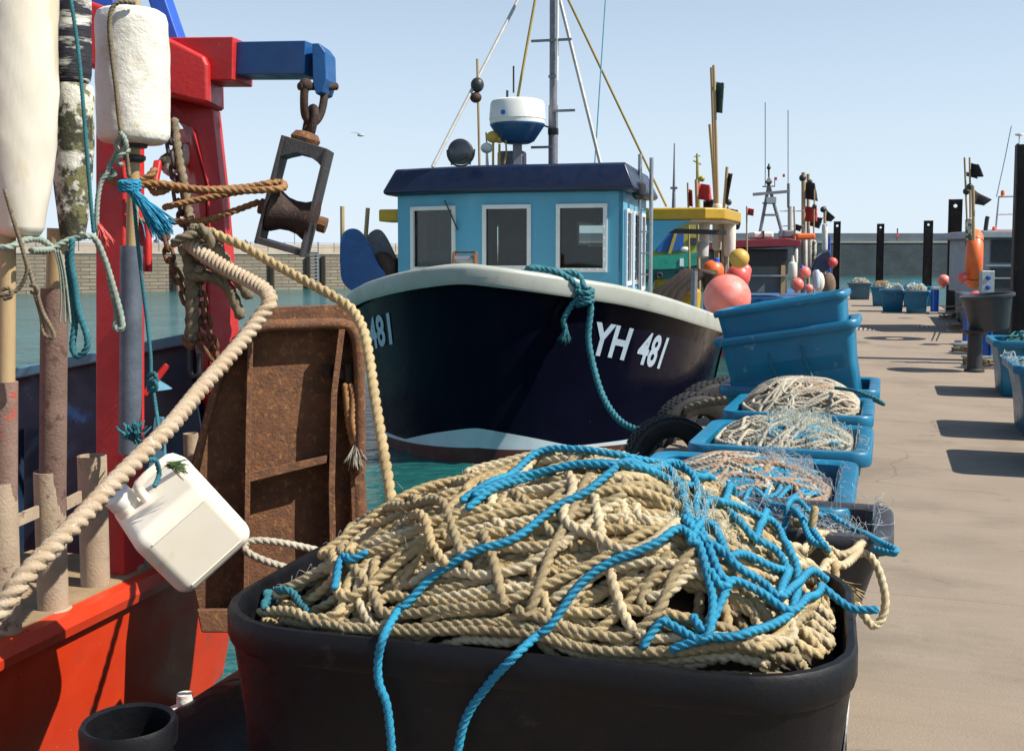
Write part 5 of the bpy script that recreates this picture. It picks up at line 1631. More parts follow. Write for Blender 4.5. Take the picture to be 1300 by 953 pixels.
for a, b in (((357, 171), (322, 308)), ((412, 188), (379, 325))):
    m = MB(); A, B = P(a[0], a[1], BD), P(b[0], b[1], BD); m.prism([A, A + ax_ * .016, B + ax_ * .016, B], (0, .17, 0)); m.build('cheek_plate', STEELD, blk, smooth=False, bevel=.003)
m = MB(); po = [(357, 171), (416, 189), (411, 216), (403, 206), (392, 198), (376, 194), (362, 197), (353, 200)]
m.prism([P(a, b, BD + .012) for a, b in po], (0, .145, 0)); m.build('head_plate', STEELD, blk, smooth=False, bevel=.003)
m = MB(); m.prism(PP([(328, 301, BD + .01), (381, 317, BD + .01), (379, 324, BD + .01), (325, 309, BD + .01)]), (0, .14, 0)); m.build('foot_bar', STEELD, blk, smooth=False, bevel=.003)
rc_ = (P(345, 240, BD) + P(389, 306, BD)) / 2 + Vector((0, .085, 0)); LR = .195
m = MB(); m.lathe([(.02, -LR / 2), (.098, -LR / 2), (.094, -LR * .40), (.074, -LR * .2), (.069, 0), (.074, LR * .2), (.094, LR * .40), (.098, LR / 2), (.02, LR / 2)], rc_, axis=ax_, n=40); m.build('roller', RUSTD, blk, angle=50)
for sgn in (-1, 1):
    m = MB(); m.lathe([(.035, -.018), (.035, .018), (.02, .02)], rc_ + ax_ * sgn * .135, axis=ax_, n=8); m.build('bolt', RUST, blk, smooth=False)

# ---- orange brown ropes between gantry and block
def single(name, label, lst, r_, mat, cat='rope', **kw):
    o = rope(name, PP(lst) if len(lst[0]) == 3 else lst, r_, mat, **kw); return tag(o, label, cat)


arr = [rope_arrays(PP([(136, 228, 4.62), (165, 236, 4.58), (200, 233, 4.6), (250, 240, 4.66), (310, 242, 4.70), (350, 240, 4.72), (360, 238, 4.76), (358, 232, 4.84), (340, 233, 4.8), (310, 238, 4.78), (250, 241, 4.70), (200, 236, 4.66), (160, 230, 4.66)]), .017, 12, 3)]
arr.append(rope_arrays(PP([(150, 232, 4.6), (185, 226, 4.6), (196, 216, 4.62), (190, 228, 4.64), (196, 244, 4.62), (215, 240, 4.64)]), .017, 12, 3))
o = np_object('orange_rope', arr, ROPEOR); tag(o, 'orange brown rope doubled from the gantry leg to the roller block', 'rope')
single('orange_rope', 'orange brown rope running low behind the doubled one, to the gantry', [(206, 264, 4.7), (240, 256, 4.75), (290, 246, 4.8), (330, 240, 4.86)], .016, ROPEOR)
single('orange_rope', 'orange brown rope from the side bolt of the roller block back to the gantry', [(130, 284, 4.74), (160, 280, 4.72), (250, 281, 4.78), (285, 272, 4.84), (330, 256, 4.9)], .016, ROPEOR)

# ---- chains
def chain(label, lst, L, r_, mat=RUST):
    pts = spline(PP(lst), L * .72)
    t = thing('chain', label, 'chain', Vector(pts[-1]))
    for i in range(len(pts) - 1):
        a, b = Vector(pts[i]), Vector(pts[i + 1])
        m = link_mesh((a + b) / 2, b - a, (0, 1, 0) if i % 2 else (1, .1, 0), L, L * .52, r_); m.build('link', mat, t)
    return t


chain('rusty chain swinging from the gantry toward the trawl door, left of its twin', [(203, 272, 4.62), (209, 300, 4.62), (215, 325, 4.6), (222, 347, 4.58), (232, 366, 4.56), (244, 400, 4.55), (256, 432, 4.54), (268, 455, 4.53)], .068, .0085)
chain('rusty chain hanging straight beside the knotted ropes, right of its twin', [(250, 330, 4.55), (254, 365, 4.56), (260, 400, 4.56), (268, 430, 4.57), (277, 455, 4.58)], .064, .0085)
chain('grey chain hanging down inside the right gantry leg', [(214, 165, 4.9), (220, 200, 4.9), (224, 235, 4.9), (230, 270, 4.88), (238, 298, 4.85)], .07, .009, STEELD)
hk = thing('hook', 'dark iron hook hanging from a rope beside the chains', 'hook', P(247, 478, 4.52))
m = MB(); m.tube([Vector(p) for p in spline(PP([(241, 425, 4.52), (241, 462, 4.52), (242, 474, 4.52), (247, 478, 4.52), (252, 474, 4.52), (253, 462, 4.52), (253, 448, 4.52)]), .012)], .010, 10); m.build('hook_bar', DKPLAST, hk)
m = MB(); m.tube(PP([(236, 425, 4.52), (238, 436, 4.52), (246, 440, 4.52)]), .02, 8); m.build('hook_eye', RUST, hk)
single('frayed_rope', 'dark weathered rope length hanging among the chains to the iron hook', [(238, 302, 4.55), (241, 340, 4.53), (244, 380, 4.52), (243, 420, 4.52), (243, 434, 4.52)], .030, ROPEDK)
single('frayed_rope', 'thick pale weathered rope hanging down beside the grey chain on the gantry', [(221, 150, 4.93), (226, 195, 4.9), (234, 235, 4.87), (240, 270, 4.84), (250, 300, 4.7)], .022, ROPEDK)

# ---- the served rail rope bending over, and the ropes knotted at its upper end
served = [(-40, 815, 2.84), (0, 773, 2.9), (28, 735, 2.95), (69, 691, 3.05), (104, 656, 3.16), (140, 617, 3.3), (180, 577, 3.45), (215, 542, 3.6), (256, 492, 3.85), (304, 437, 4.1), (328, 405, 4.2), (343, 384, 4.25), (338, 370, 4.3), (318, 357, 4.35), (291, 343, 4.4), (262, 325, 4.45), (238, 308, 4.5)]
sv = rope('crusted_rope', PP(served[:13]), .031, ROPESERVE, None, 15, 12, 3, 3.6)
tag(sv, 'thick salt crusted rope stretched from the lower left corner up over the trawl door', 'rope')
rope('whipped_length', PP(served[11:]), .0325, ROPESERVE, sv, 15, 9, 3, 2.0)
single('thick_rope', 'thick tan rope from the knot sagging over the trawl door into the black tub', [(262, 292, 4.5), (285, 302, 4.48), (310, 313, 4.45), (345, 333, 4.4), (385, 355, 4.32), (420, 374, 4.25), (446, 392, 4.2), (461, 418, 4.12), (469, 455, 4.05), (476, 505, 3.95), (485, 560, 3.85), (494, 615, 3.75), (502, 672, 3.65)], .0215, ROPETAN)
kn = []
gk = np.random.default_rng(4)
for k in range(6):
    c = np.array(list(P(246 + gk.uniform(-10, 12), 296 + gk.uniform(-14, 34), 4.48 + gk.uniform(-.03, .06))))
    th = np.linspace(0, 5.6, 14) + gk.uniform(0, 6)
    a, b = gk.normal(0, 1, 3), gk.normal(0, 1, 3); a /= np.linalg.norm(a); b -= a * (a @ b); b /= np.linalg.norm(b)
    kn.append(rope_arrays([c + a * .062 * math.cos(t) + b * .05 * math.sin(t) for t in th], .021, 12, 3))
kn.append(rope_arrays(PP([(262, 300, 4.52), (280, 322, 4.5), (294, 345, 4.5), (312, 368, 4.5), (316, 380, 4.5)]), .028, 12, 3))
kn.append(rope_arrays(PP([(236, 350, 4.52), (268, 352, 4.5), (287, 362, 4.5), (298, 382, 4.5), (307, 405, 4.5)]), .026, 12, 3))
kn.append(rope_arrays(PP([(255, 320, 4.5), (272, 338, 4.48), (288, 356, 4.5), (268, 352, 4.54), (250, 335, 4.55)]), .02, 12, 3))
o = np_object('rope_knot', kn, ROPEDK); tag(o, 'bulky knot of weathered ropes where the crusted rope meets the gantry chains', 'rope')

# ---- trawl door
def D(px, py, off=0.0):
    return P(px, py, 4.42 + (px - 250) / 225 * .36 - off)


door = thing('trawl_door', 'rusty steel trawl door hanging upright beside the red hull, with ribs and a tassel rope', 'trawl door', D(360, 775))
DE = (D(260, 500, .05) - D(260, 500)) * -1
m = MB(); out = [(322, 400), (350, 389), (440, 386), (457, 396), (463, 430), (463, 600), (470, 700), (472, 765), (420, 785), (256, 790), (240, 720), (239, 600), (262, 520), (283, 455), (300, 424)]
m.prism([D(a, b) for a, b in out], DE); m.build('plate', RUST, door, smooth=False, bevel=.006)
m = MB(); m.tube([Vector(p) for p in spline([D(a, b, .085) for a, b in ((282, 470), (300, 436), (330, 415), (380, 412), (432, 411), (448, 420), (455, 450), (457, 520), (457, 600))], .02)], .024, 12); m.build('rim_tube', RUST, door)
m = MB(); m.tube([Vector(p) for p in spline([D(a, b, .01) for a, b in ((248, 600), (264, 528), (284, 464), (300, 430))], .02)], .016, 10); m.build('edge_weld', RUST, door)
fl = [(282, 470), (300, 436), (330, 415), (380, 412), (432, 411), (448, 420), (455, 450), (457, 520), (457, 600)]
m = MB(); m.loft([[D(a, b, .0), D(a, b, .085), D(a + 1.5, b - 2, .085), D(a + 1.5, b - 2, .0)] for a, b in fl]); m.build('rim_flange', RUST, door, smooth=False)
def rib(pts, wpx, prot, nm='rib'):
    m = MB(); n = len(pts)
    L_ = [D(a - wpx / 2, b, .001) for a, b in pts]; R_ = [D(a + wpx / 2, b, .001) for a, b in pts]
    L2 = [D(a - wpx / 2, b, prot) for a, b in pts]; R2 = [D(a + wpx / 2, b, prot) for a, b in pts]
    m.loft([[L_[i], L2[i], R2[i], R_[i]] for i in range(n)]); return m.build(nm, RUST, door, smooth=False, bevel=.003)
rib([(318, 430), (315, 560), (312, 788)], 7, .13)
rib([(434, 418), (424, 500), (421, 620), (424, 775)], 8, .12)
rib([(446, 560), (449, 640), (452, 770)], 6, .06)
m = MB(); m.prism([D(309, 614, .001), D(413, 588, .001), D(414, 578, .001), D(309, 601, .001)], D(360, 600, .12) - D(360, 600)); m.build('cross_bar', RUST, door, smooth=False, bevel=.004)
m = MB(); m.tube([D(454, 612, .03), D(455, 712, .03)], .037, 14); m.build('hinge_tube', RUST, door)
m = MB(); m.tube([D(466, 660, .0), D(467, 730, .0)], .03, 12); m.build('hinge_tube', RUST, door)
m = MB(); m.bar(D(414, 468, .03), D(438, 476, .03), .03, .04); m.bar(D(415, 462, .05), D(416, 480, .05), .02, .03); m.bar(D(441, 462, .05), D(442, 486, .05), .02, .03); m.build('latch', RUSTD, door, smooth=False, bevel=.004)
m = MB(); m.torus(D(444, 691, .06), .024, .009, (0.2, -1, .1), 18, 8); m.bar(D(430, 704, .04), D(462, 702, .04), .04, .03); m.build('ring_bolt', RUSTD, door)
m = MB(); m.prism([D(250, 772, .02), D(330, 770, .02), D(326, 782, .02), D(300, 800, .02), D(256, 800, .02)], D(260, 700, .11) - D(260, 700)); m.build('shoe', RUST, door, smooth=False, bevel=.006)
ts = np_object('tassel_rope', [rope_arrays([D(438, 486, .06), D(440, 510, .07), D(443, 540, .07), D(449, 566, .07)], .016, 12, 3), rope_arrays([D(444, 486, .07), D(448, 505, .08), D(447, 535, .09), D(451, 562, .08)], .014, 12, 3)], ROPEOR)
tag(ts, 'ochre rope end with a pale straw tassel hanging on the trawl door', 'rope')
np_object('straw_tassel', tassel(D(451, 562, .08), (.08, -.1, -1), .11, .2, 130, .0018, 5), ROPETAN2, ts)

# ---- jerrycan
jd = P(166, 694, 3.40)
ja, jb, jc = Vector((225 / 318, .326, 200 / 318)).normalized(), Vector((-210 / 403, .84, 60 / 403)).normalized(), Vector((138 / 288, .432, -220 / 288)).normalized()
jb = (jb - ja * jb.dot(ja)).normalized(); jc2 = ja.cross(jb); jc = jc2 if jc2.dot(jc) > 0 else -jc2
la, lb, lc = .305, .39, .29
J = lambda a, b, c: jd + ja * la * a + jb * lb * b + jc * lc * c
can = thing('jerrycan', 'white plastic jerrycan with a screw cap, hanging from the crusted rope', 'jerrycan', J(.5, .5, 1))
m = MB(); m.box(J(.5, .5, .5), (la, lb, lc), Matrix((ja, jb, jc)).transposed()); m.build('can_body', PLASTW, can, bevel=.052, segs=6)
for f0 in (.16, .86):
    m = MB(); m.tube([J(.16, .0, f0), J(.84, .0, f0)], .0028, 6); m.build('moulded_seam', PLASTW, can)
m = MB(); m.lathe([(.045, -.02), (.045, .02), (.04, .024)], J(.20, .62, 0), axis=-jc, n=28); m.build('neck', PLASTW, can, angle=40)
m = MB(); pr = []; m.lathe([(.044, .0), (.047, .004), (.047, .045), (.040, .052), (.01, .053)], J(.20, .62, 0) - jc * .022, axis=-jc, n=32); m.build('screw_cap', WHITE, can, angle=40)
m = MB(); hh = [J(.40, .5, .02), J(.42, .5, 0) - jc * .05, J(.5, .5, 0) - jc * .062, J(.8, .5, 0) - jc * .062, J(.90, .5, 0) - jc * .05, J(.93, .5, .02)]
m.tube([Vector(p) for p in spline(hh, .012)], .017, 12); m.build('can_handle', PLASTW, can)
single('teal_lashing', 'teal cord lashing the jerrycan handle up to the crusted rope', [(196, 618, 3.45), (202, 602, 3.5), (198, 585, 3.48), (190, 582, 3.46), (193, 570, 3.5), (190, 560, 3.5)], .009, ROPETEAL)
wd = np_object('weed_strands', tassel(P(212, 590, 3.5), (.9, -.1, -.15), .07, .35, 18, .0022, 12, .01), WEED); tag(wd, 'few green weed strands caught at the jerrycan handle', 'seaweed')
single('tan_rope', 'tan rope looped from the jerrycan corner round toward the black tub', [(460, 722, 3.85), (440, 708, 3.85), (410, 700, 3.82), (370, 691, 3.78), (335, 686, 3.74), (314, 688, 3.72), (312, 698, 3.70), (328, 708, 3.70), (360, 719, 3.72), (400, 727, 3.75), (432, 729, 3.78), (450, 735, 3.78)], .014, ROPETAN2)

# ---- cords, frayed ends and strings on the poles
single('teal_rope', 'thin grey teal cord hanging over the stained floats', [(86, -20, 3.98), (94, 25, 3.98), (101, 80, 3.98), (107, 150, 3.98), (112, 215, 3.98), (116, 265, 3.99), (119, 296, 4.0)], .008, ROPETEAL, n=9)
single('brown_cord', 'brown cord tied round the white drum float', [(172, 4, 4.32), (152, 3, 4.3), (142, 12, 4.29), (139, 35, 4.29), (142, 70, 4.29), (147, 110, 4.29), (150, 140, 4.29), (154, 170, 4.3), (160, 195, 4.34), (164, 225, 4.36)], .010, ROPEDK, n=9)
arr = [rope_arrays(PP(q), .011, 9, 3) for q in (
    [(152, 168, 4.3), (158, 175, 4.27), (160, 186, 4.27), (152, 192, 4.29), (147, 182, 4.3), (155, 172, 4.28)], [(165, 190, 4.3), (154, 196, 4.27), (148, 205, 4.28), (156, 210, 4.3)],
    [(150, 190, 4.3), (142, 205, 4.3), (136, 220, 4.28), (128, 232, 4.27), (124, 255, 4.26), (123, 285, 4.25), (127, 300, 4.25)], [(145, 200, 4.32), (138, 212, 4.32), (146, 220, 4.3), (136, 226, 4.3), (126, 222, 4.3)])]
o = np_object('pale_cord', arr, ROPEGRN); tag(o, 'pale knotted cord trailing below the white drum float', 'rope')
np_object('red_fray', tassel(P(126, 285, 4.22), (.35, 0, -1), .09, .16, 40, .0016, 6), REDB, o)
single('green_rope', 'pale green rope tied across the two left poles with a loose hanging end', [(-20, 312, 3.74), (10, 314, 3.74), (32, 305, 3.8), (50, 304, 3.9), (66, 316, 3.96), (40, 318, 3.82), (60, 318, 3.95), (85, 306, 4.0), (108, 300, 4.02), (121, 304, 4.05), (133, 330, 4.08), (144, 365, 4.1), (153, 398, 4.1), (155, 416, 4.1), (147, 416, 4.1), (148, 395, 4.12), (138, 350, 4.14)], .013, ROPEGRN)
single('teal_rope', 'dark teal rope looped down from the pole lashing beside the thick rusty pole', [(92, 302, 3.98), (90, 330, 3.98), (95, 360, 3.98), (100, 395, 3.98), (110, 425, 3.98), (110, 442, 3.98), (99, 452, 3.98), (92, 440, 3.98), (95, 405, 3.99), (88, 350, 4.0), (86, 318, 4.0)], .013, ROPETEAL)
wsp_ = [rope_arrays(PP([(70 + dx, 318, 3.97), (76 + dx, 345, 3.97), (78 + dx * 1.4, 380, 3.97), (76 + dx * 2.2, 410, 3.97)]), .005, 6, 3) for dx in (0, 3, 6)]
o = np_object('frayed_strands', wsp_, ROPEGRN); tag(o, 'three unlaid pale strands hanging before the thick rusty pole', 'rope')
arr = [rope_arrays(PP(q), .008, 9, 3) for q in ([(6, 240, 3.70), (18, 282, 3.70), (30, 322, 3.72), (34, 345, 3.74), (24, 366, 3.74), (8, 374, 3.72), (-6, 376, 3.72)], [(34, 330, 3.74), (40, 352, 3.75), (45, 366, 3.75), (54, 395, 3.76), (66, 418, 3.76), (68, 428, 3.76), (56, 424, 3.76), (52, 400, 3.77), (44, 372, 3.77)],
                                               [(38, 362, 3.73), (46, 364, 3.72), (46, 372, 3.73), (39, 370, 3.74)], [(2, 368, 3.70), (12, 366, 3.70), (14, 376, 3.70), (4, 380, 3.7)])]
o = np_object('tan_string', arr, ROPEDK); tag(o, 'tan string looped from the bullet float to its bamboo pole', 'rope')
single('teal_rope', 'long teal cord hanging in front of the grey pole with knots in it', [(168, 232, 4.33), (171, 265, 4.33), (175, 310, 4.33), (181, 360, 4.33), (187, 410, 4.33), (191, 450, 4.32), (192, 480, 4.31), (197, 510, 4.3), (202, 545, 4.2), (206, 570, 4.0)], .0085, ROPETEAL, n=9)
arr = [rope_arrays(PP([(188 + k, 478 + 8 * k, 4.29), (196, 474 + 9 * k, 4.26), (198, 484 + 9 * k, 4.27), (190, 488 + 8 * k, 4.28), (189, 480 + 8 * k, 4.30)]), .010, 9, 3) for k in range(2)]
o = np_object('cord_knot', arr, ROPETEAL); tag(o, 'double knot in the long teal cord before the blue bulwark', 'rope')
np_object('whisk', tassel(P(172, 556, 4.3), (0, -.1, 1), .07, .55, 70, .0045, 31), ROPETEAL, o)
o = np_object('blue_tassel', tassel(P(168, 243, 4.3), (.85, -.1, -.9), .20, .13, 150, .0026, 2, .02), ROPEBL); tag(o, 'bright blue frayed rope tassel knotted on the bamboo under the drum float', 'rope')
np_object('knot', [rope_arrays([P(166, 240, 4.33) + Vector((.035 * math.cos(t), .035 * math.sin(t) - .01, .012 * k + .006 * math.sin(t))) for t in np.linspace(0, 6.2, 12)], .012, 9, 3) for k in range(3)], ROPEBL, o)
# white fender wedged between hull and pontoon
f_ = thing('fender', 'white fender between the red hull and the pontoon', 'fender', P(240, 905, 3.9))
m = MB(); c = P(236, 945, 3.85); m.lathe([(.02, -.28), (.09, -.24), (.105, -.16), (.105, .06), (.09, .12), (.03, .15), (.028, .19)], c, n=28); m.build('fender_body', FLOATW, f_)
# distant gull
gl = thing('gull', 'small gull flying in the sky right of the hanging block', 'bird', P(458, 172, 40))
m = MB(); c = P(458, 172, 40); m.ball(c, .055, 10, 8, (2.4, 1, .8))
m.build('body', GULLW, gl)
for sgn in (-1, 1):
    m = MB(); m.prism([c + Vector((-.04, 0, .02)), c + Vector((.06, 0, .02)), c + Vector((sgn * .20 + .03, sgn * .12, .10)), c + Vector((sgn * .36, sgn * .2, .06)), c + Vector((sgn * .18, sgn * .12, .07))], (0, 0, .012)); m.build('wing', GULLW, gl, smooth=False)
# ================================================================== steel piles along the pontoon
def pile(label, px, py_top, d, wd=.38, dep=.34):
    c = P(px, 330, d); zt = P(px, py_top, d).z; zb = -3.0
    t = thing('steel_pile', label, 'pile', (c.x, d, WATER), -PYAW, 'steel piles along the pontoon')
    W_ = wmat(t); o = lambda x, y, z: W_ @ Vector((x, y, z - WATER))
    m = MB(); n = 20; hr = .055; hz = zt - .20; hw = wd / 2 - .016
    zl = zt - .40
    circ = [(hr * math.cos(2 * math.pi * k / n), hz + hr * math.sin(2 * math.pi * k / n)) for k in range(n)]
    sq = []
    for k in range(n):
        a = 2 * math.pi * k / n; ca, sa = math.cos(a), math.sin(a); s_ = min(hw / max(1e-6, abs(ca)), .20 / max(1e-6, abs(sa)))
        sq.append((ca * s_, hz + sa * s_))
    for y in (-.01, .01):
        base = len(m.v)
        m.v += [tuple(o(x, y, z)) for x, z in circ] + [tuple(o(x, y, z)) for x, z in sq]
        for k in range(n):
            l = (k + 1) % n; m.f.append((base + k, base + l, base + n + l, base + n + k))
        for cx_, cz_, i in ((hw, zt, None), (-hw, zt, None), (-hw, zl, None), (hw, zl, None)):
            a = math.atan2(cz_ - hz, cx_); k0 = int((a % (2 * math.pi)) / (2 * math.pi) * n)
            m.v.append(tuple(o(cx_, y, cz_))); m.f.append((base + n + k0, base + n + (k0 + 1) % n, len(m.v) - 1))
    for k in range(n):
        l = (k + 1) % n; b2_ = len(m.v)
        m.v += [tuple(o(circ[k][0], -.01, circ[k][1])), tuple(o(circ[l][0], -.01, circ[l][1])), tuple(o(circ[l][0], .01, circ[l][1])), tuple(o(circ[k][0], .01, circ[k][1]))]
        m.f.append((b2_, b2_ + 1, b2_ + 2, b2_ + 3))
    m.box(o(0, 0, (zl + zb) / 2 - .001), (hw * 2, .02, zl - zb), rotz(-PYAW))
    m.build('web', PILE, t, smooth=False)
    for sgn in (-1, 1):
        m = MB(); m.box(o(sgn * (wd / 2 - .008), 0, (zt + zb) / 2), (.018, dep, zt - zb), rotz(-PYAW)); m.build('flange', PILE, t, smooth=False)
    return t


pile('dark steel pile with a hole near its top, tallest and nearest, at the right edge', 1302, 183, 17.3)
pile('dark steel pile with a hole near its top, between the orange lifebuoy and pink buoy', 1211, 253, 33.5)
pile('dark steel pile rising behind the far blue bins, close to the blue pedestal', 1177.5, 280, 53, .42)
pile('dark steel pile standing alone behind the farthest grey teal bin', 1117, 284, 59, .38)
pile('dark steel pile beside the navy cover of the maroon boat', 1062, 281, 50, .30)

# ================================================================== right hand row of bins
def left_corner_bin(label, d, x, w_, L, H, mat=BINBL):
    c = Vector((x, d, 0)) + PRX * w_ / 2 + PD * L / 2
    return bin_('blue_bin', label, c, PYAW, w_, L, H, mat, group='blue bins along the right pontoon edge'), c


_, c1_ = left_corner_bin('blue bin heaped with dark green net, farthest of the right hand row', 12.75, 5.60, 1.0, 1.12, .66)
_, c2_ = left_corner_bin('blue bin with white net inside, second of the right hand row', 9.72, 4.46, 1.0, 1.15, .66)
_, c3_ = left_corner_bin('blue bin nearest of the right hand row, cut off by the frame edge', 8.0, 3.88, 1.0, 1.15, .66)
gR = np.random.default_rng(41)
dR = lambda u, v: .56 + .16 * np.clip(1 - u * u, 0, 1) * np.clip(1 - v * v, 0, 1)
hR = Heap(c1_, PYAW, .42, .48, .15, dR, rim=.66)
o = hR.core('net_heap', NETG); tag(o, 'dark green net heaped in the far bin of the right hand row', 'net')
np_object('strands', [rope_arrays(hR.lay(hR.loop(gR, gR.uniform(-.3, .3), gR.uniform(-.3, .3), gR.uniform(.1, .3), gR.uniform(.04, .12), gR.uniform(0, 3), 1.2, .15), .012), .012, 7, 3, per=6) for k in range(16)], ROPETEAL, o)
hR2 = Heap(c2_, PYAW, .42, .48, .15, dR, rim=.66)
o = hR2.core('net_heap', NETW); tag(o, 'white net lying in the second bin of the right hand row', 'net')
np_object('strands', fuzz(hR2, gR, 130, .0022, .08, .4), NETW, o)


# ================================================================== pedestals, bucket, cleats
def pedestal(label, px, d, h=.80, head=False):
    c = P(px, 330, d); c.z = 0
    t = thing('service_pedestal', label, 'pedestal', c, -PYAW * .0, 'blue service pedestals')
    m = MB(); m.box(c + Vector((0, 0, .035)), (.42, .34, .07)); m.build('base_plate', GALV, t, smooth=False, bevel=.01)
    m = MB()
    m.box(c + Vector((0, 0, .07 + (h - .15) / 2)), (.13, .12, h - .15))
    for sgn in (-1, 1):
        m.box(c + Vector((sgn * .08, -.01, .07 + (h - .15) / 2)), (.03, .17, h - .152))
    m.build('column', PEDBLUE, t, smooth=False, bevel=.006)
    m = MB(); m.box(c + Vector((0, 0, h - .035)), (.21, .20, .085)); m.build('cap', GALV, t, smooth=False, bevel=.012)
    if head:
        m = MB(); m.box(c + Vector((0, 0, h + .24)), (.42, .22, .05)); m.box(c + Vector((0, 0, h + .11)), (.16, .14, .21)); m.build('head_bracket', GALV, t, smooth=False, bevel=.008)
        m = MB(); m.box(c + Vector((.02, 0, h + .45)), (.20, .10, .37)); hb = m.build('socket_box', GALV, t, smooth=False, bevel=.012)
        for z in (.38, .53):
            m = MB(); m.lathe([(.035, 0), (.035, .02), (.02, .026)], c + Vector((.02, -.05, h + z)), axis=(0, -1, 0), n=16); m.build('socket', PEDBLUE, hb, smooth=False)
    return t


pedestal('blue service pedestal with a galvanised socket box, behind the dark bucket', 1252, 16.9, .80, True)
pedestal('blue service pedestal half hidden left of the dark bucket', 1233, 20.8)
pedestal('blue service pedestal beside the far pair of blue bins', 1188, 32.5)
bo = P(1241, 330, 15.7); bo.z = 0
t = thing('bollard', 'black bollard under the dark bucket', 'bollard', bo)
m = MB(); m.lathe([(.14, 0), (.14, .03), (.105, .05), (.10, .52), (.20, .58), (.20, .60)], bo, n=24); m.build('bollard_post', DKPLAST, t, angle=35)
t = thing('bucket', 'large dark grey bucket standing on the bollard by the blue pedestals', 'bucket', bo + Vector((.20, 0, .604)))
c = bo + Vector((.20, 0, .604))
tl = Matrix.Rotation(R(-6), 3, 'Y'); ax = tl @ Vector((0, 0, 1))
m = MB(); m.lathe([(.01, .0), (.24, .0), (.26, .02), (.335, .46), (.345, .47)], c, axis=ax, n=40, caps=False); m.lathe([(.33, .468), (.25, .03), (.01, .025)], c, axis=ax, n=40, caps=False); m.build('bucket_body', BUCKET, t, angle=40)
m = MB(); m.lathe([(.336, .455), (.365, .46), (.375, .475), (.375, .505), (.36, .512), (.335, .51), (.328, .47)], c, axis=ax, n=40, caps=False); m.build('bucket_rim', BUCKET, t, angle=40)


def cleat(label, px, py, rp):
    c = PZ(px, py, 0)
    t = thing('mooring_cleat', label, 'cleat', c, -PYAW, 'mooring cleats on the right pontoon edge')
    m = MB(); m.box(c + Vector((0, 0, .02)), (.5, .22, .04), rotz(-PYAW)); m.build('base', GALV, t, smooth=False, bevel=.008)
    for sgn in (-1, 1):
        m = MB(); m.lathe([(.035, .04), (.03, .14)], c + PRX * .1 * sgn, n=12); m.build('horn_post', GALV, t)
    m = MB(); m.tube([c + PRX * -.25 + Vector((0, 0, .17)), c + PRX * -.1 + Vector((0, 0, .155)), c + PRX * .1 + Vector((0, 0, .155)), c + PRX * .25 + Vector((0, 0, .17))], [.02, .032, .032, .02], 10); m.build('horn', GALV, t)
    g = np.random.default_rng(int(px)); arr = []
    for k in range(rp):
        a0 = g.uniform(0, 6); arr.append(rope_arrays([c + PRX * (.20 * math.cos(a + a0) * g.uniform(.8, 1.2)) + PD * (.15 * math.sin(a + a0) * g.uniform(.8, 1.2)) + Vector((0, 0, .06 + .028 * k + .01 * math.sin(3 * a))) for a in np.linspace(0, 6.1, 12)], .020, 9, 3))
    arr.append(rope_arrays([c + Vector((0, 0, .15)), c + PRX * .35 + Vector((0, 0, .10)), c + PRX * .8 + Vector((0, 0, -.05)), c + PRX * 1.6 + PD * .2 + Vector((0, 0, .25))], .018, 9, 3))
    o = np_object('mooring_line', arr, ROPEDK); tag(o, label.replace('cleat', 'rope coiled on the cleat').replace('steel ', 'weathered '), 'rope')


cleat('steel cleat at the foot of the dark bucket and pedestals', 1243, 467, 4)
cleat('steel cleat just left of the half hidden pedestal', 1225, 449, 3)
cleat('steel cleat farther up the right pontoon edge below the steel pile', 1217, 421, 5)
cleat('steel cleat farthest up the right pontoon edge by the lone pedestal', 1203, 405, 2)
for px, py, lab in ((1096, 418, 'pale perforated drain cover nearest the tilted blue bins'), (1179, 415, 'pale perforated drain cover in the middle of the pontoon'), (1211, 414, 'pale perforated drain cover close to the right pontoon edge')):
    c = PZ(px, py, 0); t = thing('drain_cover', lab, 'drain cover', c, -PYAW, 'drain covers in the pontoon deck')
    m = MB(); m.box(c + Vector((0, 0, .006)), (.5, .9, .004), rotz(-PYAW)); m.build('plate', COPE, t, smooth=False)
    m = MB()
    for i in range(5):
        for j in range(6):
            m.box(c + PRX * (-.2 + .1 * i) + PD * (-.36 + .144 * j) + Vector((0, 0, .0105)), (.045, .07, .003), rotz(-PYAW))
    m.build('slots', DKPLAST, t, smooth=False)['kind'] = 'stuff'


# ================================================================== far bins on the pontoon
def mound(name, label, c, w_, L, z0, h, mat, seed, yaw=PYAW, strands=None):
    g = np.random.default_rng(seed); n = 16; m = MB(); ph = g.uniform(0, 6, 6); rt = rotz(-yaw)
    for i in range(n):
        for j in range(n):
            u, v = -1 + 2 * i / (n - 1), -1 + 2 * j / (n - 1)
            z = h * max(0, 1 - u ** 4) * max(0, 1 - v ** 4) * (.75 + .25 * math.sin(4 * u + ph[0]) * math.cos(5 * v + ph[1])) + g.uniform(0, .05) * h * 4 * max(0, 1 - u * u) * max(0, 1 - v * v)
            p = rt @ Vector((u * w_ / 2, v * L / 2, 0)); m.v.append((c[0] + p.x, c[1] + p.y, z0 + z))
    for i in range(n - 1):
        for j in range(n - 1):
            m.f.append((i * n + j, (i + 1) * n + j, (i + 1) * n + j + 1, i * n + j + 1))
    o = tag(m.build(name, mat), label, 'net')
    hh = Heap(c, yaw, w_ / 2 * .95, L / 2 * .95, .05, lambda u, v: z0 + h * np.clip(1 - u ** 4, 0, 1) * np.clip(1 - v ** 4, 0, 1), rim=None, cell=.03)
    np_object('strands', fuzz(hh, g, 60, .006, .08, .4), strands or NETW, o)
    return o


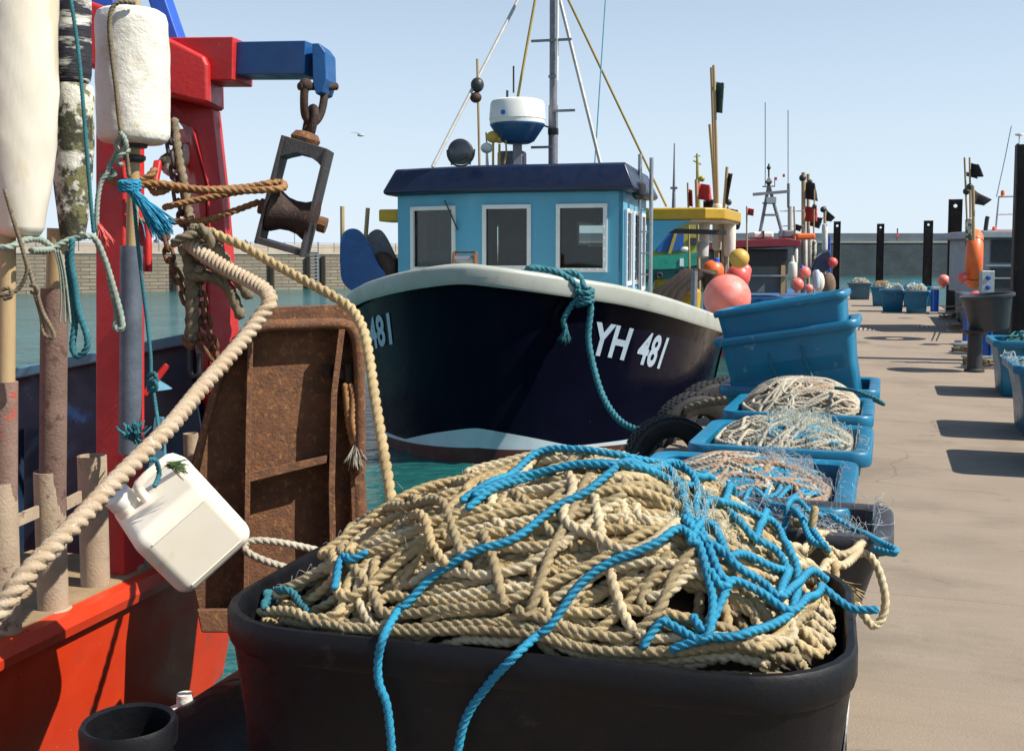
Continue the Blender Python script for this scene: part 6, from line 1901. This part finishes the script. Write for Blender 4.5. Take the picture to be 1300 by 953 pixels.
for px, pyb, w_, lab, mat, nm, nl_, seed in (
        (1133, 396, .82, 'far blue bin with white net, left of the front pair by the lone pedestal', BINBL, NETW, 'white net spilling over the left of the far pair of blue bins', 1),
        (1163.5, 398, .80, 'far blue bin with brown net, right of the front pair by the lone pedestal', BINBL, NETBR, 'brown and white net in the right of the far pair of blue bins', 2),
        (1119, 389, .82, 'far blue bin standing just behind the front pair, on their left', BINBL, NETBR, 'straw coloured net heaped in the bin just behind the far pair', 3),
        (1160, 390, .86, 'far blue bin behind the front pair, heaped with blue rope', BINBL, NETW, 'blue and white net heaped behind the far pair of bins', 4),
        (1091, 380.5, .98, 'grey teal bin farthest up the pontoon on its left edge', BINTEAL, NETBR, 'brown net heaped in the farthest grey teal bin', 5),
        (1178, 389, .45, 'small blue bin between the far pair and the steel pile', BINBL, None, None, 6)):
    q = PZ(px, pyb, 0); c = q + PD * .45
    b_ = bin_('blue_bin' if mat is BINBL else 'teal_bin', lab, c, PYAW, w_, .95, .68, mat, group='bins at the far end of the pontoon')
    if nm:
        mound('net_heap', nl_, c, w_ * .82, .75, .58, .24, nm, seed, PYAW, {4: ROPEBL, 3: ROPETAN}.get(seed))


# ================================================================== buoys on the navy boat's quarter
def ball_buoy(label, px, py, d, rpx, mat, neck=None, nd=(0, 0, -1)):
    r_ = rpx * d / F; c = P(px, py, d); t = thing('ball_buoy', label, 'buoy', c, 0, 'round buoys hung on the boats')
    m = MB(); m.ball(c, r_, 40, 24); m.build('ball', mat, t)
    v = Vector(nd).normalized()
    m = MB(); m.lathe([(r_ * .42, r_ * .88), (r_ * .26, r_ * 1.02), (r_ * .22, r_ * 1.22), (r_ * .16, r_ * 1.26)], c, axis=v, n=20); m.build('neck', neck or mat, t, angle=40)
    return t


ball_buoy('biggest faded pink buoy against the gunwale of the navy boat', 923, 378, 14.2, 30, PINKB, ORANGEB, (-.15, -.1, -1))
ball_buoy('yellow ball buoy above the red ones at the navy boat\'s quarter', 938.5, 328, 15.6, 12.5, YELLOWB, YELLOWB, (.2, .5, .5))
ball_buoy('red ball buoy under the yellow one', 937, 351, 16.2, 15.5, REDB, REDB, (.3, .6, .6))
ball_buoy('small red ball buoy tucked between the yellow and the biggest pink one', 944, 344, 16.6, 10, REDB, REDB, (.3, .6, -.6))
ball_buoy('rusty orange ball buoy with a blue neck, left of the yellow one', 905, 344, 16.4, 14, ORANGEB, BLUEBRIGHT, (.3, -.3, 1))


# ---- dan buoys standing on the navy boat's stern
def flag(name, parent, px4, d, mat, wav=.06, rag=0.0, nx=12, ny=7):
    A, B, C_, D_ = [P(a, b, d) for a, b in px4]     # hoist top, hoist bottom, fly bottom, fly top
    m = MB(); g = np.random.default_rng(int(px4[0][0]))
    for i in range(nx):
        u = i / (nx - 1)
        for j in range(ny):
            v = j / (ny - 1)
            p = A.lerp(B, v).lerp(D_.lerp(C_, v), u)
            p = p + Vector((0, wav * math.sin(5.5 * u + 1.2 * v) * u ** .6 * 2, .02 * math.sin(6 * u + v) * u))
            if rag and i == nx - 1:
                p += (B - A) * 0 + (A - D_) * g.uniform(0, rag)
            m.v.append(tuple(p))
    for i in range(nx - 1):
        for j in range(ny - 1):
            m.f.append((i * ny + j, (i + 1) * ny + j, (i + 1) * ny + j + 1, i * ny + j + 1))
    o = m.build(name, mat, parent)
    s_ = o.modifiers.new('Solid', 'SOLIDIFY'); s_.thickness = .004
    return o


def flag_buoy(label, d, pole, r_, mat=BAMBOO, flags=(), ball=None, float_=None, grp='flagged marker buoys'):
    base = P(pole[-1][0], pole[-1][1], d)
    t = thing('flag_buoy', label, 'buoy', base, 0, grp)
    m = MB(); m.tube([P(a, b, d) for a, b in pole], r_, 10); m.build('pole', mat, t)
    for q, fm, rag in flags:
        flag('flag', t, q, d + .01, fm, .05 * d / 17, rag)
    if ball:
        m = MB(); m.ball(P(ball[0], ball[1], d), ball[2] * d / F, 14, 10); m.build('reflector', DKPLAST, t)
    if float_:
        x0, y0, x1, y1, wpx, fm = float_
        a, b = P(x1, y1, d - .02), P(x0, y0, d - .02); rr = wpx / 2 * d / F
        m = MB(); L = (b - a).length; m.lathe([(rr * .5, 0), (rr * .85, .01), (rr, .05), (rr, L - .05), (rr * .85, L - .01), (rr * .5, L)], a, axis=b - a, n=24); m.build('float', fm, t)
    return t


flag_buoy('tall bamboo flag buoy with a ragged green flag on the navy boat', 17.2, [(906, 83), (909, 180), (911, 258), (912, 385)], .024, BAMBOO, [([(907, 103), (908, 143), (918, 144), (919, 106)], FLAGGRN, .5)], None, (911, 259, 911, 318, 13, FLOATW))
flag_buoy('tall bare bamboo pole close beside the ragged green flag', 17.3, [(903, 86), (906, 180), (909, 258), (911, 380)], .022)
flag_buoy('shorter bare bamboo pole left of the two tall ones', 17.4, [(901, 158), (905, 210), (908, 260), (909, 380)], .024)
flag_buoy('bamboo buoy with a furled dark flag and white float, at the shelter corner', 17.0, [(923, 212), (921, 240), (919, 262), (916, 390)], .024, BAMBOO, [([(924, 220), (920, 258), (923, 257), (929, 220)], FLAGBK, .3)], (925, 257, 4), (927, 270, 926, 326, 15, FLOATW))
flag_buoy('bamboo buoy with a red flag over a black one, behind the yellow shelter', 18.2, [(884, 228), (886, 300), (888, 385)], .03, BAMBOO, [([(885, 233), (887, 253), (905, 256), (901, 234)], FLAGRED, .1), ([(893, 255), (893, 268), (906, 268), (906, 252)], FLAGBK, .1)], None)
flag_buoy('marker pole with two black flags drooping right of the yellow shelter', 18.6, [(924, 262), (924, 330), (924, 385)], .02, BAMBOO, [([(925, 265), (925, 278), (941, 276), (936, 266)], FLAGBK, .2), ([(926, 281), (926, 292), (940, 290), (940, 282)], FLAGBK, .2)], None)
m = MB(); m.lathe([(.05, 0), (.075, .02), (.08, .33), (.07, .36), (.03, .37)], P(894, 313, 16.6), n=20); tag(m.build('float_canister', FLOATW), 'small white float canister hanging under the yellow shelter', 'float')
m = MB(); m.lathe([(.04, 0), (.085, .03), (.09, .2), (.06, .25)], P(892, 328, 16.4), n=20); tag(m.build('float_canister', WIRE), 'grey float canister with a dark base, left of the bamboo poles', 'float')

# ================================================================== maroon roofed boat beyond the stack
mz = lambda px, py, d: P(px, py, d)
mar = thing('fishing_boat', 'fishing boat with a maroon roof and A frame mast, moored beyond the blue bin stack', 'boat', Vector((P(960, 330, 25).x, 25, WATER)))
MD = 24.5


def pbox(name, x0, x1, y0, y1, d, dep, mat, parent, bevel=.02):
    m = MB(); A, B = P(x0, y1, d), P(x1, y0, d)
    A0 = Vector((A.x, d, A.z)); m.box(((A.x + B.x) / 2, d + dep / 2, (A.z + B.z) / 2), (B.x - A.x, dep, B.z - A.z)); return m.build(name, mat, parent, smooth=False, bevel=bevel)


m = MB(); xs0, xs1 = P(890, 330, MD).x, P(1046, 330, MD).x
rings = []
for y, k in ((MD - .2, .92), (MD + 2, 1), (MD + 5, .8), (MD + 7.5, .15)):
    cx_ = (xs0 + xs1) / 2 + (y - MD) * .34; hw = (xs1 - xs0) / 2 * k
    rings.append([Vector((cx_ - hw * .85, y, -.9)), Vector((cx_ + hw * .85, y, -.9)), Vector((cx_ + hw, y, .42)), Vector((cx_ - hw, y, .42))])
m.loft(rings); m.build('hull', MAROON, mar, angle=30)
m = MB(); rings = []
for y, k in ((MD - .22, .93), (MD + 2, 1.01), (MD + 5, .81), (MD + 7.5, .16)):
    cx_ = (xs0 + xs1) / 2 + (y - MD) * .34; hw = (xs1 - xs0) / 2 * k
    rings.append([Vector((cx_ - hw, y, .423)), Vector((cx_ + hw, y, .423)), Vector((cx_ + hw, y, .76)), Vector((cx_ - hw, y, .76))])
m.loft(rings); m.build('gunwale_band', BLUE, mar, angle=30)
cb = pbox('cabin', 900, 1001, 316, 372, MD + .5, 1.6, mk('olive_grey_panel', (.16, .16, .145), (.12, .12, .11), 4, .6), mar)
pbox('cabin_window', 950, 999, 318, 337, MD + .43, .06, DKPLAST, cb, .01)
pbox('cabin_window', 908, 944, 319, 337, MD + .43, .06, DKPLAST, cb, .01)
pbox('door_post', 991, 997, 337, 374, MD + .40, .09, BAMBOO, cb, .005)
pbox('hand_rail', 948, 1001, 349, 351, MD + .36, .04, GALV, cb, 0)
m = MB(); lo = [P(a, b, MD) for a, b in ((893, 318), (931, 315), (1003, 313), (1016, 313), (1017, 305), (998, 302), (935, 305), (895, 312))]
m.prism(lo, (.5, 2.4, 0)); m.build('roof', MAROON, mar, smooth=False, bevel=.02)
rp_ = pbox('roof_pod', 956, 983, 294, 303, MD + 1.0, .6, FLOATW, mar, .06)
pbox('pod_strap', 968.5, 970.5, 293, 304, MD + .97, .66, DKPLAST, rp_, 0)
pbox('orange_cover', 1011, 1036, 296, 304, MD + .8, .5, ORANGEB, mar, .05)
pbox('grey_box', 994, 1010, 292, 302, MD + 1.2, .5, MASTG, mar, .04)
am = None
for a, b in (((964, 300), (976, 235)), ((994, 300), (976, 235))):
    m = MB(); m.tube([P(a[0], a[1], MD + 1.6), P(b[0], b[1], MD + 1.6)], .04, 8); m.build('mast_leg', MASTG, mar)
m = MB(); m.tube([P(976, 240, MD + 1.6), P(976, 208, MD + 1.6)], .02, 8); m.ball(P(976, 213, MD + 1.6), .05, 10, 8); tp = m.build('mast_pole', DKPLAST, mar)
m = MB(); c = P(976, 231, MD + 1.55); m.lathe([(.005, -.12), (.10, 0), (.005, .12)], c, n=4); m.build('radar_reflector', STEELD, mar, smooth=False)
for x0, y0, x1, y1, w_ in ((956, 247, 1002, 243, .07), (968, 237, 984, 236.5, .03), (971, 273, 988, 273, .05), (968, 258, 984, 258, .04)):
    m = MB(); m.bar(P(x0, y0, MD + 1.55), P(x1, y1, MD + 1.55), w_, w_); m.build('mast_spreader', MASTG, mar, smooth=False)
for px, y0, y1 in ((971.5, 130, 237), (1000.5, 140, 300), (983.5, 225, 237)):
    m = MB(); m.tube([P(px, y1, MD + 1.6), P(px, y0, MD + 1.6)], .010, 6); m.build('whip_antenna', MASTG, mar)
for px, py in ((985, 227), (995, 223)):
    m = MB(); m.box(P(px, py, MD + 1.6), (.045, .045, .07)); m.build('red_lamp', FLAGRED, mar, smooth=False)
m = MB(); m.tube([P(1001, 233, MD + 1.6), P(1001, 263, MD + 1.6)], .035, 8); m.ball(P(1001.5, 263, MD + 1.6), .04, 8, 6); m.build('aerial', MASTG, mar)
m = MB(); m.box(P(979, 254, MD + 1.5), (.22, .1, .14)); m.build('mast_lamp', GALV, mar, smooth=False)
m = MB()
for z in (268, 287):
    m.tube([P(990, z, MD + 1.6), P(1020, z, MD + 1.6)], .012, 6)
m.tube([P(1003, 262, MD + 1.6), P(1003, 300, MD + 1.6)], .05, 8)
m.build('roof_rail', WIRE, mar)
tg = 'marker buoys on the maroon boat'
flag_buoy('marker buoy with a big black flag high above a red flag', 26.2, [(1020, 219), (1020, 300), (1019, 372)], .05, BAMBOO, [([(1021, 231), (1021, 252), (1040, 256), (1033, 232)], FLAGBK, .12), ([(1021, 262), (1021, 281), (1039, 282), (1036, 263)], FLAGRED, .08)], (1019, 226, 4.5), (1022, 298, 1022, 345, 6, FLOATW), tg)
flag_buoy('marker buoy with a low black flag behind the red one', 26.6, [(1026, 221), (1026, 300), (1026, 372)], .04, BAMBOO, [([(1027, 275), (1027, 286), (1041, 291), (1044, 276)], FLAGBK, .12)], (1028, 231, 3.5), (1029, 300, 1028, 345, 7, FLOATW), tg)
flag_buoy('marker buoy with a black triangular flag beside the rusted pile', 28.0, [(1047, 262), (1047, 320), (1047, 372)], .035, BAMBOO, [([(1048, 262), (1048, 281), (1056, 281), (1059, 277)], FLAGBK, .1)], (1045, 266, 3.8), (1047, 284, 1047, 318, 7, FLOATW), tg)
flag_buoy('plain marker pole with a blue wrapping near the rusted pile', 27.5, [(1053, 300), (1053, 340), (1053, 372)], .03, BLUEBRIGHT, (), None, None, tg)
# navy cover, white float, pink buoys and bags on that boat's stern
m = MB(); m.prism(PP([(1030, 340, 25.5), (1036, 328, 25.5), (1044, 321, 25.5), (1054, 318, 25.5), (1056, 338, 25.5), (1050, 344, 25.5), (1042, 347, 25.5), (1033, 349, 25.5)]), (.2, .9, 0)); tag(m.build('navy_cover', NAVYROOF, bevel=.03), 'navy tarpaulin cover hung beside the rusted pile beyond the maroon boat', 'cover')
m = MB(); m.lathe([(.05, 0), (.085, .02), (.10, .06), (.10, .30), (.085, .34), (.04, .36), (.02, .5)], P(1006, 353.5, 24.0), n=24); tag(m.build('hanging_float', FLOATW), 'white drum float hanging by the beige door post of the maroon boat', 'float')
ball_buoy('pink buoy with a blue neck right of the white drum float', 1021, 346, 23.6, 8.2, PINKB, BLUEBRIGHT, (-.5, -.2, 1))
ball_buoy('pink buoy low on the net bin under its blue necked neighbour', 1012, 361, 23.2, 8.4, PINKB)
ball_buoy('small pink buoy peeping over the net bin farther right', 1027, 366, 23.0, 5.4, PINKB)
ball_buoy('small red buoy hung on the navy cover', 1057, 333, 25.2, 6.2, REDB)
m = MB(); m.ball(P(1040, 358, 24), .17, 14, 10, (.7, .6, 1.3)); tag(m.build('white_bag', FLOATW), 'crumpled white bag on the stern of the maroon boat', 'bag')
m = MB(); m.ball(P(1052, 362, 24.5), .2, 14, 10, (.8, .6, 1.4)); tag(m.build('net_bag', NETBR), 'brown net bag at the foot of the marker poles', 'bag')
m = MB(); m.lathe([(.06, 0), (.075, .02), (.08, .35), (.05, .4)], P(1036, 366, 23.8), n=18); tag(m.build('blue_canister', LETTER), 'pale blue canister standing by the white bag', 'canister')

# ================================================================== green trawler at the far wall
gt = thing('trawler', 'green and ochre trawler moored at the far wall, seen under the yellow shelter', 'boat', Vector((P(862, 330, 104).x, 104, WATER)))
GD = 104


def gprism(name, pts, d, dep, mat, parent=gt, bevel=0):
    m = MB(); m.prism(PP([(a, b, d) for a, b in pts]), (0, dep, 0)); return m.build(name, mat, parent, smooth=False, bevel=bevel)


gprism('hull', [(770, 361), (905, 361), (918, 330), (900, 333), (860, 340), (770, 343)], GD, 4.5, mk('dark_green_hull', (.015, .12, .11), (.012, .10, .09), .5, .5))
gprism('bulwark', [(770, 344), (860, 341), (900, 334), (918, 331), (920, 318), (890, 320), (860, 323), (770, 326)], GD - .3, 4.9, GREENB)
gprism('wheelhouse', [(826, 326), (893, 322), (893, 284), (880, 279), (840, 279), (826, 284)], GD + .8, 3, YELB)
gprism('blue_screen', [(834, 320), (868, 318), (868, 290), (834, 290)], GD + .5, .25, TAR)
gprism('wheelhouse_window', [(874, 312), (886, 311), (886, 302), (874, 302)], GD + .6, .15, DKPLAST)
gprism('roof', [(832, 279.5), (882, 279.5), (882, 275), (832, 275)], GD + .6, 3.2, BLUEBRIGHT)
for px, py in ((837, 350), (864, 347)):
    m = MB(); m.torus(P(px, py, GD - .35), .24, .11, (0, 1, 0), 24, 8); m.build('tyre_fender', TYRE, gt)
m = MB(); m.ball(P(870, 317, GD - .1), .45, 16, 10, (1, .6, .62)); m.build('life_raft', FLOATW, gt)
gprism('name_board', [(863, 338), (868, 338), (868, 328), (863, 328)], GD - .4, .08, WHITE)
m = MB(); m.tube([P(887, 285, GD + 2), P(886, 240, GD + 2), P(885, 195, GD + 2)], [.24, .2, .1], 8); m.ball(P(891, 227, GD + 1.8), .3, 12, 8); m.bar(P(880, 204, GD + 2), P(890, 209, GD + 2), .12, .12); m.bar(P(881, 199, GD + 2), P(889, 198, GD + 2), .1, .1); m.build('mast', YELB, gt)
gprism('derrick', [(848, 322), (852, 322), (862, 290), (858, 290)], GD + .2, .3, YELSTAY)

# ================================================================== grey boat at the right with an orange lifebuoy
gb = thing('workboat', 'grey workboat moored right of the pontoon behind the dark bucket and nearest pile', 'boat', Vector((P(1290, 330, 22).x, 22, WATER)))
GX = 23.6
m = MB(); x0_ = P(1251, 330, GX).x
m.prism([(x0_, GX + .3, -.8), (x0_ + 3.4, GX - .8, -.8), (x0_ + 3.6, GX - .8, .75), (x0_ - .1, GX + .3, .75)], (2.4, 7, 0)); m.build('hull', DKBOAT, gb, smooth=False, bevel=.03)
cabw = pbox('cabin', 1254, 1345, 302, 372, GX + .6, 2.2, GREYBOAT, gb)
pbox('cabin_window', 1259, 1288, 305, 333, GX + .54, .05, DKPLAST, cabw, .01)
pbox('cabin_panel', 1258, 1340, 340, 372, GX + .52, .06, DKBOAT, cabw, .01)
for y in (337, 353):
    pbox('grab_rail', 1252, 1330, y - .8, y + .8, GX + .4, .04, GALV, gb, 0)
pbox('roof', 1247, 1350, 293, 302, GX + .3, 2.8, GREYBOAT, gb, .02)
pbox('roof_edge', 1262, 1350, 291.6, 292.8, GX + .5, 2.4, REDB, gb, 0)
m = MB(); m.tube(PP([(1264, 292, GX + .8), (1266, 272, GX + .8), (1268, 250, GX + .8), (1300, 249, GX + .8), (1330, 249, GX + .8)]), .022, 8); m.tube(PP([(1266, 272, GX + .8), (1330, 271, GX + .8)]), .018, 8); m.build('roof_frame', GALV, gb)
m = MB(); m.tube(PP([(1265, 250, GX + .8), (1275, 205, GX + .8), (1284, 160, GX + .8)]), .009, 6); m.build('whip_antenna', MASTG, gb)
for px, py in ((1273, 245), (1262, 291)):
    m = MB(); m.lathe([(.04, -.06), (.042, .02), (.03, .055)], P(px, py, GX + .75), n=14); m.build('amber_lamp', ORANGEB, gb)
m = MB(); m.tube(PP([(1251, 293, GX + .5), (1253, 278, GX + .5), (1254, 275, GX + .5)]), .045, 10); m.build('exhaust', DKPLAST, gb)
m = MB(); m.tube([P(1294, 250, GX + .8), P(1294, 173, GX + .8)], .014, 8); m.lathe([(.02, 0), (.09, .02), (.085, .05), (.02, .06)], P(1294, 173, GX + .8), n=18); m.build('dome_aerial', WHITE, gb)
t = thing('lifebuoy', 'big orange lifebuoy ring seen edge on, hung on the grey workboat', 'lifebuoy', P(1236.5, 366, 22.0))
lc_ = P(1236.5, 328.5, 22.0)
m = MB(); la_ = Vector((.93, -.37, 0)).normalized(); pts = []
m.torus(lc_, .435, .160, la_, 48, 18); m.build('ring', ORANGEB, t)
for k in range(4):
    a = math.pi / 4 + k * math.pi / 2; zz = Vector((0, 0, 1)); yy = la_.cross(zz); q = lc_ + (yy * math.cos(a) + zz * math.sin(a)) * .435
    tdir = (zz * math.cos(a) - yy * math.sin(a)); m = MB(); m.torus(q, .163, .008, tdir, 20, 6); m.build('strap', DKPLAST, t)
tg = 'marker buoys on the grey workboat'
flag_buoy('marker pole with a ragged black flag highest over the grey workboat', 20.8, [(1231, 200), (1231.5, 240), (1232, 300)], .018, BAMBOO, [([(1232, 206), (1232, 225), (1250, 224), (1240, 209)], FLAGBK, .25)], (1231, 237, 4), (1232, 277, 1232, 305, 6, FLOATM), tg)
flag_buoy('marker pole with a small black flag partly behind the highest one', 21.0, [(1224.5, 200), (1226, 240), (1228.5, 300)], .018, BAMBOO, [([(1226, 218), (1226, 223), (1242, 228), (1238, 220)], FLAGBK, .2)], (1227, 243, 4.4), (1228, 278, 1228, 305, 5, FLOATM), tg)
flag_buoy('thick marker pole with a torn black flag edged in red', 20.6, [(1235, 236), (1235.5, 260), (1236, 305)], .03, BAMBOO, [([(1236, 240), (1236, 259), (1250, 261), (1258, 254)], FLAGBK, .15)], None, None, tg)
ball_buoy('pink buoy with a white sheen at the foot of the second pile', 1198, 356, 30, 7.5, PINKB)
ball_buoy('red buoy behind the orange lifebuoy, on its left', 1222, 352, 21.6, 6, REDB)
ball_buoy('crimson buoy below the orange lifebuoy', 1239, 379, 20.5, 10, REDB, REDB)
for y0, lab in ((386, 'upper slack mooring line from the right pontoon edge to the grey workboat'), (392, 'lower slack mooring line from the right pontoon edge to the grey workboat')):
    o = rope('mooring_line', PP([(1192, y0 + 2, 31), (1205, y0 + 3, 29), (1220, y0 + 1, 25), (1236, y0 - 6, 21.5)]), .016, ROPEDK, None, 6, 4); tag(o, lab, 'rope')
# life-saving post on the far wall
q = P(1139, 308, 146.6); t = thing('signal_post', 'small red and white post on the pale ledge of the far wall', 'post', q)
m = MB(); m.tube([q + Vector((0, 0, -.1)), q + Vector((0, 0, 1.9))], .10, 8); m.build('post_shaft', MASTG, t)
m = MB(); m.box(q + Vector((0, -.05, 1.0)), (.35, .15, .5)); m.build('post_panel', REDB, t, smooth=False)
# black roll added to stand for the shade between trawler and pontoon
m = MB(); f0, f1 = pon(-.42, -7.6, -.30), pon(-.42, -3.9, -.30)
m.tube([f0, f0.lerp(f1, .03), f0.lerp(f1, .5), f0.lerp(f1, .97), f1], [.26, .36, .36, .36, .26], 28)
tag(m.build('rubber_fender', TUBBK), 'long black roll added to darken the gap between the red hull and the tub', 'fender')
tg = 'marker buoys on the maroon boat'
flag_buoy('thin marker pole with a small red flag left of the A frame mast', 24.2, [(948, 262), (948, 300), (949, 372)], .018, BAMBOO, [([(949, 264), (949, 273), (957, 274), (956, 265)], FLAGRED, .1)], None, None, tg)
flag_buoy('thin bare marker pole beside the big black flag', 26.0, [(1034, 240), (1033, 300), (1033, 372)], .018, BAMBOO, (), (1034, 262, 3), (1034, 305, 1033, 340, 6, FLOATM), tg)
flag_buoy('marker pole with a tattered black flag at the stern of the maroon boat', 25.0, [(1008, 262), (1009, 300), (1010, 372)], .02, BAMBOO, [([(1009, 284), (1009, 292), (1016, 294), (1017, 286)], FLAGBK, .2)], None, (1010, 315, 1010, 335, 6, FLOATW), tg)
flag_buoy('thin marker pole with furled red cloth behind the navy boat ladder', 18.0, [(873, 232), (874, 270), (876, 380)], .016, BAMBOO, [([(874, 240), (875, 262), (880, 262), (878, 241)], FLAGRED, .2)], None, None)
